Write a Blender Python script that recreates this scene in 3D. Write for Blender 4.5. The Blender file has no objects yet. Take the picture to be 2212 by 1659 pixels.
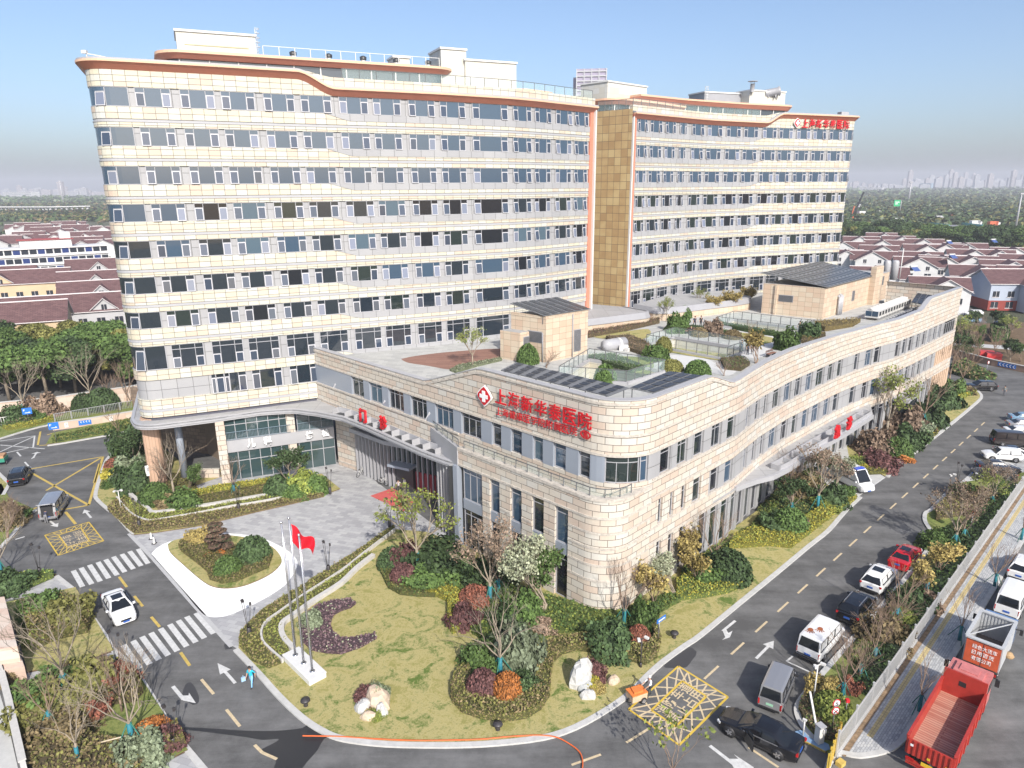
import bpy, math, random
import numpy as np
from mathutils import Vector, Matrix, Euler
random.seed(7); RNG = np.random.default_rng(7)
sc = bpy.context.scene; COL = sc.collection
PI = math.pi; R = math.radians
# ---------------------------------------------------------------- camera
F = 1502.23; PITCH = R(15.855); ROLL = R(.3839); HC = 34.36
UP = np.array([-math.sin(ROLL)*math.cos(PITCH), math.cos(ROLL)*math.cos(PITCH), math.sin(PITCH)])
FW = np.array([0, 0, -1.]); FW = FW-UP*FW.dot(UP); FW /= np.linalg.norm(FW); RT = np.cross(FW, UP)
cd = bpy.data.cameras.new('camera'); cam = bpy.data.objects.new('camera', cd); COL.objects.link(cam)
cam.matrix_world = Matrix(((RT[0], RT[1], RT[2], 0), (FW[0], FW[1], FW[2], 0), (UP[0], UP[1], UP[2], HC), (0, 0, 0, 1)))
cd.sensor_width = 36; cd.lens = F/2212*36; cd.clip_start = .5; cd.clip_end = 20000
sc.camera = cam
# ---------------------------------------------------------------- light
SUN_EL, SUN_AZ = R(36.5), math.atan2(.33, -.944)      # azimuth of the sun, clockwise from +Y
wd = bpy.data.worlds.new('World'); sc.world = wd; wd.use_nodes = True
wn = wd.node_tree; sky = wn.nodes.new('ShaderNodeTexSky'); sky.sky_type = 'NISHITA'; sky.sun_disc = False
sky.sun_elevation = SUN_EL; sky.sun_rotation = SUN_AZ; sky.air_density = .85; sky.dust_density = 2.5; sky.ozone_density = 3.0
wn.links.new(sky.outputs[0], wn.nodes['Background'].inputs[0]); wn.nodes['Background'].inputs[1].default_value = .14
sd = bpy.data.lights.new('sun', 'SUN'); sd.energy = 4.2; sd.angle = R(.53); sd.color = (1, .95, .87)
so = bpy.data.objects.new('sun', sd); COL.objects.link(so); so.location = (40, -110, 90)
sv = Vector((math.sin(SUN_AZ)*math.cos(SUN_EL), math.cos(SUN_AZ)*math.cos(SUN_EL), math.sin(SUN_EL)))
so.rotation_euler = sv.to_track_quat('Z', 'Y').to_euler()
sc.view_settings.view_transform = 'Standard'; sc.view_settings.look = 'None'
sc.view_settings.exposure = .48; sc.view_settings.gamma = 1
# ---------------------------------------------------------------- helpers: picture point on a level plane -> world
OFF = dict(D=(0, 0), TL=(0, 0), TM=(738, 0), TR=(1475, 0), ML=(0, 553), MM=(738, 553), MR=(1475, 553), BL=(0, 1106), BM=(738, 1106), BR=(1475, 1106))
def ray(x, y):
    c = np.array([(x-1106)/F, (829.5-y)/F, -1.]); return np.array([c.dot(RT), c.dot(FW), c.dot(UP)])
def cc(k, x, y): return (x, y) if k == 'D' else (x/3+OFF[k][0], y/3+OFF[k][1])
def G(k, x, y, z=0.):
    r = ray(*cc(k, x, y)); t = (z-HC)/r[2]; return Vector((r[0]*t, r[1]*t, z))
def PL(s, z=0.):            # 'BL 1,2 3,4 BM 5,6' -> list of points on the level z
    out = []; k = 'D'
    for q in s.split():
        if ',' in q: x, y = q.split(','); out.append(G(k, float(x), float(y), z))
        else: k = q
    return out
def xy(ps): return [(p[0], p[1]) for p in ps]
# ---------------------------------------------------------------- materials
MATS = {}
def mat(name, col, rough=.7, var=.0, scale=1., metal=0., spec=.5, bump=0., leaf=0., col2=None, emit=None):
    if name in MATS: return MATS[name]
    m = bpy.data.materials.new(name); m.use_nodes = True; nt = m.node_tree; b = nt.nodes['Principled BSDF']
    b.inputs['Base Color'].default_value = (*col, 1); b.inputs['Roughness'].default_value = rough
    b.inputs['Metallic'].default_value = metal; b.inputs['Specular IOR Level'].default_value = spec
    N = nt.nodes.new; L = nt.links.new
    if leaf:
        g = N('ShaderNodeNewGeometry'); o = N('ShaderNodeObjectInfo'); mx = N('ShaderNodeMix'); mx.data_type = 'RGBA'
        c2 = col2 or tuple(c*(1-leaf) for c in col)
        mx.inputs[6].default_value = (*c2, 1); mx.inputs[7].default_value = (*[min(1, c*(1+leaf*.7)) for c in col], 1)
        L(g.outputs['Random Per Island'], mx.inputs[0])
        hs = N('ShaderNodeHueSaturation'); mr = N('ShaderNodeMapRange'); mr.inputs[3].default_value = .75; mr.inputs[4].default_value = 1.25
        L(o.outputs['Random'], mr.inputs[0]); L(mr.outputs[0], hs.inputs['Value']); L(mx.outputs[2], hs.inputs['Color']); L(hs.outputs[0], b.inputs['Base Color'])
        b.inputs['Subsurface Weight'].default_value = 0
    elif var or col2:
        t = N('ShaderNodeTexCoord'); n = N('ShaderNodeTexNoise'); n.inputs['Scale'].default_value = scale; n.inputs['Detail'].default_value = 6
        n.inputs['Roughness'].default_value = .65
        rp = N('ShaderNodeValToRGB'); c2 = col2 or tuple(c*(1+var) for c in col)
        rp.color_ramp.elements[0].position = .3; rp.color_ramp.elements[1].position = .7
        rp.color_ramp.elements[0].color = (*[max(0, c*(1-var)) for c in col], 1); rp.color_ramp.elements[1].color = (*[min(1, c) for c in c2], 1)
        L(t.outputs['Object'], n.inputs['Vector']); L(n.outputs['Fac'], rp.inputs[0]); L(rp.outputs[0], b.inputs['Base Color'])
        if bump:
            bp = N('ShaderNodeBump'); bp.inputs['Strength'].default_value = bump; bp.inputs['Distance'].default_value = .05
            L(n.outputs['Fac'], bp.inputs['Height']); L(bp.outputs[0], b.inputs['Normal'])
    if emit:
        b.inputs['Emission Color'].default_value = (*col, 1); b.inputs['Emission Strength'].default_value = emit
    MATS[name] = m; return m
def brickmat(name, tones, mortar, w, h, gap=.012, off=.5, rough=.6, big=.0, coord='UV', rot=0, smooth=0.):
    """stone or metal panels in true metres: a tone per panel, thin joints"""
    if name in MATS: return MATS[name]
    m = bpy.data.materials.new(name); m.use_nodes = True; nt = m.node_tree; b = nt.nodes['Principled BSDF']
    N = nt.nodes.new; L = nt.links.new
    t = N('ShaderNodeTexCoord'); br = N('ShaderNodeTexBrick')
    br.inputs['Color1'].default_value = (0, 0, 0, 1); br.inputs['Color2'].default_value = (1, 1, 1, 1); br.inputs['Mortar'].default_value = (0, 0, 0, 1)
    br.inputs['Scale'].default_value = 1; br.inputs['Mortar Size'].default_value = gap; br.inputs['Mortar Smooth'].default_value = smooth
    br.inputs['Brick Width'].default_value = w; br.inputs['Row Height'].default_value = h; br.offset = off
    src = t.outputs[coord]
    if rot:
        mp = N('ShaderNodeMapping'); mp.inputs['Rotation'].default_value = (0, 0, rot); L(src, mp.inputs[0]); src = mp.outputs[0]
    L(src, br.inputs['Vector'])
    rp = N('ShaderNodeValToRGB'); el = rp.color_ramp.elements
    n = len(tones)
    while len(el) < n: el.new(.5)
    for i, c in enumerate(tones): el[i].position = i/(n-1); el[i].color = (*c, 1)
    ns = N('ShaderNodeTexNoise'); ns.inputs['Scale'].default_value = .6; ns.inputs['Detail'].default_value = 5
    L(src, ns.inputs['Vector'])
    md = N('ShaderNodeMath'); md.operation = 'MULTIPLY_ADD'; md.inputs[1].default_value = .7+big; md.inputs[2].default_value = -.35-big/2
    ad = N('ShaderNodeMath'); ad.operation = 'ADD'; ad.use_clamp = True
    L(ns.outputs['Fac'], md.inputs[0]); L(br.outputs['Color'], ad.inputs[0]); L(md.outputs[0], ad.inputs[1]); L(ad.outputs[0], rp.inputs[0])
    mx = N('ShaderNodeMix'); mx.data_type = 'RGBA'; mx.inputs[7].default_value = (*mortar, 1)
    L(br.outputs['Fac'], mx.inputs[0]); L(rp.outputs[0], mx.inputs[6]); L(mx.outputs[2], b.inputs['Base Color'])
    b.inputs['Roughness'].default_value = rough
    bp = N('ShaderNodeBump'); bp.inputs['Strength'].default_value = .4; bp.inputs['Distance'].default_value = .02; bp.invert = True
    L(br.outputs['Fac'], bp.inputs['Height']); L(bp.outputs[0], b.inputs['Normal'])
    MATS[name] = m; return m
def glassmat(name, col, ior=1.9, rough=.03):
    m = mat(name, col, rough); m.node_tree.nodes['Principled BSDF'].inputs['IOR'].default_value = ior; return m
# ---------------------------------------------------------------- mesh collector
class MB:
    def __init__(s): s.v = []; s.f = []; s.m = []; s.uv = []; s.smooth = set()
    def face(s, pts, m=0, uv=None):
        i = len(s.v); s.v += [tuple(p) for p in pts]; s.f.append(tuple(range(i, i+len(pts)))); s.m.append(m)
        if uv is None:
            p0, p1, p2 = Vector(pts[0]), Vector(pts[1]), Vector(pts[2]); n = (p1-p0).cross(p2-p0)
            if n.length > 0: n.normalize()
            if abs(n.z) > .8: uv = [(p[0], p[1]) for p in pts]
            else:
                t = Vector((-n.y, n.x, 0)); t = t.normalized() if t.length > 1e-6 else Vector((1, 0, 0))
                uv = [(Vector(p).dot(t), p[2]) for p in pts]
        s.uv.append(uv)
    def box(s, c, d, rz=0, m=0, M=None):
        M = M or (Matrix.Translation(c) @ Matrix.Rotation(rz, 4, 'Z'))
        x, y, z = d[0]/2, d[1]/2, d[2]/2
        P = [M @ Vector(q) for q in ((-x, -y, -z), (x, -y, -z), (x, y, -z), (-x, y, -z), (-x, -y, z), (x, -y, z), (x, y, z), (-x, y, z))]
        for q in ((0, 1, 5, 4), (1, 2, 6, 5), (2, 3, 7, 6), (3, 0, 4, 7), (4, 5, 6, 7), (3, 2, 1, 0)): s.face([P[i] for i in q], m)
        return s
    def bar(s, a, b, w, h, m=0):       # box from a to b, w wide, h high (h along the most upright direction)
        a, b = Vector(a), Vector(b); d = b-a; L = d.length
        if L < 1e-6: return s
        z = Vector((0, 0, 1)) if abs(d.normalized().z) < .95 else Vector((1, 0, 0))
        X = d.normalized(); Y = z.cross(X).normalized(); Z = X.cross(Y)
        M = Matrix((( X.x, Y.x, Z.x, (a.x+b.x)/2), (X.y, Y.y, Z.y, (a.y+b.y)/2), (X.z, Y.z, Z.z, (a.z+b.z)/2), (0, 0, 0, 1)))
        return s.box(None, (L, w, h), m=m, M=M)
    def tube(s, a, b, r0, r1=None, n=8, m=0, cap=True, smooth=True):
        a, b = Vector(a), Vector(b); r1 = r0 if r1 is None else r1; d = (b-a)
        if d.length < 1e-6: return s
        X = d.normalized(); u = X.orthogonal().normalized(); w = X.cross(u)
        i0 = len(s.v)
        for p, r in ((a, r0), (b, r1)):
            for k in range(n):
                q = p+(u*math.cos(2*PI*k/n)+w*math.sin(2*PI*k/n))*r; s.v.append(tuple(q))
        for k in range(n):
            j = (k+1) % n; 
            if smooth: s.smooth.add(len(s.f))
            s.f.append((i0+k, i0+j, i0+n+j, i0+n+k)); s.m.append(m); s.uv.append([(k/n, 0), ((k+1)/n, 0), ((k+1)/n, d.length), (k/n, d.length)])
        if cap:
            s.f.append(tuple(range(i0+n, i0+2*n))); s.m.append(m); s.uv.append([(0, 0)]*n)
            s.f.append(tuple(range(i0+n-1, i0-1, -1))); s.m.append(m); s.uv.append([(0, 0)]*n)
        return s
    def prism(s, poly, z0, z1, m=0, ms=None, bottom=False):
        a = sum(poly[i][0]*poly[(i+1) % len(poly)][1]-poly[(i+1) % len(poly)][0]*poly[i][1] for i in range(len(poly)))
        if a < 0: poly = poly[::-1]
        ms = m if ms is None else ms; n = len(poly); u = 0
        s.face([(p[0], p[1], z1) for p in poly], m)
        if bottom: s.face([(p[0], p[1], z0) for p in poly[::-1]], m)
        for i in range(n):
            p, q = poly[i], poly[(i+1) % n]; l = math.hypot(q[0]-p[0], q[1]-p[1])
            s.face([(p[0], p[1], z0), (q[0], q[1], z0), (q[0], q[1], z1), (p[0], p[1], z1)], ms, [(u, z0), (u+l, z0), (u+l, z1), (u, z1)]); u += l
        return s
    def lathe(s, prof, c=(0, 0, 0), n=16, m=0, axis=None):
        i0 = len(s.v); c = Vector(c)
        for r, z in prof:
            for k in range(n):
                q = Vector((r*math.cos(2*PI*k/n), r*math.sin(2*PI*k/n), z))
                if axis is not None: q = axis @ q
                s.v.append(tuple(c+q))
        for j in range(len(prof)-1):
            for k in range(n):
                k2 = (k+1) % n; s.smooth.add(len(s.f)); s.f.append((i0+j*n+k, i0+j*n+k2, i0+(j+1)*n+k2, i0+(j+1)*n+k)); s.m.append(m)
                s.uv.append([(k/n, prof[j][1]), ((k+1)/n, prof[j][1]), ((k+1)/n, prof[j+1][1]), (k/n, prof[j+1][1])])
        return s
    def strip(s, A, B, m=0, smooth=False):     # quads between two polylines
        for i in range(len(A)-1):
            if smooth: s.smooth.add(len(s.f))
            s.face([A[i], A[i+1], B[i+1], B[i]], m)
        return s
    def mesh(s, name, mats):
        me = bpy.data.meshes.new(name); me.from_pydata(s.v, [], s.f)
        for q in mats: me.materials.append(q)
        if s.f:
            me.polygons.foreach_set('material_index', s.m)
            sm = np.zeros(len(s.f), bool); sm[list(s.smooth)] = True; me.polygons.foreach_set('use_smooth', sm)
            uvl = me.uv_layers.new(name='UVMap'); fl = [c for u in s.uv for q in u for c in q]; uvl.data.foreach_set('uv', fl)
        me.update(); return me
    def build(s, name, mats, parent=None, loc=None):
        if not isinstance(mats, (list, tuple)): mats = [mats]
        return link(bpy.data.objects.new(name, s.mesh(name, mats)), parent, loc)
WORLD = {}
def link(o, parent=None, loc=None):
    COL.objects.link(o)
    if parent is not None:
        o.parent = parent; r = parent
        while r.parent: r = r.parent
        if r.name in WORLD and parent is r: o.matrix_parent_inverse = Matrix.Translation(-r.location)
    if loc is not None: o.location = loc
    return o
def tag(o, label=None, cat=None, group=None, kind=None):
    if label: o['label'] = label
    if cat: o['category'] = cat
    if group: o['group'] = group
    if kind: o['kind'] = kind
    return o
def thing(name, label, cat, loc=(0, 0, 0), rz=0, group=None, world=False):
    o = bpy.data.objects.new(name, None); COL.objects.link(o); o.location = loc; o.rotation_euler = (0, 0, rz); o.empty_display_size = .3
    if world: WORLD[o.name] = 1
    return tag(o, label, cat, group)
def struct(o): o['kind'] = 'structure'; return o
def dup(o, loc, rz=0, label=None, scale=None, group=None, parent=None):
    c = o.copy(); COL.objects.link(c)
    if parent is None:
        c.location = loc; c.rotation_euler = (0, 0, rz)
        if scale is not None: c.scale = (scale,)*3 if not isinstance(scale, tuple) else scale
        if label: c['label'] = label
        if group: c['group'] = group
    else: c.parent = parent
    for ch in o.children: dup(ch, None, parent=c)
    return c
# ---------------------------------------------------------------- plan paths
def fillet(pts, rad, n=7):
    out = [Vector((*pts[0][:2], 0))]
    for i in range(1, len(pts)-1):
        a, b, c = [Vector((*pts[j][:2], 0)) for j in (i-1, i, i+1)]; r = rad[i] if isinstance(rad, (list, tuple)) else rad
        u, w = (a-b).normalized(), (c-b).normalized(); ang = u.angle(w)
        if r <= 0 or abs(PI-ang) < .02: out.append(b); continue
        d = min(r/math.tan(ang/2), (a-b).length*.48, (c-b).length*.48); r2 = d*math.tan(ang/2)
        ce = b+(u+w).normalized()*(r2/math.sin(ang/2)); p, q = b+u*d, b+w*d
        v0, v1 = p-ce, q-ce; tot = v0.angle(v1); sg = 1 if v0.cross(v1).z > 0 else -1
        k = max(2, int(n*max(.4, tot/1.2)))
        for j in range(k+1):
            out.append(ce+Matrix.Rotation(sg*tot*j/k, 3, 'Z') @ v0)
    out.append(Vector((*pts[-1][:2], 0))); return out
class Path:
    def __init__(s, pts):
        s.p = [Vector((q[0], q[1], 0)) for q in pts]; s.s = [0.]
        for i in range(1, len(s.p)): s.s.append(s.s[-1]+(s.p[i]-s.p[i-1]).length)
        s.L = s.s[-1]
        nn = []
        for i in range(len(s.p)-1):
            t = (s.p[i+1]-s.p[i]).normalized(); nn.append(Vector((t.y, -t.x, 0)))
        s.n = []
        for i in range(len(s.p)):
            a = nn[max(0, i-1)]; b = nn[min(len(nn)-1, i)]; v = (a+b).normalized(); s.n.append(v/max(.5, v.dot(a)))
    def at(s, u):
        u = min(max(u, 0), s.L); i = 0
        while i < len(s.s)-2 and s.s[i+1] < u: i += 1
        f = (u-s.s[i])/(s.s[i+1]-s.s[i]); return s.p[i].lerp(s.p[i+1], f), s.n[i].lerp(s.n[i+1], f)
    def pt(s, u, off=0, z=0):
        p, n = s.at(u); q = p+n*off; q.z = z; return q
    def near(s, x, y):                      # arc length nearest to a point
        best = (1e9, 0); q = Vector((x, y, 0))
        for i in range(len(s.p)-1):
            d = s.p[i+1]-s.p[i]; f = min(1, max(0, (q-s.p[i]).dot(d)/d.length_squared)); e = (q-s.p[i]-d*f).length
            if e < best[0]: best = (e, s.s[i]+f*d.length)
        return best[1]
    def cuts(s, a, b, step=None):
        u = [a]+[x for x in s.s if a+.02 < x < b-.02]+[b]
        if step:
            o = []
            for i in range(len(u)-1):
                k = max(1, int(math.ceil((u[i+1]-u[i])/step))); o += [u[i]+(u[i+1]-u[i])*j/k for j in range(k)]
            u = o+[b]
        return u
def slab(mb, P, a, b, o0, o1, z0, z1, m=0, step=None, caps=True, mt=None, back=False, o1top=None):
    """a piece of cladding along a path: front at offset o1 (o1top at its top), running back to o0; z may be functions of arc length"""
    f0 = z0 if callable(z0) else (lambda u: z0); f1 = z1 if callable(z1) else (lambda u: z1); mt = m if mt is None else mt
    ot = o1 if o1top is None else o1top
    us = P.cuts(a, b, step)
    for i in range(len(us)-1):
        u, w = us[i], us[i+1]
        A, B, C, D = P.pt(u, o1, f0(u)), P.pt(w, o1, f0(w)), P.pt(w, ot, f1(w)), P.pt(u, ot, f1(u))
        mb.face([A, B, C, D], m, [(u, f0(u)), (w, f0(w)), (w, f1(w)), (u, f1(u))])
        E, Fq, H, I = P.pt(u, o0, f0(u)), P.pt(w, o0, f0(w)), P.pt(w, o0, f1(w)), P.pt(u, o0, f1(u))
        mb.face([D, C, H, I], mt); mb.face([E, Fq, B, A], m)
        if back: mb.face([Fq, E, I, H], m, [(w, f0(w)), (u, f0(u)), (u, f1(u)), (w, f1(w))])
    if caps:
        for u, r in ((a, 0), (b, 1)):
            q = [P.pt(u, o0, f0(u)), P.pt(u, o1, f0(u)), P.pt(u, ot, f1(u)), P.pt(u, o0, f1(u))]
            mb.face(q[::-1] if r else q, m)
    return mb
# ================================================================ GROUND
def sheet(name, poly, z, m, parent=None):
    mb = MB(); mb.face([(p[0], p[1], z) for p in poly]); return struct(mb.build(name, m, parent))
def plate(name, poly, z1, m, ms=None, z0=-.05):
    mb = MB(); mb.prism(xy(poly), z0, z1, 0, 1 if ms else 0); return struct(mb.build(name, [m, ms] if ms else m))
def smooth(ps, n=4):                        # Catmull-Rom through points
    ps = [Vector(p) for p in ps]; o = []
    for i in range(len(ps)-1):
        a = ps[max(0, i-1)]; b = ps[i]; c = ps[i+1]; d = ps[min(len(ps)-1, i+2)]
        for j in range(n):
            t = j/n; o.append(.5*((2*b)+(c-a)*t+(2*a-5*b+4*c-d)*t*t+(3*b-a-3*c+d)*t**3))
    return o+[ps[-1]]
def ribbon(name, ps, w, z0, z1, m, side=0):  # a raised strip along points; side -1/1 puts it wholly left/right
    P = Path(ps); mb = MB(); slab(mb, P, 0, P.L, (-w/2 if side == 0 else (0 if side > 0 else -w)), (w/2 if side == 0 else (w if side > 0 else 0)), z0, z1, back=True); return struct(mb.build(name, m))
def asphalt(name, base, wet=None):
    m = bpy.data.materials.new(name); m.use_nodes = True; nt = m.node_tree; b = nt.nodes['Principled BSDF']; N = nt.nodes.new; L = nt.links.new
    t = N('ShaderNodeTexCoord'); mp = N('ShaderNodeMapping'); mp.inputs['Rotation'].default_value = (0, 0, -.78); mp.inputs['Scale'].default_value = (.07, .45, 1)
    a = N('ShaderNodeTexNoise'); a.inputs['Scale'].default_value = 1; a.inputs['Detail'].default_value = 8; a.inputs['Roughness'].default_value = .7
    c = N('ShaderNodeTexNoise'); c.inputs['Scale'].default_value = .35; c.inputs['Detail'].default_value = 9; c.inputs['Roughness'].default_value = .75
    d = N('ShaderNodeTexNoise'); d.inputs['Scale'].default_value = 22; d.inputs['Detail'].default_value = 3
    L(t.outputs['Object'], mp.inputs[0]); L(mp.outputs[0], a.inputs['Vector']); L(t.outputs['Object'], c.inputs['Vector']); L(t.outputs['Object'], d.inputs['Vector'])
    s1 = N('ShaderNodeMath'); s1.operation = 'ADD'; L(a.outputs['Fac'], s1.inputs[0]); L(c.outputs['Fac'], s1.inputs[1])
    s2 = N('ShaderNodeMath'); s2.operation = 'MULTIPLY_ADD'; s2.inputs[1].default_value = .35; L(d.outputs['Fac'], s2.inputs[0]); L(s1.outputs[0], s2.inputs[2])
    rp = N('ShaderNodeValToRGB'); e = rp.color_ramp.elements; e[0].position = .62; e[1].position = .95
    mr = N('ShaderNodeMath'); mr.operation = 'MULTIPLY'; mr.inputs[1].default_value = .62; L(s2.outputs[0], mr.inputs[0])
    e[0].color = (*[q*.62 for q in base], 1); e[1].color = (*[q*1.42 for q in base], 1)
    L(mr.outputs[0], rp.inputs[0]); L(rp.outputs[0], b.inputs['Base Color']); b.inputs['Roughness'].default_value = .85; b.inputs['Specular IOR Level'].default_value = .3
    return m
def grassmat(name, c1, c2, c3):
    m = bpy.data.materials.new(name); m.use_nodes = True; nt = m.node_tree; b = nt.nodes['Principled BSDF']; N = nt.nodes.new; L = nt.links.new
    t = N('ShaderNodeTexCoord'); a = N('ShaderNodeTexNoise'); a.inputs['Scale'].default_value = .55; a.inputs['Detail'].default_value = 7; a.inputs['Roughness'].default_value = .62; a.inputs['Distortion'].default_value = .9
    d = N('ShaderNodeTexNoise'); d.inputs['Scale'].default_value = 5.5; d.inputs['Detail'].default_value = 6; d.inputs['Roughness'].default_value = .8
    L(t.outputs['Object'], a.inputs['Vector']); L(t.outputs['Object'], d.inputs['Vector'])
    s = N('ShaderNodeMath'); s.operation = 'MULTIPLY_ADD'; s.inputs[1].default_value = .7; L(d.outputs['Fac'], s.inputs[0]); L(a.outputs['Fac'], s.inputs[2])
    rp = N('ShaderNodeValToRGB'); e = rp.color_ramp.elements; e[0].position = .68; e[1].position = 1.02; e.new(.86)
    e[0].color = (*c1, 1); e[1].color = (*c2, 1); e[2].color = (*c3, 1)
    L(s.outputs[0], rp.inputs[0]); L(rp.outputs[0], b.inputs['Base Color']); b.inputs['Roughness'].default_value = .95; b.inputs['Specular IOR Level'].default_value = .1
    bp = N('ShaderNodeBump'); bp.inputs['Strength'].default_value = .6; bp.inputs['Distance'].default_value = .08; L(d.outputs['Fac'], bp.inputs['Height']); L(bp.outputs[0], b.inputs['Normal'])
    return m
M_ASPH = asphalt('asphalt', (.132, .131, .130)); M_ROAD2 = asphalt('road_asphalt', (.145, .144, .142))
M_LAWN = grassmat('lawn_grass', (.10, .15, .035), (.40, .345, .16), (.26, .245, .085))
M_GREEN = grassmat('green_grass', (.09, .13, .035), (.22, .24, .08), (.14, .18, .05))
M_KERB = mat('kerb_stone', (.46, .455, .44), .8, .12, 2.); M_PAVE = brickmat('plaza_stone', [(.30, .30, .31), (.36, .36, .37), (.42, .42, .42)], (.2, .2, .2), .9, .45, .008, rough=.75, rot=.3, big=.5)
M_WHITEP = mat('white_paving', (.80, .80, .79), .7); M_YEL = mat('yellow_paint', (.48, .35, .09), .7, .2, 3.); M_YELB = mat('bright_yellow_paint', (.55, .38, .05), .7, .12, 3.); M_WHT = mat('white_paint', (.52, .52, .51), .7, .18, 4.); M_FADE = mat('worn_paint', (.52, .42, .27), .8, .2, 4.)
M_PAVE2 = brickmat('sidewalk_tiles', [(.30, .31, .32), (.40, .41, .42), (.47, .47, .46)], (.22, .22, .22), .3, .15, .012, rough=.85, rot=-.785, big=.6)
M_TACT = brickmat('tactile_tiles', [(.45, .36, .17), (.55, .44, .22)], (.3, .25, .15), .3, .3, .02, off=0, rough=.85, rot=-.785)
M_SOIL = mat('bare_soil', (.13, .085, .045), .95, .45, 1.5, bump=.6)
gm = mat('field_ground', (.052, .072, .035), .95, .5, .02, col2=(.13, .125, .07))
sheet('ground', [(-9000, -300), (9000, -300), (9000, 12000), (-9000, 12000)], -.3, gm)
FA, FB = G('BR', 1030, 1540), G('MR', 2212, 1490); FD = (FB-FA).normalized(); FN = Vector((FD.y, -FD.x, 0))     # fence line
fl = lambda a, o=0, z=0: FA+FD*a+FN*o+Vector((0, 0, z))
sheet('asphalt_road', [(-75, 5), (18, 5), *xy([fl(-9, 3), fl(0, .6), fl(95, .6), (140, 215, 0), (20, 260, 0)]), (-130, 190), (-105, 104), (-80, 60), (-60, 25)], 0, M_ASPH)
sheet('public_road', [(18, 5), (90, 5), (170, 90), *xy([fl(120, .6), fl(0, .6), fl(-9, 3)])], -.004, M_ROAD2)
# plaza, round island
sheet('plaza_paving', xy(PL('BL 850,140 1000,295 1240,590 1445,835 1545,890 1560,800 1700,660 BM 340,105'))+[(-5, 62), (-18, 80), (-26, 86.5)]+xy(PL('ML 2000,1360 BL 1500,-120')), .006, M_PAVE)
ribbon('kerb', PL('BL 835,140 990,300 1250,595 1500,872'), .35, -.02, .012, mat('flush_kerb', (.40, .40, .40), .8, .1, 3.))
plate('white_paving', smooth(PL('BL 978,275 1015,235 1090,195 1210,165 1350,138 1500,140 1680,165 1840,235 1925,315 1905,395 1840,480 1700,570 1520,655 1430,680 1350,676 1290,635 1140,455 978,275', 0)), .012, M_WHITEP)
ISL = smooth(PL('BL 1088,215 1130,188 1240,166 1370,152 1510,158 1650,182 1765,232 1822,300 1812,350 1740,412 1600,475 1480,497 1380,486 1300,440 1190,345 1105,265 1088,215'))
plate('round_lawn', ISL, .1, M_LAWN, M_SOIL)
# main lawn with its kerb
KA = PL('BL 1545,888 1640,985 1720,1070 1800,1160 1900,1260 2000,1345 2100,1408 2200,1452 BM 130,1478 300,1494 500,1500 750,1500 1000,1488 1300,1452 1500,1388 1700,1278 1850,1172 1950,1072 2060,972 2212,862 BR 100,795 350,590 600,388 800,222 930,118 MR 1035,1658 1137,1562')
KAs = smooth(KA, 3)
LAWN_A = list(KAs)+[Vector((33, 76, 0)), Vector((24, 66.5, 0)), Vector((13, 56, 0)), Vector((4, 56, 0)), Vector((-9, 65, 0))]+PL('BM 350,118 180,230 0,345 BL 2100,420 1800,610 1650,735 1560,830')
plate('lawn', LAWN_A, .1, M_LAWN, M_SOIL)
ribbon('kerb', KAs, .42, -.03, .13, M_KERB, 1)
KB = smooth(PL('MR 1312,1432 1420,1330 1640,1158 1800,1030 1900,945 1925,915 1915,890 1880,862 1800,835 1720,815'), 3)
plate('lawn', list(KB)+[Vector((70, 118, 0)), Vector((45, 92, 0))]+PL('MR 1010,1270'), .1, M_LAWN, M_SOIL)
ribbon('kerb', KB, .42, -.03, .13, M_KERB, 1)
sheet('driveway', PL('MR 1140,1560 1310,1430 1080,1210 820,1330'), .006, mat('concrete_paving', (.44, .44, .43), .85, .1, 1.5))
sheet('entrance_paving', [(33, 76.5), (38, 73)]+xy(PL('MR 1110,1480 1060,1225'))+[(52, 92), (46, 92)], .118, mat('concrete_paving', (.5, .5, .5)))
# left planting island beside the tower corner
KC = smooth(PL('ML 905,1122 780,1235 700,1302 660,1372 608,1540 622,1592 700,1660 BL 722,5 832,132 868,150'), 3)
LAWN_C = list(KC)+PL('BL 1000,138 1300,92 1650,6 ML 2000,1585 2205,1512 2060,1395')+[Vector((-27, 84.5, 0)), Vector((-35, 82, 0)), Vector((-41, 82, 0)), Vector((-50, 92, 0))]
plate('lawn', LAWN_C, .1, M_LAWN, M_SOIL)
ribbon('kerb', KC, .42, -.03, .13, M_KERB, -1)
sheet('pavement', PL('ML 1290,1515 1500,1490 2200,1400 2195,1340 1480,1420 1250,1500'), .115, M_PAVE)
# left lawns by the gate
plate('lawn', PL('BL 490,492 740,900 600,950 180,1042 130,850 40,590'), .1, M_LAWN, M_SOIL)
plate('lawn', PL('BL 870,1012 1218,1548 1010,1650 900,1720 230,1720 130,1220 250,1160 480,1118'), .1, M_GREEN, M_SOIL)
sheet('pavement', PL('BL 40,575 370,412 480,490 490,492'), .008, M_PAVE)
sheet('pavement', PL('BL 75,1120 180,1045 600,955 745,903 875,1010 740,1038 480,1122 130,1222'), .008, M_PAVE)
sheet('pavement', PL('BL 1222,1550 1345,1660 1390,1720 900,1720 1010,1655'), .008, M_PAVE)
ribbon('kerb', PL('BL 380,410 480,488 560,600 700,800 745,880 880,1000 1010,1200 1150,1430 1345,1660 1400,1720'), .4, -.03, .06, M_KERB, 1)
sheet('outer_pavement', PL('BL -300,980 0,1180 30,1280 130,1720 -400,1720'), .02, mat('concrete_paving', (.5, .5, .5)))
plate('lawn', PL('BL 0,570 40,560 365,408 200,395 60,400 -60,430'), .12, M_GREEN, M_SOIL)
KD = smooth(PL('BL -60,300 60,175 130,90 155,35 240,-5 ML 0,1620'), 3)
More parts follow.
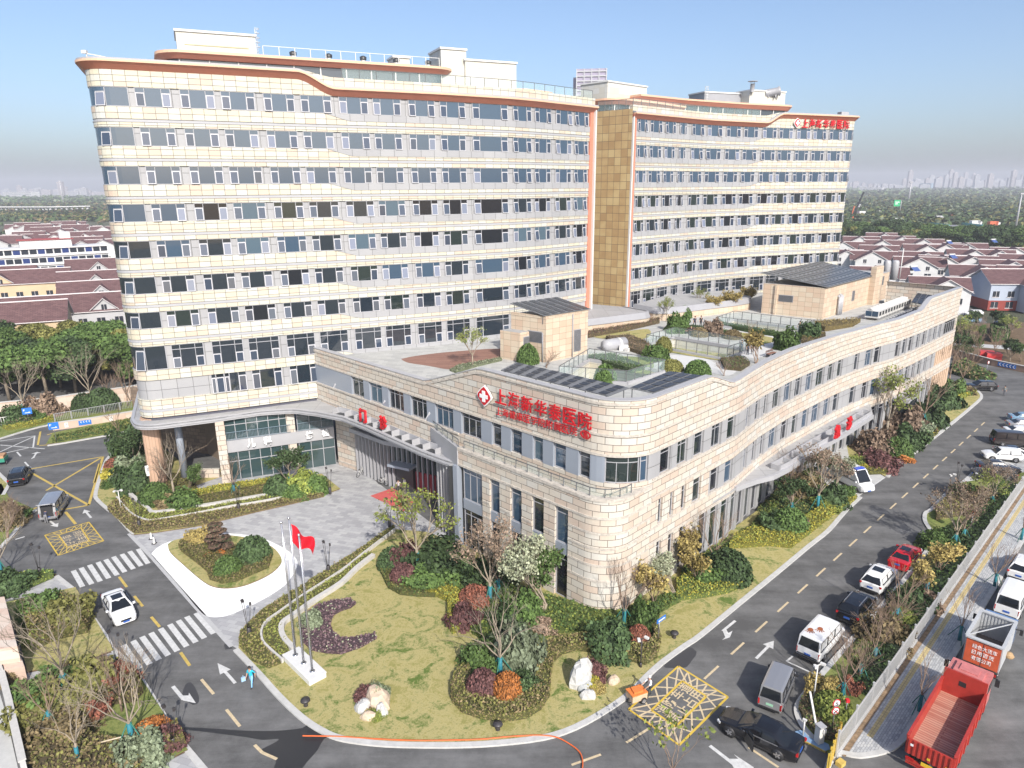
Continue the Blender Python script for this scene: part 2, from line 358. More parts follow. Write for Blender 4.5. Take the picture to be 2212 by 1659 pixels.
plate('lawn', PL('BL -60,300 60,175 130,90 155,35 235,-8 ML 60,1570 10,1480 -300,1500'), .1, M_GREEN, M_SOIL)
plate('lawn', PL('ML -200,1350 0,1410 60,1480 20,1550 -200,1560'), .1, M_LAWN, M_SOIL)
ribbon('kerb', PL('ML -20,1400 62,1480 22,1552'), .4, -.03, .12, M_KERB)
ribbon('kerb', PL('BL -60,300 60,175 130,90 155,35 235,-8'), .4, -.03, .12, M_KERB)
# planting strips by the ramp
KE = smooth(PL('ML -100,1215 60,1165 230,1115 370,1085 600,1050 870,1015'), 3)
plate('lawn', list(KE)+PL('ML 870,900 350,985 0,1050 -200,1080'), .1, M_GREEN, M_SOIL)
ribbon('kerb', KE, .4, -.03, .13, M_KERB, 1)
plate('lawn', PL('ML 300,1222 420,1210 700,1160 900,1120 1000,1060 870,1045 600,1095 340,1150'), .1, M_GREEN, M_SOIL)
ribbon('kerb', PL('ML 310,1228 420,1212 700,1162 900,1122'), .35, -.03, .13, M_KERB, 1)
# right planting strip along the fence
KF = smooth(PL('BR 905,1505 850,1485 800,1450 745,1375 718,1295 735,1230 800,1145 870,1062 1000,915 1200,690 1400,460 1540,290 1600,200 1612,165 1590,120 1555,62 1558,8 MR 1600,1640 1690,1545 1770,1478'), 3)
plate('planting_strip', list(KF)+[fl(62, -.1), fl(52, -.1), fl(-1.5, -.1)], .1, M_GREEN, M_SOIL)
ribbon('kerb', KF, .4, -.03, .13, M_KERB, 1)
sheet('parking_paving', PL('MR 1780,1480 1830,1440 2212,1075 2400,1060 2400,1500 2100,1650'), .006, mat('concrete_paving', (.5, .5, .5)))
# pavement outside the fence
KG = smooth([fl(-3.0, .3), *PL('BR 1000,1588 1150,1600 1300,1575 1400,1530 1470,1450 1560,1290'), fl(20, 2.7), fl(50, 2.75), fl(90, 2.8)], 3)
mb = MB(); ga = [(p-FA).dot(FD) for p in KG]; mb.strip([fl(min(90, a), .08, .12) for a in ga], [Vector((p.x, p.y, .12)) for p in KG]); o = mb.build('sidewalk', M_PAVE2); struct(o)
ribbon('kerb', KG, .35, -.03, .13, M_KERB, -1)
plate('tactile_paving', [fl(2.2, .72), fl(90, .72), fl(90, 1.08), fl(2.2, 1.08)], .124, M_TACT, z0=.1)
mb = MB(); mb.face([fl(-.6, .1, .126), fl(90, .1, .126), fl(90, .42, .126), fl(-.6, .42, .126)]); struct(mb.build('soil_strip', mat('leaf_litter', (.22, .15, .09), .95, .5, 3., bump=.8)))
plate('sidewalk', [fl(62, -.3), fl(90, -.3), fl(90, .2), fl(62, .2)], .1, M_PAVE2)
# ---------------------------------------------------------------- road markings
def stripe(mb, a, b, w, z=.010, m=0):
    a, b = Vector(a), Vector(b); d = (b-a).normalized(); n = Vector((-d.y, d.x, 0))*w/2
    mb.face([(p.x, p.y, z) for p in (a-n, b-n, b+n, a+n)], m)
def marks(name, segs, w, m, z=.010):
    for a, b in segs:
        mb = MB(); stripe(mb, a, b, w, z); struct(mb.build(name, m))
def segs(s):
    p = PL(s); return [(p[i], p[i+1]) for i in range(0, len(p)-1, 2)]
zt = '475,380 525,362 580,343 635,325 685,308 735,290 790,273 840,255 895,240'.split(); zb = '535,485 595,468 650,450 705,430 760,410 810,390 865,370 915,350 960,335'.split()
marks('zebra_crossing_stripe', [tuple(PL('BL '+a+' '+b)) for a, b in zip(zt, zb)], .42, M_WHT)
zt = '1270,655 1210,678 1155,703 1100,728 1040,755 978,783 920,808 862,835 800,862'.split(); zb = '1385,788 1325,818 1270,845 1210,872 1150,902 1090,930 1030,958 970,987 905,1015'.split()
marks('zebra_crossing_stripe', [tuple(PL('BL '+a+' '+b)) for a, b in zip(zt, zb)], .42, M_WHT)
marks('yellow_line', segs('ML 150,1388 672,1300 668,1300 575,1615 645,1345 610,1470 575,1615 420,1642 180,1392 575,1615 655,1308 300,1520 150,1660 240,1630 BL 425,0 490,78'), .28, M_YEL)
marks('centre_dash', segs('BL 772,420 822,487 870,545 925,612 980,680 1035,745 1170,910 1230,997'), .22, M_YEL)
marks('centre_dash', segs('BL 1305,1085 1385,1180 1467,1280 1555,1390 1650,1510 1700,1560 1700,1560 1795,1602'), .2, M_FADE)
p0, p1 = G('BR', 240, 990), G('BR', 1310, 10); dd = (p1-p0).normalized(); st = (p1-p0).length/9.02
marks('centre_dash', [(p0+dd*(st*i-.2), p0+dd*(st*i-2.2)) for i in range(0, 21)], .17, M_FADE)
marks('centre_dash', segs('BM 1845,1495 1995,1402 1490,1640 1680,1572 BR 425,1525 620,1655'), .17, M_FADE)
def arrow(tail, head, w=.22, hw=.6, hl=1.1, m=M_WHT, hook=0):
    a, b = Vector(tail), Vector(head); d = (b-a).normalized(); n = Vector((-d.y, d.x, 0)); mb = MB(); c = b-d*hl
    stripe(mb, a, c, w, .011)
    mb.face([(q.x, q.y, .011) for q in (c-n*hw, b, c+n*hw)][::1], 0)
    if mb.f: struct(mb.build('road_arrow', m))
arrow(*PL('BL 1525,1110 1410,980'), hl=1.4, hw=.4); arrow(*PL('BL 320,55 375,98'), hl=1., hw=.4); arrow(*PL('BL 590,38 545,-15'), hl=1., hw=.4)
arrow(*PL('BR 475,950 590,835'), hl=1., hw=.42); arrow(*PL('ML 215,1310 240,1270'), hl=.6)
mb = MB(); q = PL('BL 1120,1130 1190,1215 1185,1190 1270,1240'); stripe(mb, q[0], q[1], .25); mb.face([(p.x, p.y, .011) for p in PL('BL 1185,1222 1178,1190 1222,1190 1225,1172 1270,1240')]); struct(mb.build('road_arrow', M_WHT))
mb = MB(); q = PL('BR 340,705 258,772'); stripe(mb, q[0], q[1], .22); mb.face([(p.x, p.y, .011) for p in PL('BR 258,768 275,812 255,830 305,812 322,770 295,785 280,760')]); struct(mb.build('road_arrow', M_WHT))
mb = MB(); q = PL('BR 175,1515 350,1650'); stripe(mb, q[0], q[1], .25); mb.face([(p.x, p.y, .011) for p in PL('BR 300,1600 360,1600 330,1570 460,1655 440,1690 330,1660')]); struct(mb.build('road_arrow', M_WHT))
marks('parking_line', segs('BR 670,970 712,935 672,968 868,1058 1018,795 1130,845 1195,590 1262,622 1515,268 1590,290 1090,530 1110,520 1360,420 1420,440'), .14, M_WHT)
marks('white_line', segs('ML 0,1200 225,1165 0,1270 220,1170 0,1225 290,1250 225,1165 215,1240 0,1285 200,1240 110,1270 135,1298 160,1335 185,1362 BL 100,178 160,160'), .2, M_WHT)
marks('white_line', segs('ML 205,1315 245,1272 MR 1130,1560 1310,1435'), .15, M_WHT)
marks('yellow_line', segs('ML 245,1225 262,1138 255,1228 305,1225 305,1160 350,1145'), .25, M_YEL)
def net(corners, inner, m1, m2, n, ribn=.13):
    a, b, c, d = corners; e, f, g, h = inner
    marks('yellow_box_line', [(a, b), (b, c), (c, d), (d, a), (e, f), (f, g), (g, h), (h, e)], ribn*1.25, m1, .012)
    mb = MB()
    for (p, q, r, s, k) in ((a, b, f, e, n[0]), (b, c, g, f, n[1]), (c, d, h, g, n[0]), (d, a, e, h, n[1])):
        for i in range(k):
            t0, t1 = i/k, (i+1)/k
            stripe(mb, p.lerp(q, t0), s.lerp(r, t1), ribn, .0085); stripe(mb, p.lerp(q, t1), s.lerp(r, t0), ribn, .0090)
    struct(mb.build('yellow_box_line', m2))
net(PL('BL 290,150 575,65 672,188 378,282'), PL('BL 380,150 525,105 580,188 435,228'), M_YELB, M_YEL, (6, 5), .09)
Z3 = lambda x, y: G('D', (2400+x/1.411)/1.8517, (2600+y/1.411)/1.8517)
net([Z3(443, 92), Z3(722, 265), Z3(447, 537), Z3(162, 335)], [Z3(465, 175), Z3(600, 262), Z3(428, 433), Z3(290, 340)], M_YELB, M_FADE, (5, 4), .12)
# ---------------------------------------------------------------- lettering
def textmesh(body, size, depth=0., bold=.0, align='CENTER'):
    cu = bpy.data.curves.new('t', 'FONT'); cu.body = body; cu.size = size; cu.extrude = depth; cu.offset = bold; cu.align_x = align; cu.align_y = 'CENTER'; cu.resolution_u = 3
    o = bpy.data.objects.new('t', cu); COL.objects.link(o); dg = bpy.context.evaluated_depsgraph_get(); dg.update()
    me = bpy.data.meshes.new_from_object(o.evaluated_get(dg)); bpy.data.objects.remove(o); return me
def letters(name, body, org, xd, yd, size, m, depth=0., bold=0., parent=None, fit=None):
    """flat or raised writing: xd runs along the line, yd up the glyphs; org is the middle"""
    me = textmesh(body, size, depth, bold); me.name = name; xd = Vector(xd).normalized(); yd = Vector(yd).normalized(); zd = xd.cross(yd)
    if fit:
        v = np.array([q.co for q in me.vertices]); lo, hi = v.min(0), v.max(0); sx = fit[0]/(hi[0]-lo[0]); sy = fit[1]/(hi[1]-lo[1]); c = (lo+hi)/2
        me.transform(Matrix.Diagonal((sx, sy, 1, 1)) @ Matrix.Translation((-c[0], -c[1], 0)))
    me.transform(Matrix(((xd.x, yd.x, zd.x, org[0]), (xd.y, yd.y, zd.y, org[1]), (xd.z, yd.z, zd.z, org[2]), (0, 0, 0, 1))))
    me.materials.clear(); me.materials.append(m); return link(bpy.data.objects.new(name, me), parent)
for txt, pts in (('消防车道', ((355, 338), (395, 295), (437, 250), (480, 215))), ('禁止占用', ((415, 378), (467, 338), (507, 295), (548, 258)))):
    for ch, q in zip(txt, pts):
        c = Z3(*q); x = (Z3(480, 215)-Z3(355, 338)).normalized(); struct(letters('road_lettering', ch, (c.x, c.y, .011), x, Vector((-x.y, x.x, 0)), 1., M_FADE, bold=.015, fit=(.85, .95)))
for txt, a, b in (('消防车道', (505, 125), (545, 195)), ('禁止占用', (425, 160), (475, 220))):
    a = G('BL', *a); b = G('BL', *b); x = (b-a).normalized()
    struct(letters('road_lettering', txt, ((a.x+b.x)/2, (a.y+b.y)/2, .011), x, Vector((-x.y, x.x, 0)), 1, M_FADE, fit=((b-a).length*1.15, 1.)))
# wet patch and damp marks, red carpet, drain covers
mw = mat('wet_asphalt', (.018, .019, .022), .35)
sheet('wet_patch', smooth(PL('BL 1690,1540 1790,1490 1800,1470 1700,1478 1600,1460 1440,1440 1300,1422 1180,1410 1200,1395 1400,1405 1600,1418 1800,1418 1960,1400 2000,1375 2060,1420 2170,1440 2100,1470 2060,1540 1990,1620 1900,1720 1760,1720 1790,1620 1740,1570 1690,1540'), 2), .007, mw)
sheet('damp_patch', smooth(PL('BM 2060,965 2212,870 BR 90,905 60,960 30,1000 0,1010 BM 2100,1010 2060,965'), 2), .007, mat('damp_asphalt', (.045, .045, .048), .6))
sheet('damp_patch', smooth(PL('BL 1180,1180 1200,1120 1240,1105 1280,1170 1290,1230 1250,1250 1200,1215 1180,1180'), 2), .007, mat('damp_asphalt', (.05, .05, .052), .8))
sheet('damp_patch', PL('BL 1450,860 1475,850 1510,885 1460,893'), .0075, mat('damp_asphalt', (.05, .05, .052)))
# ================================================================ FACADE KIT
def proj(p):
    q = np.array(p, float)-np.array([0, 0, HC]); c = q[0]*RT+q[1]*FW+q[2]*UP; return 1106+F*c[0]/-c[2], 829.5-F*c[1]/-c[2]
def sx(P, X, z, a=0, b=None, off=0):        # arc length at which the path crosses picture column X at height z
    b = P.L if b is None else b
    for _ in range(40):
        m = (a+b)/2
        if proj(P.pt(m, off, z))[0] < X: a = m
        else: b = m
    return (a+b)/2
def onplane(k, x, y, p0, n):
    r = ray(*cc(k, x, y)); t = (p0[0]*n[0]+p0[1]*n[1])/(r[0]*n[0]+r[1]*n[1]); return Vector((r[0]*t, r[1]*t, HC+r[2]*t))
TONE = [(.62, .42, .26), (.68, .55, .37), (.70, .64, .40), (.70, .65, .44), (.68, .67, .57), (.70, .69, .64)]
M_CREAM = brickmat('cream_panels', [(.52, .42, .335), (.53, .48, .375), (.53, .50, .385), (.525, .51, .44), (.52, .515, .475)], (.13, .12, .11), 1.18, .6, .026, off=0, big=-.35, rough=.45)
M_GPAN = brickmat('grey_panels', [(.315, .315, .325), (.335, .335, .345), (.355, .355, .362)], (.15, .15, .15), 1.7, 4., .03, off=0, rough=.4)
M_STONE = brickmat('stone_courses', [(.50, .40, .325), (.515, .435, .36), (.525, .47, .395), (.525, .49, .43), (.52, .50, .455)], (.14, .12, .105), 1.3, .62, .026, big=.1, rough=.7)
M_TAN = brickmat('tan_panels', [(.36, .24, .12), (.43, .30, .15), (.50, .38, .20)], (.12, .09, .06), 1.2, 1.25, .03, off=0, rough=.4, big=.6)
M_GREY = mat('grey_metal', (.30, .30, .315), .45, .06, .8); M_LGREY = mat('light_grey_metal', (.36, .36, .375), .4, .05, .8); M_BLUEG = mat('blue_grey_panel', (.26, .29, .34), .3)
M_ORANGE = mat('terracotta_metal', (.55, .21, .14), .45, .05, .4); M_TRIM = mat('white_trim', (.60, .59, .57), .4); M_PEACH = mat('peach_trim', (.66, .42, .28), .45)
M_FR = mat('window_frame', (.34, .34, .36), .4); M_SASH = mat('white_sash_frame', (.52, .515, .54), .35); M_DARK = mat('dark_metal', (.035, .037, .04), .45); M_RAIL = mat('rail_metal', (.11, .115, .12), .4)
GL = [glassmat('window_glass', (.018, .026, .036)), glassmat('window_glass_sky_tint', (.042, .075, .12)), glassmat('window_glass_green', (.018, .028, .027)), glassmat('window_glass_dark', (.013, .015, .021), 1.7), glassmat('curtain_glass', (.075, .115, .15), 1.7)]  # second glass has a reflected-sky blue put into its base colour
M_SGL = glassmat('sash_glass', (.04, .055, .085), 1.75)
M_SGL2 = glassmat('sash_glass_pale', (.16, .18, .24), 1.7)
M_CLEAR = mat('clear_glass', (.55, .72, .68), .05)
_n = M_CLEAR.node_tree; _b = _n.nodes['Principled BSDF']; _b.inputs['Alpha'].default_value = .09
M_ROOF = mat('roof_screed', (.32, .32, .32), .9, .12, .4); M_FLOOR = brickmat('terrace_paving', [(.35, .35, .34), (.41, .41, .39), (.45, .45, .43)], (.3, .3, .3), 1.2, .6, .01, big=.5, rough=.8)
KEEP = {}
def window(P, a, b, z0, z1, parent, style='ward', off=-.09, gl=None, lim=100, label=None):
    """a window in a facade: frame (the window itself), its fixed pane and its opening sashes as sub-parts"""
    rnd = random.random; gl = gl or random.choice(GL)
    fr = MB(); pn = MB(); sash = []; t = .05
    def vbar(u, za, zb, w=.06, o=.05): slab(fr, P, u-w/2, u+w/2, off, off+o, za, zb)
    def hbar(ua, ub, z, w=.06, o=.045): slab(fr, P, ua, ub, off, off+o, z-w/2, z+w/2, caps=False)
    vbar(a+t, z0, z1, .1); vbar(b-t, z0, z1, .1); hbar(a, b, z0+.04, .08, .06); hbar(a, b, z1-.04, .08, .05)
    slab(pn, P, a+.02, b-.02, off-.03, off+.004, z0, z1, caps=False)
    W = b-a
    if style in ('ward', 'tall'):
        sw = min(1.05, W*.27); cols = [(a+.06, a+sw), (b-sw, b-.06)]
        if style == 'wide': cols.append((a+sw, a+2*sw))
        ztop = z1-(.52 if style == 'ward' else .6)
        if style == 'tall': hbar(a, b, ztop, .07); zt2 = ztop-.95
        else: zt2 = ztop
        for u, w in cols:
            vbar(w if u == cols[0][0] else u, z0, z1)
            hbar(u, w, zt2)
            sash.append((u+.03, w-.03, z0+.06, zt2-.03))
    elif style == 'fixed3':
        for f in (.12, .22, .32, .43, .55): vbar(a+W*f, z0, z1, .09)
        sash.append((b-3.25, b-2.25, z0+.06, z1-.55)); vbar(b-2.2, z0, z1, .09); hbar(b-3.3, b-2.2, z1-.5)
    else:
        n = max(1, round(W/1.1)); hbar(a, b, z1-.55, .06)
        for i in range(1, n): vbar(a+W*i/n, z0, z1-(.55 if rnd() < .5 else 0))
    key = parent.name; KEEP.setdefault(key, [0, MB()]); KEEP[key][0] += 1
    def sash_mesh(q, s):
        u, w, za, zb = s; tilt = random.choice((.10, .16, .13, .02, .08)); dz = zb-za; lo = off+.06+tilt*dz; hi = off+.06
        A, B, C, D = P.pt(u, lo, za), P.pt(w, lo, za), P.pt(w, hi, zb), P.pt(u, hi, zb); g = 1
        e = .065
        def L2(f, h): return A.lerp(B, f).lerp(D.lerp(C, f), h)
        fe, he = e/(w-u), e/dz; nn = (B-A).cross(D-A).normalized()*.02
        q.face([L2(fe, he), L2(1-fe, he), L2(1-fe, 1-he), L2(fe, 1-he)], 1)
        o = [L2(0, 0)+nn, L2(1, 0)+nn, L2(1, 1)+nn, L2(0, 1)+nn]; i = [L2(fe, he)+nn, L2(1-fe, he)+nn, L2(1-fe, 1-he)+nn, L2(fe, 1-he)+nn]
        for k in range(4): q.face([o[k], o[(k+1) % 4], i[(k+1) % 4], i[k]], 0)
        n2 = nn*2.5
        for k in range(4): q.face([o[(k+1) % 4], o[k], o[k]-n2, o[(k+1) % 4]-n2], 0)
    if KEEP[key][0] > lim:
        mb = KEEP[key][1]
        for src, off_m in ((fr, 0), (pn, 1)):
            for f, u in zip(src.f, src.uv): mb.face([src.v[i] for i in f], off_m, u)
        for s in sash:
            q = MB(); sash_mesh(q, s)
            for f, m_, u in zip(q.f, q.m, q.uv): mb.face([q.v[i] for i in f], 2 if m_ == 0 else 3, u)
        return None
    w = fr.build('window', M_FR, parent)
    if label: w['label'] = label
    pn.build('pane', gl, w)
    for s in sash:
        q = MB(); sash_mesh(q, s); q.build('sash', [M_SASH, M_SGL if rnd() < .75 else M_SGL2], w)
    return w
def flush_windows(parent):
    if parent.name in KEEP and KEEP[parent.name][1].f:
        tag(KEEP[parent.name][1].build('window', [M_FR, GL[0], M_SASH, M_SGL], parent), kind='stuff')
def railing(name, label, P, a, b, off, zf, h=1.1, step=1.5, glass=True, group=None, split=True, cat='railing', mr=None):
    """posts, top rail and clear panes along a path; zf: floor height, a number or a function of arc length"""
    f = zf if callable(zf) else (lambda u: zf); o0 = P.pt(a, off, f(a)); mr = mr or M_RAIL
    t = thing(name, label, cat, o0, 0, group, True)
    q = MB(); us = P.cuts(a, b, 3)
    for i in range(len(us)-1): q.bar(P.pt(us[i], off, f(us[i])+h), P.pt(us[i+1], off, f(us[i+1])+h), .07, .06)
    q.build('top_rail', mr, t)
    if glass:
        q = MB(); slab(q, P, a+.05, b-.05, off-.006, off+.006, lambda u: f(u)+.08, lambda u: f(u)+h-.05, caps=False, back=True); q.build('glass_panel', M_CLEAR, t)
    n = max(1, int((b-a)/step)); base = None; pm = MB(); pm.box((0, 0, h/2), (.08, .08, h)); me = pm.mesh('post', [mr])
    for i in range(n+1):
        u = a+(b-a)*i/n; p = P.pt(u, off, f(u)); o = bpy.data.objects.new('post', me); COL.objects.link(o); o.parent = t; o.location = p-o0
    return t
# ================================================================ WARD BLOCK IN FRONT (left) AND WING BEHIND (right)
ZT = lambda i: 44.53-3.9*(i-1)
PA = Path(fillet([(-52, 96), (-43.0, 76.05), (-39.0, 77.65), (-31.5, 80.95), (-24, 84.55), (-8.9, 91.4), (-.3, 96.3), (3.3, 99.3), (12.3, 107.95)], [0, 3, 9, 30, 30, 30, 12, 12, 0]))
PB = Path(fillet([(19.1, 115.8), (34.4, 129.1), (46.3, 135.4), (57.4, 139.8), (67.6, 144.0), (62, 157.5)], [0, 30, 40, 60, 1.2, 0]))
sm = lambda t: 0 if t <= 0 else (1 if t >= 1 else t*t*(3-2*t))
def ward(P, name, label, A, B, cols, step_at, rising, wedge, bottoms, ends):
    """A..B: stretch of the path; cols: list of window columns as (s0, s1); step_at: where the terracotta band steps between its two heights"""
    root = thing(name, label, 'hospital building', P.pt((A+B)/2, 0, 0), 0, None, True)
    drop = lambda u: 1.62*(sm((u-step_at[0])/(step_at[1]-step_at[0])) if not rising else 1-sm((u-step_at[0])/(step_at[1]-step_at[0])))
    dz = lambda u: -drop(u); zlow = bottoms
    inner = [tuple(P.pt(u, -.5)[:2]) for u in P.cuts(A, B, 6)]
    back = ends
    q = MB(); q.prism(inner+back, zlow, 45.7, 0, 1); q.build('core_wall', [M_ROOF, M_STONE], root)
    for i in range(1, len(cols)+1):
        zt = ZT(i); zb = zt-(1.93 if i < 8 else (2.8 if i == 8 else 2.4))
        z2 = ZT(i+1) if i < 9 else 8.8
        last = i == len(cols)
        q = MB(); slab(q, P, A, B, -.5, -.16, zb-.02, zt+.02, 0, caps=False); q.build('storey_wall', M_GPAN, root)
        if last: z2 = zlow
        q = MB(); g0 = .75
        # cream spandrel, dark slot, grey ledge and lower cream strip
        zs = zb-1.18; zl = zb-1.5
        if last and z2 > zl: zs = zl = z2
        slab(q, P, A, B, -.45, 0, zs, zb, 0)
        if z2 < zl-.1:
            slab(q, P, A, B, -.45, -.05, zl+.10, zs-.04, 2); slab(q, P, A, B, -.45, .05, zl, zl+.10, 2)
            slab(q, P, A, B, -.45, 0, z2, zl, 0)
        if i < 9 and wedge:
            w0, w1 = wedge
            if not rising: fz = lambda u: zb-g0*min(1, max(0.0, (u-w0)/(w1-w0)))-.001; slab(q, P, w0, B-1.0, 0, .045, fz, zb+.03, 1, step=1.5)
            else: fz = lambda u: zb-g0*min(1, max(0.0, (w1-u)/(w1-w0)))-.001; slab(q, P, A+1., w1, 0, .045, fz, zb+.03, 1, step=1.5)
        q.build('spandrel', [M_CREAM, M_GPAN, M_LGREY], root)
    # top cladding, terracotta cornice, parapet
    q = MB(); slab(q, P, A, B, -.45, 0, ZT(1), lambda u: 46.12+dz(u), 0, step=.8); q.build('top_panels', M_CREAM, root)
    q = MB(); slab(q, P, A, B, -.3, .02, lambda u: 46.12+dz(u), lambda u: 46.78+dz(u), 0, step=.6, o1top=.72)
    q.build('cornice', M_ORANGE, root)
    q = MB(); slab(q, P, A, B, -.3, .78, lambda u: 46.78+dz(u), lambda u: 46.98+dz(u), 1, step=.6); slab(q, P, A, B, -.3, .68, lambda u: 46.98+dz(u), lambda u: 47.16+dz(u), 0, step=.6); q.build('cornice_trim', [M_LGREY, M_PEACH], root)
    q = MB(); ua, ub = (step_at[0], B) if not rising else (A, step_at[1])
    slab(q, P, ua, ub, -.6, .02, lambda u: 47.16+dz(u)-.02, lambda u: 47.16+dz(u)+.95*drop(u)/1.62+.01, 0, step=1.2, mt=1, back=True); q.build('parapet', [M_CREAM, M_LGREY], root)
    return root
# --- front block, window columns taken along the facade
def columns(P, spec, z, a=0, b=None):
    o = []
    for k, s in spec:
        for pr_ in s.split():
            x0, x1 = [float(v) for v in pr_.rsplit('-', 1)]; o.append((sx(P, cc(k, x0, 0)[0], z, a, b), sx(P, cc(k, x1, 0)[0], z, a, b)))
    return o
aL = PA.near(-43.4, 77.5)
cA = columns(PA, [('TL', '680-835 872-1110 1165-1395 1430-1655 1705-1912 1945-2150 2195-2388'), ('TM', '200-385 430-605 635-803 845-1078 1110-1232 1252-1360 1390-1495 1512-1600')], 43.6, aL)
endA = PA.L; sA0 = 2.
wedgeA = (sx(PA, 703, 42.5, aL), sx(PA, 752, 42.5, aL)); stepA = (sx(PA, 640, 46, aL), sx(PA, 722, 46, aL))
tower = ward(PA, 'ward_tower', 'tall cream hospital block with nine window rows left of the tan end wall', sA0, endA, [cA]*9, stepA, False, wedgeA, 8.8,
             [(4.5, 117), (-10, 112), (-45, 100)])
for i in range(1, 10):
    zt = ZT(i); zb = zt-(1.93 if i < 8 else (2.8 if i == 8 else 2.4))
    q = MB(); c0, c1 = sA0, cA[0][0]-.05
    if i < 9:
        w = window(PA, c0, cA[0][1], zb, zt, tower, 'fixed3', gl=GL[1] if i < 5 else GL[0])  # upper corner panes: reflected sky painted in through the bluer glass
        cols = cA[1:]
    else:
        cols = [(cA[1][1]+.3, cA[1][1]+2.4)]+cA[2:5]
    for j, (u, v) in enumerate(cols):
        if i >= 8 and u > sx(PA, 1120, 15, aL): continue
        if i == 9 and u > sx(PA, 735, 11, aL): continue
        st = 'tall' if i == 8 else 'ward'
        window(PA, u, v, zb, zt, tower, st, gl=GL[1] if i < 4 else random.choice([GL[0], GL[0], GL[2], GL[3], GL[3], GL[1], GL[4]] if i < 8 else [GL[1], GL[4], GL[3], GL[2]]))  # upper rows always take the glass with sky reflection in its colour
flush_windows(tower)
# vertical terracotta frame at the right end of the front block
q = MB(); slab(q, PA, endA-1.05, endA-.3, -.3, .10, 14, 45.2); q.build('end_frame', M_ORANGE, tower)
q = MB(); slab(q, PA, endA-.3, endA, -.3, .45, 14, 45.45); q.build('end_frame_trim', M_TRIM, tower)
railing('glass_railing', 'glass balustrade along the roof parapet of the tall front block', PA, stepA[1]+1, endA-.3, -.25, 46.45, 1.1, 2.)
# --- wing behind
endB = PB.near(67.6, 144)+9
cB = columns(PB, [('TM', '1920-1985 2002-2080 2100-2168'), ('TR', '-18-28 62-140 160-258 283-378 397-490 517-610 625-715 738-828 845-930 950-1035 1052-1120')], 43.6, 0, PB.near(67.6, 144))
wedgeB = (sx(PB, 1475+440/3, 42.5, 0, 70), sx(PB, 1475+525/3, 42.5, 0, 70)); stepB = (PB.near(46.5, 135.4), PB.near(50.3, 136.9))
wing = ward(PB, 'ward_wing', 'cream hospital wing with eight window rows behind the roof garden, bearing red characters', 0, endB, [cB]*8, stepB, True, wedgeB, 14.0,
            [(52, 156), (10, 124)])
for i in range(1, 9):
    zt = ZT(i); zb = zt-(1.93 if i < 8 else 2.8)
    for j, (u, v) in enumerate(cB):
        window(PB, u, v, zb, zt, wing, 'tall' if i == 8 else 'ward', gl=GL[1] if i < 4 else random.choice([GL[0], GL[2], GL[3]]))  # top rows of the wing: sky reflection put into the glass colour
flush_windows(wing)
eW = Path([(14.0, 120.1), (19.1, 115.8)]); q = MB(); slab(q, eW, 0, eW.L, -.4, 0, 13.9, 45.9); q.build('end_wall', M_TAN, wing)
q = MB(); slab(q, PB, .25, .95, -.3, .10, 14, 45.2); q.build('end_frame', M_ORANGE, wing)
q = MB(); slab(q, PB, 0, .25, -.3, .30, 14, 45.45); q.build('end_frame_trim', M_TRIM, wing)
railing('glass_railing', 'glass balustrade along the roof parapet of the wing behind', PB, .3, stepB[0]-1, -.25, 46.4, 1.1, 2.)
railing('glass_railing', 'short glass balustrade on top of the tan end wall', eW, .1, eW.L-.1, -.2, 45.9, 1.5, 1.2)
def emblem(parent, c, xd, yd, r, ms):
    """red diamond badge of four points with a white cross"""
    xd = Vector(xd).normalized(); yd = Vector(yd).normalized(); zd = xd.cross(yd); c = Vector(c)
    def P2(x, y, z): return c+xd*(x*r)+yd*(y*r)+zd*z
    def slabp(poly, z0, z1, m, name):
        q = MB(); q.face([P2(x, y, z1) for x, y in poly]); n = len(poly)
        for i in range(n): q.face([P2(*poly[i], z0), P2(*poly[(i+1) % n], z0), P2(*poly[(i+1) % n], z1), P2(*poly[i], z1)])
        q.build(name, m, parent)
    out = [(.15, -.88), (.30, -.80), (.85, -.25), (.98, 0), (.85, .25), (.30, .80), (0, 1), (-.30, .80), (-.85, .25), (-.98, 0), (-.85, -.25), (-.30, -.80), (0, -1)]
    slabp(out, 0, .16, ms[1], 'badge_rim'); slabp([(x*.88, y*.88) for x, y in out], .16, .2, ms[0], 'badge_face')
    a, b = .19, .52; slabp([(a, -b), (a, -a*.9), (b, -a*.9), (b, a*.9), (a, a*.9), (a, b), (-a, b), (-a, a*.9), (-b, a*.9), (-b, -a*.9), (-a, -a*.9), (-a, -b)], .2, .25, ms[1], 'white_cross')
M_RED = mat('sign_red', (.50, .012, .02), .35); M_SWHT = mat('sign_white', (.8, .8, .8), .4)
def signrow(root, txt, k, pts, p0, n, h, m, off=.35, depth=.12, bold=.03, wid=None):
    """raised characters, evenly set between two picture points on a facade plane; every character a part"""
    a = onplane(k, *pts[0], p0, n); b = onplane(k, *pts[1], p0, n); N = Vector((n[0], n[1], 0)).normalized(); N = -N if N.y > 0 else N; L = len(txt)
    xd = Vector((-N.y, N.x, 0))
    for i, ch in enumerate(txt):
        c = a.lerp(b, i/(L-1) if L > 1 else 0)+N*off
        w = wid or (b-a).length/max(1, L-1)*.86
        letters('character', ch, c, xd, (0, 0, 1), 1, m, depth, bold, root, fit=(w, h))
nB = Vector((-.38, .925, 0)); pB = Vector((57.4, 139.8, 0))
c = onplane('TR', 735, 797, pB, nB); sg = thing('hospital_sign', 'red characters and a small diamond badge at the top right of the wing behind', 'sign', c, 0, None, True)
signrow(sg, '上海新华泰医院', 'TR', ((787, 800), (1055, 808)), pB, nB, 1.55, M_RED, .25, .06, .02)
emblem(sg, c+Vector((.38, -.925, 0))*.15, (.925, .38, 0), (0, 0, 1), .85, (M_RED, M_SWHT))
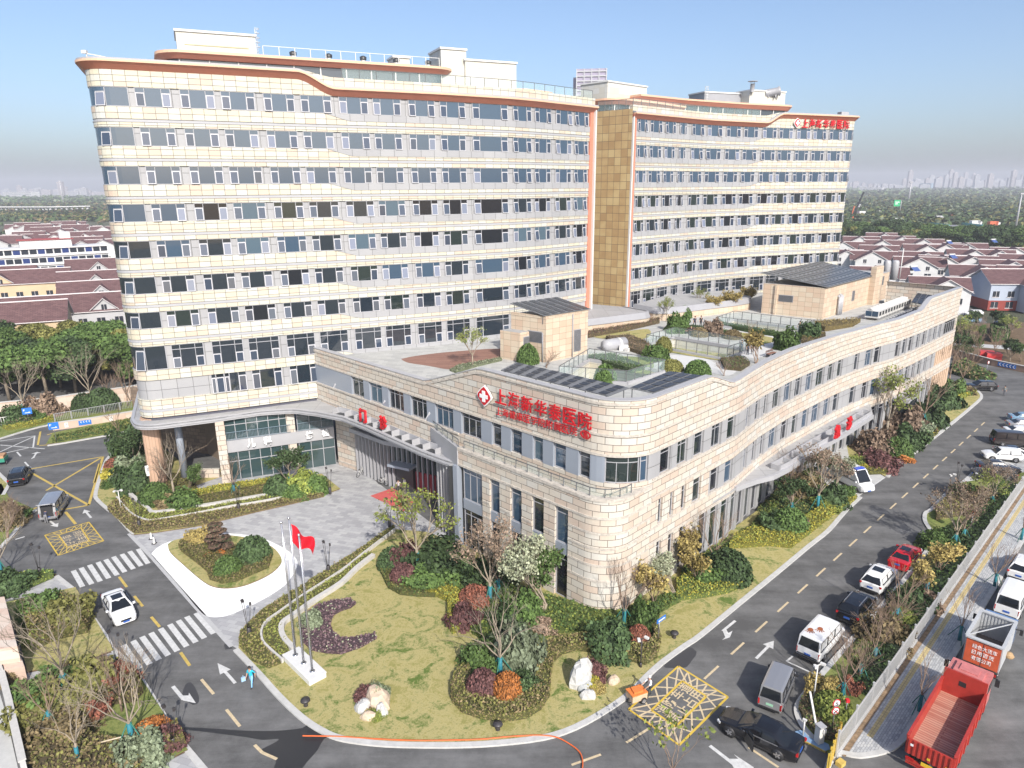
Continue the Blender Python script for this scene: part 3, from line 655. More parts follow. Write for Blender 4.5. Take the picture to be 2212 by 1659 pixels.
# ---------------------------------------------------------------- plant rooms and kit on the two roofs
def offs(P, a, b, o): return [P.pt(u, o) for u in P.cuts(a, b, 4)]
def penthouse(name, label, pts, z0, zc, depth, ztop):
    Q = Path(fillet(pts, 2.2)); c = Q.pt(Q.L/2, 0, z0); t = thing(name, label, 'roof storey', c, 0, None, True)
    q = MB(); slab(q, Q, 0, Q.L, -depth, 0, z0, zc, 0, back=True); q.build('glazed_wall', glassmat('dark_glass', (.05, .06, .07)), t)
    q = MB(); 
    for i in range(int(Q.L/3.2)+1): u = min(Q.L-.2, .1+i*3.2); q.bar(Q.pt(u, .06, z0), Q.pt(u, .06, zc), .22, .14)
    q.build('mullion_row', M_TRIM, t)
    q = MB(); slab(q, Q, 0, Q.L, -depth, .4, zc, ztop-.3, 0, o1top=1.0); q.build('cornice', M_ORANGE, t)
    q = MB(); slab(q, Q, 0, Q.L, -depth, 1.05, ztop-.3, ztop, 0, mt=1); q.build('cornice_trim', [M_PEACH, M_LGREY], t); return t
penthouse('roof_penthouse', 'long set-back roof storey with terracotta cornice above the left end of the front block', [(-48, 104), (-39.6, 87.3), (-21.5, 95.5), (-8.2, 101.5), (-12, 110)], 45.7, 48.85, 5, 49.7)
penthouse('roof_penthouse', 'set-back roof storey with terracotta cornice above the wing behind', [(22, 130), (31.5, 137.2), (44, 144.3), (56.5, 149.6), (53, 158)], 45.9, 48.6, 5, 49.6)
penthouse('roof_penthouse', 'low terracotta-trimmed roof storey right of the two cream plant towers', [(-8, 106), (2.2, 109), (6, 113), (3, 118)], 45.7, 47.0, 4, 47.9)
penthouse('roof_penthouse', 'terracotta-trimmed roof storey at the left end of the wing behind', [(12, 126), (17, 121.5), (24, 127.5), (31, 135)], 45.9, 47.2, 3, 48.1)
M_CRP = brickmat('pale_cladding', [(.52, .49, .42), (.55, .53, .47), (.56, .55, .52)], (.4, .38, .33), 1.2, .9, .012, off=0, rough=.5)
def blockhouse(name, label, c, d, rz, parts=(), m=None, cap=.25, cat='plant room'):
    t = thing(name, label, cat, c, rz); q = MB(); q.box((0, 0, d[2]/2), d); q.build('wall', m or M_CRP, t)
    q = MB(); q.box((0, 0, d[2]+cap/2), (d[0]+.3, d[1]+.3, cap)); q.build('roof_cap', M_TRIM, t)
    for f in parts: f(t)
    return t
rzA = math.atan2(.408, .913)
def slot(t): q = MB(); q.box((0, -3.02, .75), (7, .06, .1)); q.build('groove', mat('groove', (.4, .36, .2), .6), t)
blockhouse('plant_room', 'long white cladded lift housing on the left end of the front roof', (-35.6, 92.2, 49.65), (8.6, 6, 2.1), rzA, (slot,), M_CRP)
def ladder(t):
    q = MB()
    for s in (-.3, .3): q.bar((s, -.2, 0), (s, -.2, 3.2), .06, .06)
    for i in range(9): q.bar((-.3, -.2, .3+i*.35), (.3, -.2, .3+i*.35), .04, .04)
    return q
def cageladder(label, c, rz):
    t = thing('caged_ladder', label, 'ladder', c, rz); ladder(t).build('ladder', M_TRIM, t); q = MB()
    for i in range(5):
        z = 1.2+i*.5; pr = [(.4*math.cos(x), -.2-.4*abs(math.sin(x))) for x in np.linspace(0, PI, 7)]
        for k in range(6): q.bar((*pr[k], z), (*pr[k+1], z), .05, .05)
    q.build('cage', M_TRIM, t)
cageladder('white caged ladder at the right end of the white lift housing', (-30.6, 91.6, 49.5), rzA+1.2)
cageladder('white caged ladder beside the rear wing plant room', (38.2, 146, 49.6), .4)
blockhouse('plant_room', 'cream plant tower with a flat cap, the taller of the pair on the front roof', (-8.6, 104.6, 47.5), (3.6, 5, 4.6), rzA)
blockhouse('plant_room', 'narrow cream plant tower left of the taller capped one', (-15.2, 103.5, 47.5), (2.2, 3, 3.6), rzA)
blockhouse('plant_room', 'wide cream plant room right of the capped towers on the front roof', (-3.8, 106.8, 47.2), (7.6, 6, 3.6), rzA)
blockhouse('plant_room', 'cream plant room with pipes behind the glass balustrade above the tan wall', (18.5, 133, 46), (11, 6, 5.3), .75)
blockhouse('plant_room', 'cream plant room with chimney and duct on the rear wing roof', (50.3, 152, 49.6), (9, 6, 2.6), .39)
blockhouse('plant_room', 'grey louvred plant room left of the chimney on the rear wing roof', (41.5, 150.5, 49.6), (9.5, 5, 2.2), .39, m=M_GREY)
t = thing('roof_chimney', 'steel chimney with a flat rain cap on the rear wing roof', 'chimney', (47.6, 147.2, 51.9)); q = MB(); q.lathe([(.42, 0), (.42, 1.5), (.5, 1.52)]); q.build('stack', M_LGREY, t); q = MB(); q.lathe([(.0, 2.15), (.95, 2.0), (.95, 1.93), (0, 1.95)]); q.build('rain_cap', M_LGREY, t); q = MB(); [q.bar((.35*s, 0, 1.5), (.35*s, 0, 2.), .05, .05) for s in (-1, 1)]; q.build('cap_stay', M_LGREY, t)
t = thing('roof_duct', 'round metal duct mouth right of the chimney on the rear wing roof', 'duct', (52.3, 149.5, 52.1)); ax = Matrix.Rotation(R(80), 3, 'Y'); q = MB(); q.lathe([(.75, -1.4), (.75, 1.2), (.95, 1.5), (.8, 1.5), (.6, .9), (0, .8)], axis=ax); q.build('duct_barrel', M_GREY, t); q = MB(); [q.box((x, 0, -.5), (.2, 1, .9)) for x in (-.7, .7)]; q.build('duct_cradle', M_GREY, t)
for (x, y, l) in ((-36.2, 82.2, 'white domed roof vent nearest the left roof corner'), (-33.2, 83.4, 'second white domed roof vent from the left roof corner')):
    t = thing('roof_vent', l, 'vent', (x, y, 46.5)); q = MB(); q.lathe([(1.25, 0), (1.3, .35), (1.1, .75), (.6, 1.0), (0, 1.08)], n=20); q.build('dome', M_TRIM, t); q = MB(); q.lathe([(1.0, -.8), (1.0, .02)]); q.build('collar', M_GREY, t)
t = thing('roof_vent', 'half-round metal vent hood above the terracotta cornice', 'vent', (-26.5, 86.6, 46.5)); ax = Matrix.Rotation(R(90), 3, 'X'); q = MB(); q.lathe([(1.1, -.6), (1.2, .0), (1.1, .5), (.8, .55)], axis=ax, n=24); q.build('hood', M_LGREY, t); q = MB(); q.box((0, 0, -.6), (1.8, .8, .8)); q.build('base', M_GREY, t)
def guard(label, a, b, z, n, h=1.1, name='roof_guardrail'):
    P = Path([a, b]); railing(name, label, P, 0, P.L, 0, z, h, P.L/n, glass=False, mr=M_TRIM)
guard('white guardrail on the long roof storey right of the white lift housing', (-30, 92.5), (-9.5, 101.9), 49.7, 12, 1.3)
for i in range(5):
    p = Vector((-27, 94.6, 49.7)).lerp(Vector((-11, 101.8, 49.7)), i/4)
    t = thing('roof_fan', 'small dark roof fan behind the white guardrail', 'fan', p, rzA, 'roof fans behind the white guardrail'); q = MB(); q.lathe([(.3, 0), (.3, .55)], n=10); q.build('fan_stand', M_TRIM, t); q = MB(); q.lathe([(.42, .55), (.45, .9), (.15, 1.05), (0, 1.05)], n=12); q.build('fan_head', M_DARK, t)
t = thing('window_cleaning_rig', 'small grey rig box on the far right corner of the rear wing roof', 'roof rig', (64.5, 143.8, 46.9), .4); q = MB(); q.box((0, 0, .5), (1.9, 1, .8)); q.build('rig_body', M_LGREY, t); q = MB(); q.bar((-1.6, 0, .2), (1.6, 0, .2), .15, .15); q.build('rig_rail', M_DARK, t)
t = thing('floodlight', 'white floodlight arm on the far left corner of the front roof', 'floodlight', (-43.2, 77.6, 47.1)); q = MB(); q.bar((0, 0, 0), (0, 0, .6), .08, .08); q.bar((0, 0, .6), (1.6, .6, .35), .08, .08); q.build('arm', M_TRIM, t); q = MB(); q.box((-.2, 0, .75), (.5, .35, .3)); q.build('lamp_head', M_TRIM, t)
# ================================================================ THREE-STOREY PODIUM
PQ = Path(fillet([(-24.9, 84.6), (8.95, 50.75), (21.6, 63.4), (26.2, 69.3), (31.2, 74.9), (40.9, 84.4), (45.0, 88.0), (49.4, 91.6), (53.5, 94.5), (59.5, 99.9), (74.2, 114.0), (66, 122)], [0, 4.0, 6, 10, 20, 8, 8, 10, 10, 8, .6, 0], n=10))
PQL = Path(fillet([(-5.2, 62.2), (7.6, 49.4), (11.6, 53.4)], 4.5, n=12))
podium = thing('podium_building', 'low stone-clad hospital block with a rounded corner and roof garden', 'hospital building', (10, 70, 0), 0, None, True)
SN = lambda x, y: PQ.near(x, y)
sA, sB, sEnd = SN(-8.9, 68.6), SN(-3.2, 62.9), SN(74.2, 114.0)
sR0, sR1 = SN(17.9, 59.7), SN(20.6, 62.4); sT0, sT1 = SN(59.3, 99.8), SN(62.8, 103.2); sCor = SN(8.95, 52.3)
def ptop(u):
    if u < sA: return 15.25
    if u < sB: return 15.25+2.75*(u-sA)/(sB-sA)
    if u < sR0: return 18.
    if u < sR1: return 18-1.4*(u-sR0)/(sR1-sR0)
    if u < sT0: return 16.6+.25*math.sin((u-sR1)*.12)
    if u < sT1: return 16.6+1.4*sm((u-sT0)/(sT1-sT0))
    return 18.
def colsQ(P, z, *spec):
    o = []
    for conv, s in spec:
        for p_ in s.split():
            a, b = [float(v) for v in p_.split('-')]; o.append((sx(P, conv(a), z), sx(P, conv(b), z)))
    return o
cCA = lambda x: (2000+x/2.0733)/1.8517
cCB = lambda x: (1300+x/2.37)/1.8517
cCC = lambda x: (2600+x/1.7015)/1.8517
cMR = lambda x: 1475+x/3
M_SILL = mat('rough_stone_ledge', (.46, .42, .37), .85, .25, 3., bump=.9)
def ledge(q, P, a, b, z, h=.2, o=.07, m=1): slab(q, P, a, b, -.1, o, z, z+h, m, step=1.4)
def band(q, P, a, b, z0, z1, wins, m=0, depth=.32, o=0., step=None):
    """wall between the windows of one storey: piers with real reveals"""
    u = a
    for w0, w1 in sorted(wins):
        if w0 > u+.03: slab(q, P, u, w0, -depth, o, z0, z1, m, step=step)
        u = max(u, w1)
    if u < b-.03: slab(q, P, u, b, -depth, o, z0, z1, m, step=step)
def piers(P, a, b, z0, z1, wins, m):
    u = a
    for w0, w1 in sorted(wins)+[(b, b)]:
        if w0 > u+.03: q = MB(); slab(q, P, u, w0, -.32, 0, z0, z1, 0); q.build('pier', m, podium)
        u = max(u, w1)
# mass behind the cladding
inner = [tuple(PQ.pt(u, -.45)[:2]) for u in PQ.cuts(0, sEnd, 5)]
ZR = 14.0; Z4 = lambda x, y, z=ZR: G('D', (2000+x/1.7015)/1.8517, (1150+y/1.7015)/1.8517, z)
WELLS = [[(5.3, 73.2), (12.2, 71.2), (17.0, 75.8), (9.4, 81.4)], [(17.9, 89.4), (25.5, 81.7), (30.2, 86.2), (22.5, 94.0)], [(30.9, 102.0), (39.6, 94.6), (43.4, 98.6), (34.6, 106.6)]]
from mathutils.geometry import tessellate_polygon
def holed(q, outer, holes, z, m=0):
    loops = [[Vector((*p[:2], z)) for p in l] for l in [outer]+holes]; flat = [v for l in loops for v in l]
    for t in tessellate_polygon(loops):
        a, b, c = [flat[i] for i in t]
        if (b-a).cross(c-a).z < 0: b, c = c, b
        q.face([a, b, c], m)
q = MB(); q.prism(inner+[(66, 122), (40, 125), (19, 112), (11, 105)], 8.0, 13.9, 0, 1); q.f.pop(0); q.m.pop(0); q.uv.pop(0)
q.build('core_wall', [M_ROOF, M_DARK], podium)
q = MB(); holed(q, inner+[(66, 122), (55, 140), (18, 118), (12, 108), (-6, 95)], WELLS, ZR); q.build('terrace_floor', M_FLOOR, podium)
inner2 = [(-6.2, 62.6), *[tuple(PQL.pt(u, -.45)[:2]) for u in PQL.cuts(.3, PQL.L, 3)], *[tuple(PQ.pt(u, -.45)[:2]) for u in PQ.cuts(SN(15, 56.8), sEnd, 5)], (66, 122), (30, 110), (0, 76)]
q = MB(); q.prism(inner2, -.05, 8.4, 0, 1); q.build('core_wall', [M_ROOF, M_DARK], podium)
w3f = colsQ(PQ, 12.2, (cCB, '250-365 420-540 600-745 810-965 1045-1215 1290-1480 1580-1670 1760-1865 1950-2065'), (cCA, '270-355 440-545 650-745 865-1160 1166-1228'))
w3f = w3f[:8]+colsQ(PQ, 12.2, (cCA, '90-175 270-355 440-545 650-745'))
wcor = colsQ(PQ, 12.2, (cCA, '865-1158 1166-1228'))
w3r = colsQ(PQ, 12.0, (cCC, '68-140 185-255 300-365 418-485 525-580 655-678 715-745 775-800 835-885 912-960 985-1030 1060-1105 1130-1185 1210-1250 1275-1308 1390-1420 1465-1510 1525-1565 1670-1700 1717-1745 1760-1788 1812-1835 1852-1878 1893-1910 1928-1948 1962-1980 1997-2012 2030-2043 2058-2070'))
w2r = colsQ(PQ, 7.5, (cCA, '1310-1345 1408-1440 1503-1540 1598-1665'), (cCC, '410-465 507-560 638-660 695-720 750-775 808-858 890-935 965-1000 1035-1075 1100-1150 1180-1220 1245-1282 1358-1395 1440-1480 1500-1540 1650-1675 1690-1715 1735-1760 1780-1800 1820-1843 1862-1880 1905-1918'))
w1r = colsQ(PQ, 3.0, (cCA, '1290-1330 1388-1430 1480-1525 1570-1660 1705-1790 1830-1866'))
# top wall with the characters
q = MB(); slab(q, PQ, 0, sEnd, -.5, 0, 13.3, ptop, 0, step=.9, mt=2)
slab(q, PQ, sEnd, PQ.L, -.5, 0, 0, 18, 0)
for z, a, b in ((13.22, 0, sEnd), (14.95, sA-4, sEnd)): ledge(q, PQ, a, b, z)
slab(q, PQ, 0, sEnd, -.12, .09, lambda u: ptop(u)-.42, lambda u: ptop(u)-.2, 1, step=.9)
slab(q, PQ, 0, sEnd, -.62, .05, lambda u: ptop(u), lambda u: ptop(u)+.09, 2, step=.9)
q.build('upper_wall', [M_STONE, M_SILL, M_LGREY], podium)
q = MB(); slab(q, PQ, 0, sEnd, -.66, -.5, 13.9, lambda u: ptop(u), 0, step=2, back=True); q.build('parapet_inside', M_LGREY, podium)
# third storey: grey piers
piers(PQ, 0, wcor[0][0], 10.9, 13.3, w3f, M_BLUEG); piers(PQ, wcor[-1][1], sEnd, 10.9, 13.3, w3r, M_GPAN)
for a, b in w3f: window(PQ, a, b, 10.92, 13.26, podium, 'simple', -.26)
window(PQ, *wcor[0], 10.92, 13.26, podium, 'simple', -.2, gl=GL[2], label='curved corner window of the third storey'); window(PQ, *wcor[1], 10.92, 13.26, podium, 'simple', -.2, gl=GL[1])
for a, b in w3r: window(PQ, a, b, 10.92, 13.26, podium, 'simple', -.24, gl=random.choice(GL[:4]))
# second storey on the right, wall bands below
s2 = SN(18.4, 60.2); sC = SN(11.6, 53.4); sF = SN(67.3, 107.2)
q = MB(); slab(q, PQ, sC, sEnd, -.4, 0, 8.66, 10.9, 0, step=1.5); slab(q, PQ, 0, sC, -.4, 0, 8.3, 10.9, 0, step=1.5); ledge(q, PQ, sC, sEnd, 10.72); ledge(q, PQ, sC, sEnd, 9.1); ledge(q, PQ, 0, SN(-5.3, 65), 10.72, o=.12); ledge(q, PQ, 0, SN(-5.3, 65), 8.72); q.build('middle_wall', [M_STONE, M_SILL], podium)
piers(PQ, sC, s2, 6.3, 8.66, w2r[:4], M_STONE); piers(PQ, s2, sF, 6.3, 8.66, w2r[4:], M_GPAN)
fins = [(SN(67.5, 107.4)+i*1.05, SN(67.5, 107.4)+i*1.05+.5) for i in range(9)]; fins = [f for f in fins if f[1] < sEnd-.6]
piers(PQ, sF, sEnd, 6.3, 8.66, fins, mat('peach_stone', (.54, .39, .28), .7, .12, 1.))
q = MB(); slab(q, PQ, sF, sEnd-.2, -.45, -.3, .0, 8.66, 0); q.build('fin_backing', M_SILL, podium)
for a, b in w2r: window(PQ, a, b, 6.32, 8.62, podium, 'simple', -.24, gl=random.choice(GL[:4]))
sG = SN(16.3, 58.1)
q = MB(); slab(q, PQ, sC, sEnd, -.4, 0, 4.6, 6.3, 0, step=1.5); ledge(q, PQ, sC, sEnd, 6.12); ledge(q, PQ, sC, sEnd, 4.7); band(q, PQ, sC, SN(17.2, 59), 0, 4.6, w1r[:3], 0); ledge(q, PQ, sC, sC+3, 3.0)
band(q, PQ, sF, sEnd, 0, 4.6, fins, 2); slab(q, PQ, sEnd-.25, sEnd, -.3, .02, 0, 13.2, 0); q.build('lower_wall', [M_STONE, M_SILL, MATS['peach_stone']], podium)
for a, b in w1r[:3]: window(PQ, a, b, .6, 4.5, podium, 'simple', -.24, gl=GL[3])
# ground storey on the right: grey glazed bays
bays = []; u = SN(17.2, 59)
while u < sF-2: bays.append((u+.35, u+1.75)); u += 2.1
piers(PQ, SN(17.2, 59), sF, 0, 4.6, bays, M_GPAN)
for a, b in bays: window(PQ, a, b, .2, 4.5, podium, 'simple', -.22, gl=random.choice((GL[3], GL[0], GL[2])), lim=130)
flush_windows(podium)
# lower front with the terrace in front of the third storey
wl = [(sx(PQL, cCA(a), 6.9), sx(PQL, cCA(b), 6.9)) for a, b in ((85, 178), (262, 362), (453, 563))]
wl = [(sx(PQL, cCB(1300), 6.9), sx(PQL, cCB(1490), 6.9)), (sx(PQL, cCB(1560), 6.9), sx(PQL, cCB(1655), 6.9))]+wl
q = MB(); slab(q, PQL, 0, PQL.L, -.5, 0, 8.6, 10.45, 0, step=1.2, mt=1)
ledge(q, PQL, 0, PQL.L, 10.18, .26, .08); ledge(q, PQL, 0, PQL.L, 8.62)
band(q, PQL, .9, PQL.L, 0, 8.6, wl, 0, .4)
for z in (2.95, 4.35, 5.9, 7.25): ledge(q, PQL, wl[-1][1]+.02, PQL.L, z, .2, .05)
for i in range(len(wl)-1):
    for z in (4.35, 5.9): ledge(q, PQL, wl[i][1]+.02, wl[i+1][0]-.02, z, .2, .05)
q.build('front_wall', [M_STONE, M_SILL], podium)
for a, b in wl: q = MB(); slab(q, PQL, a, b, -.4, -.1, 4.25, 5.25, 0); q.build('spandrel_panel', M_BLUEG, podium)
for a, b in wl:
    window(PQL, a, b, 5.25, 8.55, podium, 'simple', -.26, gl=random.choice((GL[0], GL[1])), lim=400); window(PQL, a, b, .1, 4.25, podium, 'simple', -.26, gl=GL[3], lim=400)
# terrace floor, planting and balustrade
tf = [PQL.pt(u, -.4) for u in PQL.cuts(.3, PQL.L, 2)]+[PQ.pt(u, 0) for u in reversed(PQ.cuts(SN(-7.5, 67.3), SN(11.6, 53.4), 2))]
q = MB(); q.face([(p.x, p.y, 9.55) for p in tf]); q.build('terrace_floor', M_FLOOR, podium)
tg = [PQL.pt(u, -.7) for u in PQL.cuts(.8, PQL.L-1, 2)]+[PQL.pt(u, -1.5) for u in reversed(PQL.cuts(1.5, PQL.L-2, 2))]
mb = MB(); mb.face([(p.x, p.y, 9.75) for p in tg]); tag(mb.build('terrace_grass', M_LAWN), kind='stuff')
railing('glass_railing', 'glass balustrade along the planted terrace under the red characters', PQL, .6, PQL.L-2.6, -.25, 10.45, .75, 1.35)
q = MB(); DP = Path([(-8.4, 68.1), (-5.2, 62.2)]); slab(q, DP, 0, DP.L, -.25, .1, 7.6, 10.45, 0); q.build('terrace_side_wall', M_LGREY, podium)
railing('glass_railing', 'slanting glass balustrade where the planted terrace meets the entrance canopy', DP, .1, DP.L-.1, -.1, 10.45, .75, 1.3)
# curved glazing of the lower front's left end, behind the fins
q = MB(); LP = Path([(-8.3, 73.0), (-7.5, 66.5), (-5.3, 62.3)]); slab(q, LP, 0, LP.L, -.3, -.1, 0, 8.3, 0); q.build('lobby_side_glass', GL[0], podium)
for i in range(14):
    u = LP.L*(i+.3)/14; q = MB(); slab(q, LP, u, u+.14, -.1, .35, 0, 8.2, 0); q.build('fin', M_LGREY, podium)
q = MB(); q.box((-5.35, 62.3, 4.3), (.6, .6, 8.6), PI/4); q.build('corner_pier', M_BLUEG, podium)
# recessed shop front under the tall block
SP = Path([G('ML', 1492, 1460), G('ML', 2180, 1352)]); SL = SP.L; uc = sx(SP, cc('ML', 1900, 0)[0], 2); ue = sx(SP, cc('ML', 1945, 0)[0], 2)
shop = podium
q = MB(); slab(q, SP, -.0, SL, -.3, .25, 3.75, 5.25, 0); q.build('fascia', M_LGREY, tower)
for a, b, z0, z1, nm in ((0, uc, 0, 3.75, 'shopfront'), (ue, SL, 0, 3.75, 'shopfront'), (0, uc, 5.25, 8.1, 'upper_glazing'), (ue, SL, 5.25, 8.1, 'upper_glazing')):
    q = MB(); slab(q, SP, a, b, -.3, 0, z0, z1, 0); w = q.build(nm, glassmat('shop_glass', (.035, .062, .066), 1.8), tower); q = MB()
    n = max(3, int((b-a)/1.15))
    for i in range(n+1): u = a+(b-a)*i/n; slab(q, SP, u-.04, u+.04, 0, .07, z0, z1)
    for z in (z0+.05, z0+(2.5 if z0 < 1 else 1.9), z1-.05): slab(q, SP, a, b, 0, .06, z-.04, z+.04)
    q.build('frame', M_FR, w)
for a, b in ((0, uc), (ue, SL)):
    P2 = SP; q = MB()
    for z in (5.35, 6.3): slab(q, SP, a, b, .3, .35, z, z+.05)
    n = int((b-a)/.16)
    for i in range(n): u = a+(b-a)*(i+.5)/n; slab(q, SP, u-.012, u+.012, .31, .34, 5.4, 6.3)
    q.build('balcony_rail', mat('blue_grey_rail', (.16, .22, .27), .5), tower)
for c, w_, d_, rz in ((G('ML', 1465, 1475), 1.0, .9, rzA), (G('ML', 1905, 1398)+Vector((0, .1, 0)), 1.0, .8, rzA), (G('ML', 2195, 1352)+Vector((.3, .3, 0)), .8, .8, rzA)):
    q = MB(); q.box((c.x, c.y+.3, 4.2), (w_, d_, 8.4), rz); q.build('column', M_STONE, tower)
c = G('ML', 1003, 1500); q = MB(); rr = fillet([(-.9, -1.1), (.9, -1.1), (.9, 1.1), (-.9, 1.1), (-.9, -1.1)], .5)
C1 = Vector((c.x, c.y+1.15, 0)); q.prism([tuple((Matrix.Rotation(rzA, 3, 'Z') @ p+C1)[:2]) for p in fillet([(0, -1.1), (.95, -1.1), (.95, 1.1), (-.95, 1.1), (-.95, -1.1), (0, -1.1)], .6, 9)], 0, 8.5); q.build('column', brickmat('fluted_cladding', [(.46, .30, .21), (.52, .36, .26)], (.3, .2, .14), .35, 9, .03, off=0), tower)
q = MB(); q.tube((C1.x+2.6, C1.y+1.2, 0), (C1.x+2.6, C1.y+1.2, 8.4), .42, n=20); q.build('round_column', M_BLUEG, tower)
# deep recess: dark wall with tiles, low wall
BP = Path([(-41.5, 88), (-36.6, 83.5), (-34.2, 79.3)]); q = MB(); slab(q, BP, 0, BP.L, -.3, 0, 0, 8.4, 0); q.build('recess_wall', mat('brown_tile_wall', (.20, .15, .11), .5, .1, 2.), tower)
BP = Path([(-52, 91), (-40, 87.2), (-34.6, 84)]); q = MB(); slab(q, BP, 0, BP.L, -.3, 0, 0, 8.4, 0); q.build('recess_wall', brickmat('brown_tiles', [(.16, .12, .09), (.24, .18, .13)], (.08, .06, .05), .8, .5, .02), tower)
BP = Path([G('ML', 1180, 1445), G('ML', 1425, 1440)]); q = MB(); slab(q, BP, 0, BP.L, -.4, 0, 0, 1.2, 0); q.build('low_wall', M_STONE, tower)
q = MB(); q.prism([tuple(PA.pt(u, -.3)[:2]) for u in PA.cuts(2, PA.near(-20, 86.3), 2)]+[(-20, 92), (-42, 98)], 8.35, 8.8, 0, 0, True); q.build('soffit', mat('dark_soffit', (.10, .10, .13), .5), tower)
# side wall between shops and lobby, lobby front
WP = Path([G('ML', 2196, 1352), G('MM', 118, 1398)]); q = MB(); slab(q, WP, 0, WP.L, -.4, 0, 0, 8.3, 0); ledge(q, WP, 0, WP.L, .5); ledge(q, WP, 0, WP.L, 3.6); q.build('entrance_side_wall', [M_STONE, M_SILL], podium)
LB = Path([G('MM', 118, 1398), G('MM', 330, 1490), G('MM', 640, 1562)])
q = MB(); slab(q, LB, 0, LB.L, -.3, 0, 0, 8.2, 0); lob = q.build('lobby_glazing', glassmat('lobby_glass', (.03, .045, .045), 1.8), podium)
for i in range(20):
    u = LB.L*i/19; q = MB(); slab(q, LB, max(0, u-.06), min(LB.L, u+.06), 0, .4, 0, 5.6); q.build('mullion', M_FR, lob)
q = MB(); slab(q, LB, 0, LB.L, 0, 1.1, 5.6, 6.1); q.build('lobby_fascia', M_LGREY, podium)
ud = sx(LB, cc('MM', 430, 0)[0], 1.2); q = MB(); slab(q, LB, ud-1.2, ud+1.2, .1, .55, 0, 3.2); dv = q.build('entrance_door', M_DARK, podium); q = MB(); slab(q, LB, ud-1.5, ud+1.5, .1, 1.6, 3.2, 3.5); q.build('door_hood', M_BLUEG, podium)
for k in (-1, 1): q = MB(); slab(q, LB, ud+k*.1-.03, ud+k*.1+.03, .55, .62, .9, 1.5); q.build('handle', M_TRIM, dv)
q = MB(); slab(q, LB, LB.L-3.2, LB.L-.4, .05, .2, .1, 2.6); q.build('red_display_board', mat('deep_red_board', (.22, .02, .03), .5), podium)
# ---------------------------------------------------------------- entrance canopies
zc = 8.45; edge = fillet([(-52.5, 95), (-44.6, 77.2), (-43.0, 74.9), (-40.7, 74.8), (-34.8, 77.4), (-30.3, 79.8), (-26.7, 80.5), (-23.5, 79.3), (-20.0, 77.4), (-16.7, 74.2), (-13.5, 70.7), (-9.6, 66.5), (-7.0, 64.1), (-5.1, 62.6)], 3, 6)
EP = Path(edge); back = [tuple(PA.pt(u, .0)[:2]) for u in PA.cuts(0, PA.near(-24.6, 84.2), 2)]+[tuple(PQ.pt(u, .0)[:2]) for u in PQ.cuts(.3, SN(-8.4, 68.1), 3)]
canopy = thing('entrance_canopy', 'long curved grey canopy with red characters over the front entrance', 'canopy', (-14, 72, 8), 0, None, True)
q = MB(); poly = [tuple(p[:2]) for p in EP.p]+back[::-1]; q.prism(poly, zc-.18, zc+.02, 0, 0, True); q.build('deck', brickmat('canopy_panels', [(.33, .33, .335), (.37, .37, .375)], (.18, .18, .18), 2.4, 1.2, .02, off=0, rough=.5), canopy)
q = MB(); slab(q, EP, 0, EP.L, -.35, .0, zc-.5, zc+.12, 0, step=1.5, back=True); slab(q, EP, 0, EP.L, -.2, .1, zc-.3, zc-.1, 0, step=1.5); q.build('rounded_fascia', M_LGREY, canopy)
u0 = EP.near(-21.5, 78.2); u1 = EP.near(-8.0, 65)
for i in range(11):
    u = u0+(u1-u0)*i/10; a = EP.pt(u, -.35, zc+.02); b = EP.pt(u, -1.3, zc+.02); q = MB(); q.bar(a+Vector((0, 0, .32)), b+Vector((0, 0, .32)), .08, .62); q.build('upstand', M_LGREY, canopy)
for i in range(10):
    ua = u0+(u1-u0)*(i+.15)/10; ub = u0+(u1-u0)*(i+.85)/10; q = MB(); q.face([EP.pt(ua, -.5, zc+.05), EP.pt(ub, -.5, zc+.05), EP.pt(ub, -1.25, zc+.05), EP.pt(ua, -1.25, zc+.05)]); q.build('roof_opening', M_DARK, canopy)
q = MB(); slab(q, EP, u0, u1, -1.4, -1.3, zc+.02, zc+.65, 0, back=True); q.build('upstand', M_LGREY, canopy)
for (k, x0, y0, x1, y1) in (('ML', 2175, 830, 2118, 940), ('MM', 282, 938, 215, 1050), ('MM', 572, 1015, 490, 1165)):
    a = onplane(k, x0, y0, (-8.9, 68.6), (1, 1)); b = G(k, x1, y1, zc+.1); q = MB(); q.tube(a, b, .11, n=10); q.build('tie_rod', M_LGREY, canopy)
for ch, k, x, y in (('门', 'MM', 137, 1035), ('诊', 'MM', 268, 1082)):
    p = G(k, x, y, 9.6); letters('character', ch, p, (.707, -.707, 0), (0, 0, 1), 1, M_RED, .12, .03, canopy, fit=(1.25, 1.6))
# emergency canopy on the right side
ca = thing('emergency_canopy', 'grey canopy with red characters along the right side of the stone block', 'canopy', (30, 70, 5), 0, None, True)
ze = 5.2; ea = SN(19.2, 61.0); eb = SN(49.5, 91.6)
out = PL('MR 345,1505 480,1455 590,1428 700,1372 900,1240 1060,1150 1235,1035', ze)
OP = Path(out); q = MB(); q.prism([tuple(p[:2]) for p in OP.p]+[tuple(PQ.pt(u)[:2]) for u in reversed(PQ.cuts(ea, eb, 3))], ze-.2, ze, 0, 0, True); q.build('deck', MATS['canopy_panels'], ca)
q = MB(); slab(q, OP, 0, OP.L, -.3, .05, ze-.4, ze+.12, 0, back=True); q.build('fascia', M_LGREY, ca)
v0 = OP.near(*G('MR', 640, 1400, ze)[:2])
for i in range(11):
    u = v0+(OP.L-v0)*i/10; q = MB(); q.bar(OP.pt(u, -.3, ze+.3), OP.pt(u, -1.3, ze+.3), .08, .6); q.build('upstand', M_LGREY, ca)
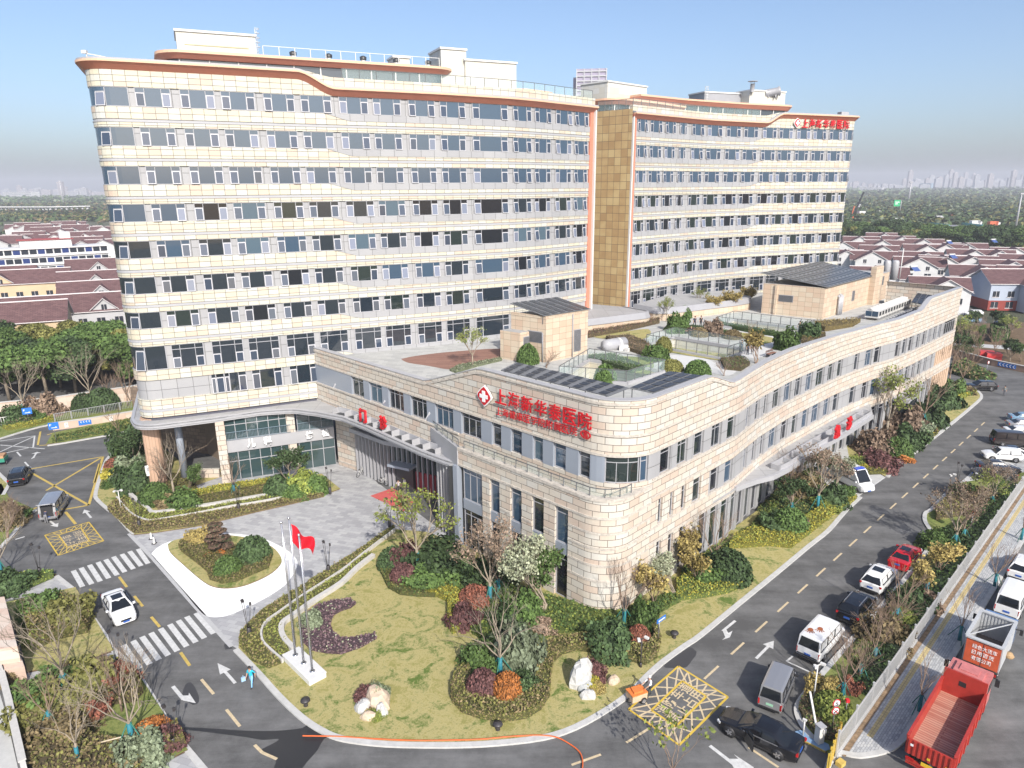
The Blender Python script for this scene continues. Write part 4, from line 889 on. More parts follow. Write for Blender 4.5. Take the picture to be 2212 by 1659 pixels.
q = MB(); slab(q, OP, v0, OP.L, -1.4, -1.3, ze, ze+.6, 0, back=True); slab(q, OP, v0, OP.L, -.32, -.22, ze, ze+.62, 0, back=True); q.build('upstand', M_LGREY, ca)
for ch, x, y in (('急', 1003, 1135), ('诊', 1080, 1082)):
    p = G('MR', x, y, ze+1.5); letters('character', ch, p, (.707, .707, 0), (0, 0, 1), 1, M_RED, .12, .03, ca, fit=(1.6, 1.7))
t = thing('door_hood', 'small pale hood over a side door far along the stone block', 'hood', G('MR', 1430, 915, 4.6)); q = MB(); q.box((0, 0, 0), (4.2, 2.6, .5), PI/4); q.build('hood_slab', M_LGREY, t); q = MB(); q.box((.4, -.2, -2.4), (3, 1.8, 4.6), PI/4); q.build('porch_glazing', GL[0], t)
t = thing('door_hood', 'white hood over the door left of the rounded stone corner', 'hood', G('BM', 1385, 275, 3.3)+Vector((.1, .3, 0)), -PI/4); q = MB(); q.box((0, 0, 0), (2.9, 1.8, .16)); q.build('hood_slab', M_TRIM, t); q = MB(); q.box((0, -.92, -.12), (2.9, .1, .3)); q.build('front_gutter', M_LGREY, t)
# ---------------------------------------------------------------- big sign
nP = Vector((.7071, .7071, 0)); pP = Vector((-.0, 59.7, 0))
c = onplane('MM', 936, 905, pP, nP); big = thing('hospital_sign', 'large red characters in two lines beside a white-cross diamond', 'sign', c, 0, None, True)
signrow(big, '上海新华泰医院', 'MM', ((1045, 908), (1590, 1063)), pP, nP, 1.4, M_RED, .28, .05, .012)
signrow(big, '上海健康医学院附属医院', 'MM', ((1027, 1003), (1512, 1130)), pP, nP, .74, M_RED, .2, .03, .0)
signrow(big, '（筹）', 'MM', ((1572, 1148), (1608, 1160)), pP, nP, .74, M_RED, .2, .03, .0, wid=.55)
emblem(big, c-nP*.1, (.707, -.707, 0), (0, 0, 1), 1.02, (M_RED, M_SWHT))
sgn = thing('shop_sign', 'white characters on the grey fascia under the tall block', 'sign', G('ML', 1850, 1200, 4), 0, None, True)
for ch, x, y, w, h in (('儿', 1625, 1203, .95, 1.1), ('科', 1732, 1180, .95, 1.1), ('体', 2000, 1145, .95, 1.0), ('检', 2105, 1132, .95, 1.0)):
    u = sx(SP, cc('ML', x, 0)[0], 4.8); p = SP.pt(u, .55, 4.75); letters('character', ch, p, (SP.p[1]-SP.p[0]), (0, 0, 1), 1, M_SWHT, .1, .04, sgn, fit=(w, h))
# ================================================================ PLANTS: kit
def leafobj(name, pos, nrm, size, mats, midx=None, core=None, parent=None, jit=.7, mesh=False, asp=1.5):
    """many leaf-sized quads; pos, nrm: (N,3) arrays; core: an MB added underneath (its materials after the leaves')"""
    pos = np.asarray(pos, float); n = len(pos); nr = np.asarray(nrm, float)+RNG.normal(0, jit, (n, 3)); nr /= np.linalg.norm(nr, axis=1)[:, None]+1e-9
    a = np.cross(nr, RNG.normal(0, 1, (n, 3))); a /= np.linalg.norm(a, axis=1)[:, None]+1e-9; b = np.cross(nr, a)
    s = (np.asarray(size)*RNG.uniform(.6, 1.25, n))[:, None]; a *= s*asp; b *= s
    v = np.stack([pos-a*.5, pos+b*.5-a*.1, pos+a*.5, pos-b*.5-a*.1], 1).reshape(-1, 3)
    f = np.arange(4*n).reshape(-1, 4); nv = core.v if core else []; nf = core.f if core else []
    me = bpy.data.meshes.new(name); me.vertices.add(len(v)+len(nv)); me.vertices.foreach_set('co', np.concatenate([v.ravel(), np.array(nv, float).ravel()]))
    loops = np.concatenate([f.ravel(), np.array([i+len(v) for q in nf for i in q], int)]) if nf else f.ravel()
    tot = np.concatenate([np.full(n, 4), np.array([len(q) for q in nf], int)]) if nf else np.full(n, 4)
    me.loops.add(len(loops)); me.loops.foreach_set('vertex_index', loops.astype(np.int32))
    me.polygons.add(len(tot)); me.polygons.foreach_set('loop_start', np.concatenate([[0], np.cumsum(tot)[:-1]]).astype(np.int32))
    mi = np.concatenate([np.zeros(n, int) if midx is None else np.asarray(midx), np.array(core.m, int)]) if nf else (np.zeros(n, int) if midx is None else np.asarray(midx))
    for m in (mats if isinstance(mats, (list, tuple)) else [mats]): me.materials.append(m)
    me.polygons.foreach_set('material_index', mi.astype(np.int32)); me.update(calc_edges=True); me.validate()
    return me if mesh else link(bpy.data.objects.new(name, me), parent)
LEAF = dict(green=((.085, .135, .038), (.04, .07, .02)), dark=((.058, .092, .036), (.026, .045, .018)), olive=((.17, .165, .05), (.09, .092, .028)), yellow=((.36, .31, .05), (.17, .165, .03)),
            brown=((.19, .145, .075), (.10, .078, .042)), maroon=((.13, .062, .058), (.065, .032, .032)), red=((.23, .085, .055), (.11, .05, .035)), orange=((.40, .15, .04), (.20, .085, .03)), lime=((.22, .25, .055), (.105, .14, .035)),
            grey=((.17, .20, .13), (.085, .105, .06)), pink=((.23, .165, .12), (.12, .085, .06)), gold=((.30, .235, .08), (.15, .115, .045)), purple=((.145, .095, .10), (.08, .05, .06)), pale=((.30, .315, .22), (.15, .17, .10)))
def LM(k): return mat('leaf_'+k, LEAF[k][0], .7, leaf=.5, col2=LEAF[k][1], spec=.25)
M_BARK = mat('bark', (.20, .165, .125), .9, .3, 4.); M_BARKP = mat('pale_bark', (.27, .225, .17), .9, .25, 4.); M_TWIG = mat('twig', (.24, .17, .125), .9); M_WRAP = mat('teal_trunk_wrap', (.015, .155, .20), .7, .2, 6.); M_POLE = mat('green_support_pole', (.02, .14, .10), .6)
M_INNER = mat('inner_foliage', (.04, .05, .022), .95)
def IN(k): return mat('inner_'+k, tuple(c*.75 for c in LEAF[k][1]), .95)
def unit(n): q = RNG.normal(0, 1, (n, 3)); return q/np.linalg.norm(q, axis=1)[:, None]
BALLS = {}
def ball_mesh(k, lumpy, n=2300):
    key = (k, lumpy)
    if key not in BALLS:
        d = unit(n); d[:, 2] = np.abs(d[:, 2])*1.0-.12*(RNG.random(n) < .3); r = 1+lumpy*.35*(np.sin(d[:, 0]*5.1+1.3)*np.sin(d[:, 1]*4.3+.4)+np.sin(d[:, 2]*6+d[:, 0]*3))*.6
        if lumpy: r *= RNG.uniform(.78, 1.06, n)
        else: r *= RNG.uniform(.93, 1.04, n)
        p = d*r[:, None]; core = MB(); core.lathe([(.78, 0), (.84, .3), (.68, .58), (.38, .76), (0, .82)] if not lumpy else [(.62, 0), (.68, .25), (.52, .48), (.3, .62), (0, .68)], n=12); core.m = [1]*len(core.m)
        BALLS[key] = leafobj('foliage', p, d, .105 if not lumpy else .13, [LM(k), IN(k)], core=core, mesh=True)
    return BALLS[key]
def place(o, p, rz=None, s=1., sz=None):
    o.location = p; o.rotation_euler = (0, 0, random.uniform(0, 6.28) if rz is None else rz); o.scale = (s, s, sz or s); return o
CNAME = dict(green='green', dark='dark green', olive='olive', yellow='yellow', brown='brown', maroon='dark maroon', red='red-leaved', orange='orange', lime='bright lime', grey='grey-green', pink='pinkish', gold='golden', purple='purple', pale='pale silvery')
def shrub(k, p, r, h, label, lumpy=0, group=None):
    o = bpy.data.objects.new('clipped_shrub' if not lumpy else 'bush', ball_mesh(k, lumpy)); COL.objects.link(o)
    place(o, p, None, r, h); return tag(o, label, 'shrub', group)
def hedge(name, poly, z0, h, k, label=None, kind=None, dens=55, size=.11, k2=None, mix=.0, group=None):
    P3 = [Vector((p[0], p[1], 0)) for p in poly]; xs = [p.x for p in P3]; ys = [p.y for p in P3]; a = 0
    X0, X1, Y0, Y1 = min(xs), max(xs), min(ys), max(ys); dens *= 1.5; n = int((X1-X0)*(Y1-Y0)*dens); pt = np.column_stack([RNG.uniform(X0, X1, n), RNG.uniform(Y0, Y1, n)])
    ins = np.zeros(n, bool); j = len(P3)-1
    for i in range(len(P3)):
        yi, yj, xi, xj = ys[i], ys[j], xs[i], xs[j]
        c = ((yi > pt[:, 1]) != (yj > pt[:, 1])) & (pt[:, 0] < (xj-xi)*(pt[:, 1]-yi)/(yj-yi+1e-12)+xi); ins ^= c; j = i
    pt = pt[ins]; bump = .10*h*(np.sin(pt[:, 0]*2.1)+np.sin(pt[:, 1]*1.7+pt[:, 0]))
    top = np.column_stack([pt, z0+h+bump+RNG.normal(0, .05, len(pt))]); nt = np.tile([0, 0, 1.], (len(pt), 1)); sp, sn = [], []
    for i in range(len(P3)):
        p, q = P3[i], P3[(i+1) % len(P3)]; d = q-p; L = d.length; m = int(L*h*dens*1.3)
        if m: 
            t = RNG.random(m); sp.append(np.column_stack([p.x+d.x*t, p.y+d.y*t, z0+h*RNG.random(m)])); sn.append(np.tile([d.y/L, -d.x/L, .3], (m, 1)))
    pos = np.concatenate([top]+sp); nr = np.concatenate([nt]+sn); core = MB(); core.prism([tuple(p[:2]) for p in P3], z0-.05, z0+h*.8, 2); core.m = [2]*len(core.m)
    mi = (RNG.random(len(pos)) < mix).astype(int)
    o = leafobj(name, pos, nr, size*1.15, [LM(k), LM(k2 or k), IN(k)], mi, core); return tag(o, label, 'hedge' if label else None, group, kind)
def cover(poly, z0, h, k, k2=None, mix=0., dens=60, size=.10, name='ground_cover'): return hedge(name, poly, z0, h, k, None, 'stuff', dens, size, k2, mix)
def branch(q, p, d, L, r, lev, tips, spread=.55, n=5, kids=(3, 4), up=.12):
    e = p+d*L; m = p.lerp(e, .5)+Vector((random.uniform(-1, 1), random.uniform(-1, 1), random.uniform(-.3, .6)))*L*.06
    q.tube(p, m, r, r*.85, n, cap=False); q.tube(m, e, r*.85, r*.68, n, cap=False)
    if lev == 0: tips.append((e, d)); return
    for i in range(random.randint(*kids)):
        ax = d.orthogonal().normalized(); ax.rotate(Matrix.Rotation(random.uniform(0, 6.28), 3, d)); nd = d.copy(); nd.rotate(Matrix.Rotation(random.uniform(.3, 1.)*spread, 3, ax)); nd.z += up; nd.normalize()
        branch(q, p.lerp(e, random.uniform(.55, 1.)) if i else e, nd, L*random.uniform(.6, .82), r*.62, lev-1, tips, spread, max(3, n-1), kids, up)
def barrel(q, p0, p1, r0, r1, m=0): q.tube(p0, p1, r0, r1, 9, m)
TREES = {}
def tree_kind(key, h, trunk, spread, lev, bark, leaf=None, nleaf=0, lsize=.16, r=.12, kids=(3, 4), up=.12, stems=1, seed=1):
    """meshes of one bare or thinly leaved tree: trunk, branches and leaves"""
    random.seed(seed); q = MB(); tips = []; tr = MB()
    for s in range(stems):
        lean = Vector((random.uniform(-.25, .25), random.uniform(-.25, .25), 1)).normalized() if stems > 1 else Vector((random.uniform(-.05, .05), random.uniform(-.05, .05), 1)).normalized()
        b = Vector((random.uniform(-.15, .15), random.uniform(-.15, .15), -.08)) if stems > 1 else Vector((0, 0, -.08)); t = b+lean*trunk
        tr.tube(b, t, r*1.15, r*.9, 8)
        for i in range(random.randint(3, 5) if stems == 1 else 2):
            a = 6.28*i/4+random.uniform(-.5, .5); d = Vector((math.cos(a)*spread, math.sin(a)*spread, 1)).normalized(); branch(q, t-lean*.02, d, (h-trunk)*.42, r*.55, lev, tips, spread, 5, kids, up)
        if stems == 1: branch(q, t, lean, (h-trunk)*.45, r*.6, lev, tips, spread, 5, kids, up)
    out = [('trunk', tr.mesh('trunk', [bark])), ('branches', q.mesh('branches', [bark]))]
    if leaf:
        T = np.array([tuple(t[0]) for t in tips]); D = np.array([tuple(t[1]) for t in tips]); i = RNG.integers(0, len(T), nleaf); p = T[i]-D[i]*RNG.uniform(0, .5, (nleaf, 1))+RNG.normal(0, .16, (nleaf, 3)); out.append(('leaves', leafobj('leaves', p, unit(nleaf), lsize, [LM(leaf)], mesh=True)))
    random.seed(seed+100); TREES[key] = out
    return out
PROP = {}
def prop_parts():
    if PROP: return PROP
    q = MB(); q.tube((0, 0, 0), (0, 0, 1.5), .15, .13, 10); PROP['trunk_wrap'] = q.mesh('trunk_wrap', [M_WRAP])
    for i in range(3):
        a = 2.1*i+.4; q = MB(); q.tube((math.cos(a)*.95, math.sin(a)*.95, 0), (math.cos(a)*.08, math.sin(a)*.08, 1.55), .035, .035, 6); PROP['support_pole%d' % i] = q.mesh('support_pole', [M_POLE])
    return PROP
def tree(key, p, label, s=1., wrap=1, poles=1, rz=None, group=None, name='bare_tree', lk=None):
    t = thing(name, label, 'tree', p, random.uniform(0, 6.28) if rz is None else rz, group); t.scale = (s, s, s)
    for nm, me in TREES[key]:
        o = bpy.data.objects.new(nm, me); link(o, t)
    pp = prop_parts()
    if wrap: link(bpy.data.objects.new('trunk_wrap', pp['trunk_wrap']), t)
    if poles:
        for i in range(3): link(bpy.data.objects.new('support_pole', pp['support_pole%d' % i]), t)
    return t
tree_kind('bareA', 6.0, 1.9, .62, 4, M_BARKP, seed=3, r=.085, kids=(2, 3)); tree_kind('bareB', 5.2, 1.6, .75, 4, M_BARKP, seed=11, r=.09, kids=(2, 3)); tree_kind('bareC', 4.8, 1.3, .5, 4, M_TWIG, seed=21, r=.07, kids=(2, 3))
tree_kind('bareD', 4.2, .7, .6, 3, M_TWIG, seed=33, r=.06, stems=4, kids=(2, 4)); tree_kind('sapling', 5.2, 1.5, .4, 3, M_TWIG, 'lime', 150, .2, .05, kids=(2, 2), seed=42); tree_kind('slim', 5.2, 1.5, .4, 3, M_TWIG, seed=41, r=.07, kids=(2, 3))
tree_kind('thinleaf', 6.0, 1.8, .6, 3, M_BARKP, 'lime', 1100, .15, .11, seed=51); tree_kind('autumn', 6.0, 1.8, .6, 3, M_BARKP, 'pink', 1300, .12, .11, seed=61)
tree_kind('evergreen', 4.6, 1.2, .7, 2, M_BARK, 'dark', 2600, .16, .10, seed=71); tree_kind('silver', 4.8, .8, .6, 3, M_BARKP, 'pale', 2600, .14, .09, seed=81, stems=3)
tree_kind('golden', 3.4, .5, .45, 2, M_TWIG, 'gold', 1300, .16, .06, seed=91, stems=3); tree_kind('greenbush', 4.4, .6, .55, 2, M_TWIG, 'green', 2400, .15, .08, seed=95, stems=3)
tree_kind('dwarf', 2.6, .3, .8, 3, M_TWIG, seed=99, r=.05, stems=4, kids=(2, 3))
random.seed(5)
# ================================================================ ROOF GARDEN
RG = lambda s: [Z4(*[float(v) for v in q.split(',')]) for q in s.split()]
MMr = lambda s: PL('MM '+s, ZR)
q = MB(); q.face([(p.x, p.y, ZR+.012) for p in smooth(MMr('385,668 480,648 700,622 1040,600 1100,640 860,698 760,722 690,735 560,712 430,692 385,668'), 3)]); struct(q.build('timber_deck', brickmat('deck_boards', [(.20, .10, .075), (.25, .13, .095), (.29, .16, .12)], (.1, .05, .04), 3., .14, .008, rough=.7, coord='Object')))
for nm, s, m in (('path', '1120,458 1230,462 1380,480 1500,520 1610,560 1560,600 1480,590 1340,560 1240,545 1120,500', 'P'), ('path', '1480,270 1640,300 1790,330 1930,330 1880,400 1790,470 1700,480 1640,455 1760,400 1850,350 1640,320', 'P'),
                 ('lawn', '600,330 860,300 1010,285 1010,340 860,365 800,340 700,350', 'L'), ('lawn', '1020,380 1120,400 1400,440 1640,470 1600,510 1340,475 1130,440 1010,440', 'L'), ('lawn', '1480,280 1660,310 1880,350 1790,385 1660,350', 'L'), ('lawn', '620,470 1000,480 1040,560 960,590 640,500', 'G')):
    q = MB(); q.face([(p.x, p.y, ZR+(.01 if nm == 'path' else .05)) for p in smooth(RG(s+' '+s.split()[0]), 3)]); struct(q.build(nm, {'P': mat('pale_path', (.55, .55, .54), .85, .05, 2.), 'L': M_LAWN, 'G': M_GREEN}[m]))
for i, w in enumerate(WELLS):
    l = ('nearest the red characters', 'in the middle of the roof garden', 'beside the solar-roofed plant room')[i]
    cen = Vector((sum(p[0] for p in w)/4, sum(p[1] for p in w)/4, ZR)); t = thing('skylight_well', 'open stone-lined courtyard well '+l, 'light well', cen, 0, None, True)
    W = [Vector((*p, 0)) for p in w]; W.append(W[0]); a = sum(W[k].x*W[k+1].y-W[k+1].x*W[k].y for k in range(4)); 
    if a > 0: W = W[::-1]
    WP_ = Path(W); q = MB()
    for k in range(4): q.face([(W[k].x, W[k].y, 9), (W[k+1].x, W[k+1].y, 9), (W[k+1].x, W[k+1].y, ZR), (W[k].x, W[k].y, ZR)], 0)
    q.build('well_wall', brickmat('well_tiles', [(.50, .46, .36), (.55, .52, .44), (.57, .55, .5)], (.25, .23, .2), 1.2, .6, .02, off=0), t)
    q = MB(); q.face([(p.x, p.y, 9.0) for p in W[:4][::-1]]); q.build('well_floor', mat('well_floor', (.24, .28, .22), .8), t)
    Wi = [cen+(p-Vector((cen.x, cen.y, 0)))*1. for p in W]
    CP = Path([Vector((cen.x+(p.x-cen.x)*1.03, cen.y+(p.y-cen.y)*1.03, 0)) for p in W]); q = MB()
    for k in range(4):
        p, r_ = CP.p[k], CP.p[k+1]; q.bar((p.x, p.y, ZR+.15), (r_.x, r_.y, ZR+.15), .3, .34+.004*(k % 2))
    q.build('kerb', M_LGREY, t)
    railing('glass_railing', 'glass balustrade round the courtyard well '+l, CP, 0, CP.L, 0, ZR+.32, 1.25, 1.45)
def rotbox(q, a, b, c, z0, z1, m=0, ms=None):   # box from three plan corners a->b, a->c
    a, b, c = [Vector((*p[:2], 0)) for p in (a, b, c)]; q.prism([tuple(p[:2]) for p in (a, b, b+c-a, c)], z0, z1, m, ms); return q
def louvre(t, P, u0, u1, z0, z1):
    q = MB(); slab(q, P, u0, u1, 0, .05, z0, z1, 0); f = q.build('louvre', M_GREY, t); q = MB()
    for i in range(int((z1-z0)/.14)): z = z0+.1+i*.14; slab(q, P, u0+.06, u1-.06, .05, .1, z, z+.05)
    q.build('slat_set', M_DARK, f)
M_BOX = brickmat('beige_panels', [(.50, .37, .27), (.53, .42, .31), (.55, .47, .36)], (.22, .17, .13), 1.1, .75, .016, off=0, rough=.6, big=.4)
M_PV = mat('solar_cell', (.045, .05, .06), .25); M_PVF = mat('solar_frame', (.15, .155, .165), .4)
def solar(name, label, a, b, c, d, nu, nv, thick=.08, legs=None):
    """tilted solar field between four corner points, a-b along the front"""
    a, b, c, d = [Vector(p) for p in (a, b, c, d)]; o = (a+b+c+d)/4; t = thing(name, label, 'solar panels', o, 0, None, True); n = (b-a).cross(d-a).normalized()
    q = MB(); E = lambda u, v, k=0.: a.lerp(b, u).lerp(d.lerp(c, u), v)+n*k
    for F_ in ((0, 0, 1, 0), (1, 0, 1, 1), (1, 1, 0, 1), (0, 1, 0, 0)): q.face([E(F_[0], F_[1], -thick), E(F_[2], F_[3], -thick), E(F_[2], F_[3]), E(F_[0], F_[1])])
    q.face([E(0, 0), E(1, 0), E(1, 1), E(0, 1)]); q.face([E(0, 1, -thick), E(1, 1, -thick), E(1, 0, -thick), E(0, 0, -thick)]); fr = q.build('frame', M_PVF, t); 
    for i in range(nu):
        for j in range(nv):
            e, f = .035/max(1, (b-a).length/nu), .035/max(1, (d-a).length/nv); q = MB(); u0, u1, v0, v1 = i/nu+e, (i+1)/nu-e, j/nv+f, (j+1)/nv-f; q.face([E(u0, v0, .06), E(u1, v0, .06), E(u1, v1, .06), E(u0, v1, .06)]); q.build('panel', M_PV, t)
    for u in np.linspace(.03, .97, legs or max(2, nu//2)):
        for v in (.08, .92): p = E(u, v, -thick); q = MB(); q.bar((p.x, p.y, min(a.z, d.z)-1.1), p, .08, .08); q.build('leg', M_RAIL, t)
    return t
# stair house with its lower annexe, near the entrance side
c0, c1, c2 = Vector((4.05, 81.0, 0)), Vector((9.5, 85.4, 0)), Vector((-.05, 84.1, 0)); t = thing('stair_house', 'beige stair house under solar panels on the podium roof', 'stair house', (4, 83, ZR), 0, None, True)
q = MB(); rotbox(q, c0, c1, c2, ZR, 19.3, 1, 0); q.build('wall', [M_BOX, M_ROOF], t); q = MB(); Pw = Path([c2, c0, c1]); slab(q, Pw, 0, Pw.L, -.4, .06, 19.3, 19.6, 0); q.build('parapet', M_BOX, t)
Pf = Path([c0, c1]); Pl = Path([c2, c0]); louvre(t, Pf, 4.6, 5.8, 14.6, 17.4); louvre(t, Pl, Pl.L-2.6, Pl.L-.5, 16.3, 17.7); q = MB(); q.tube(Pf.pt(4.3, .12, 14), Pf.pt(4.3, .12, 19.4), .07); q.tube(Pl.pt(Pl.L-.35, .12, 14), Pl.pt(Pl.L-.35, .12, 17.6), .06); q.build('downpipe', M_GREY, t)
e0 = Vector((1.0, 81.45, 0)); e1 = Vector((2.6, 82.8, 0)); e2 = Vector((-1.4, 83.25, 0)); q = MB(); rotbox(q, e0, e1, e2, ZR, 17.55, 1, 0); q.build('annexe', [M_BOX, M_ROOF], t); Pe = Path([e0, e1]); louvre(t, Pe, .5, 1.5, 15.9, 17.0)
solar('solar_array', 'solar panels on the roof of the small stair house', c0+Vector((-.2, -.2, 19.75)), c1+Vector((.3, 0, 19.75)), c1+(c2-c0)*.95+Vector((.3, .4, 20.7)), c0+(c2-c0)*.95+Vector((-.3, .2, 20.7)), 6, 2)
# plant room with the large solar roof
n0, n1, n2 = Vector((48.7, 107.7, 0)), Vector((69.2, 127.8, 0)), Vector((41.2, 113.6, 0)); t = thing('roof_plant_room', 'large beige plant room under a wide solar roof on the podium', 'plant room', (54, 117, ZR), 0, None, True)
q = MB(); rotbox(q, n0, n1, n2, ZR, 18.9, 1, 0); q.build('wall', [M_BOX, M_ROOF], t); Pn = Path([n2, n0]); Pm = Path([n0, n1]); louvre(t, Pn, 2.6, 4.9, 16.2, 17.3); louvre(t, Pm, 11.5, 12.6, 15.5, 17.2); q = MB(); slab(q, Pn, 2.0, 2.35, 0, .3, ZR, 18.9); q.build('pilaster', M_BOX, t); q = MB(); slab(q, Pm, 19, 22.5, 0, .9, ZR, 20.6); q.build('projecting_bay', M_BOX, t); louvre(t, Pm, 23.5, 26, 16.8, 18.4)
for i, (u, h) in enumerate(((5.4, 3.), (6.0, 3.2), (6.6, 3.0))): q = MB(); q.tube(Pm.pt(u, .35, ZR), Pm.pt(u, .35, ZR+h), .2); q.tube(Pm.pt(u, .35, ZR+h), Pm.pt(u, -.1, ZR+h), .2); q.build('duct_pipe', M_LGREY, t)
solar('solar_array', 'wide field of solar panels sloping over the large plant room', n0+Vector((.2, -.4, 19.1)), n1+Vector((-5, -5.4, 19.1)), n2+(n1-n0)*.8+Vector((0, 1, 20.6)), n2+Vector((-.6, .2, 20.6)), 14, 5)
E4 = lambda x, y: Z4(x, y, 17.45)
solar('solar_array', 'row of solar panels behind the wall with the large red characters', E4(5, 562), E4(735, 738), Z4(880, 682, 18.0), Z4(110, 508, 18.0), 9, 3)
solar('solar_array', 'short row of solar panels right of the rounded corner', E4(1045, 718), E4(1385, 600), Z4(1150, 570, 18.0), Z4(880, 682, 18.0), 4, 3)
solar('solar_array', 'small tilted solar panels beyond the chillers', PL('MR 1480,300', 15.6)[0], PL('MR 1590,320', 15.6)[0], PL('MR 1620,255', 16.6)[0], PL('MR 1520,240', 16.6)[0], 3, 2)
# chillers
k0, k1 = Vector((57.0, 106.1, ZR)), Vector((67.6, 117.0, ZR)); dv = (k1-k0).normalized(); nv = Vector((-dv.y, dv.x, 0)); rzc = math.atan2(dv.y, dv.x); st = (k1-k0).length/11
for i in range(12):
    p = k0+dv*(st*i)+nv*1.1; t = thing('chiller', ('nearest white rooftop chiller of the long row beside the plant room', 'white rooftop chiller within the long row beside the plant room', 'farthest white rooftop chiller of the long row beside the plant room')[0 if i == 0 else 2 if i == 11 else 1], 'chiller', p, rzc, 'white chillers in a row on the podium roof')
    q = MB(); q.prism([(-st*.42, -1), (st*.42, -1), (st*.42, 1), (-st*.42, 1)], .4, 1.5, 0, 0, True); q.build('casing', M_TRIM, t)
    q = MB(); q.box((0, -1.02, 1.1), (st*.5, .06, .6)); q.build('coil_grille', M_DARK, t); q = MB(); q.lathe([(st*.40, 1.5), (st*.44, 1.85), (st*.38, 1.85), (st*.3, 1.6)], n=12); q.build('fan_cowl', M_TRIM, t); q = MB(); [q.box((x, y, .2), (.1, .1, .42)) for x in (-.3, .3) for y in (-.9, .9)]; q.build('stand', M_GREY, t)
    if i == 0: q = MB(); [q.box((-st*.43, y, 1.05), (.05, .85, .8)) for y in (-.47, .47)]; q.build('side_grille', GL[1], t)
for i in range(13):
    p = k0+dv*(st*i*.97-1)-nv*1.3; t = thing('pipe_valve', 'small grey pipe valve on the roof in front of the chillers', 'valve', p, rzc, 'pipe valves in front of the chillers'); q = MB(); q.tube((0, 0, 0), (0, 0, .5), .09, n=8); q.tube((-.35, 0, .3), (.35, 0, .3), .11, n=8); q.build('valve_body', M_GREY, t); q = MB(); q.lathe([(.05, .5), (.26, .55), (.26, .6), (.05, .62)], n=10); q.build('handwheel', M_LGREY, t)
# low grey-roofed lantern buildings
for l, pts in (('left', [(7, 95.6), (10.6, 97.9), (20.2, 103.4), (21.4, 105), (18, 109.5)]), ('right', [(19.6, 111.4), (22.2, 107.6), (24.5, 107.3), (37, 114.4), (40.5, 117)])):
    Lp = Path(fillet(pts, 1.6)); t = thing('roof_lantern', 'low stone roof building with grey roof, %s of the two before the rear wing' % l, 'roof building', (Lp.p[0].x, Lp.p[0].y, ZR), 0, None, True)
    q = MB(); slab(q, Lp, 0, Lp.L, -.5, 0, ZR, 15.1, 0); q.build('wall', M_BOX, t); q = MB(); slab(q, Lp, 0, Lp.L, -.5, .12, 15.1, 16.0, 0, o1top=-.25); q.build('roof_edge', M_GREY, t)
    q = MB(); bk = [(12, 113), (2, 104)] if l == 'left' else [(46, 130), (27, 121)]; q.prism([tuple(Lp.pt(u, -.3)[:2]) for u in Lp.cuts(0, Lp.L, 3)]+bk, 15.4, 15.9, 0); q.build('roof', MATS['canopy_panels'], t)
# roof plants
hedge('hedge', RG('600,345 850,300 1085,245 1080,228 850,280 600,322'), ZR, .7, 'brown', 'brown hedge on the roof garden below the left roof lantern', k2='maroon', mix=.4, dens=25)
hedge('hedge', RG('1490,250 1680,285 1930,330 1920,342 1660,300 1480,262'), ZR, .6, 'green', 'long green hedge on the roof garden beside the farthest courtyard well', dens=25)
for s, k, k2 in (('720,350 880,340 1010,390 1020,440 960,460 840,420', 'brown', 'pink'), ('1500,500 1640,495 1700,530 1640,570 1530,560', 'brown', 'green'), ('600,480 760,470 900,520 1000,560 900,580 700,520', 'green', 'grey'), ('2070,270 2212,330 2212,400 2050,380', 'brown', 'gold'), ('1150,255 1420,290 1640,330 1640,350 1400,315 1150,275', 'green', 'dark')): cover(RG(s), ZR, .55, k, k2, .45, 22)
cover(PL('MR 820,450 1150,430 1100,460 920,490', ZR), ZR, .8, 'gold', 'brown', .5, 22)
for k, x, y, r, h, l in (('green', 190, 515, 1.35, 2.3, 'big clipped green ball shrub in front of the stair house'), ('green', 715, 640, 1.25, 1.9, 'clipped ball shrub between the two solar rows'), ('green', 1345, 590, 1.45, 1.6, 'flat-topped ball shrub right of the solar panels'), ('olive', 1112, 435, 1.1, 1.9, 'golden-green ball shrub at the corner of the middle courtyard well'), ('green', 1065, 490, 1.5, 1.7, 'round green shrub between the first two courtyard wells'),
                         ('olive', 1170, 560, 1.3, 1.2, 'low olive shrub on the edge of the pale roof path'), ('green', 1950, 420, 1.7, 2.6, 'tall round shrub at the right parapet of the roof garden'), ('dark', 2100, 345, 1.6, 2.2, 'dark shrub at the right corner of the farthest courtyard well'), ('pink', 1455, 320, 1.5, 2.2, 'pinkish round shrub behind the middle courtyard well'), ('green', 1255, 205, 1.2, 1.9, 'clipped green ball under the right roof lantern'), ('brown', 1360, 330, 1.2, 1.2, 'low brown shrub behind the middle courtyard well'), ('brown', 1580, 345, 1.3, 1.2, 'brown shrub between the middle well and the green hedge'), ('green', 1205, 300, 1.8, 2.6, 'loose green bush at the far left corner of the middle courtyard well')):
    shrub(k, Z4(x, y), r, h, l, 0 if r < 1.5 else 1)
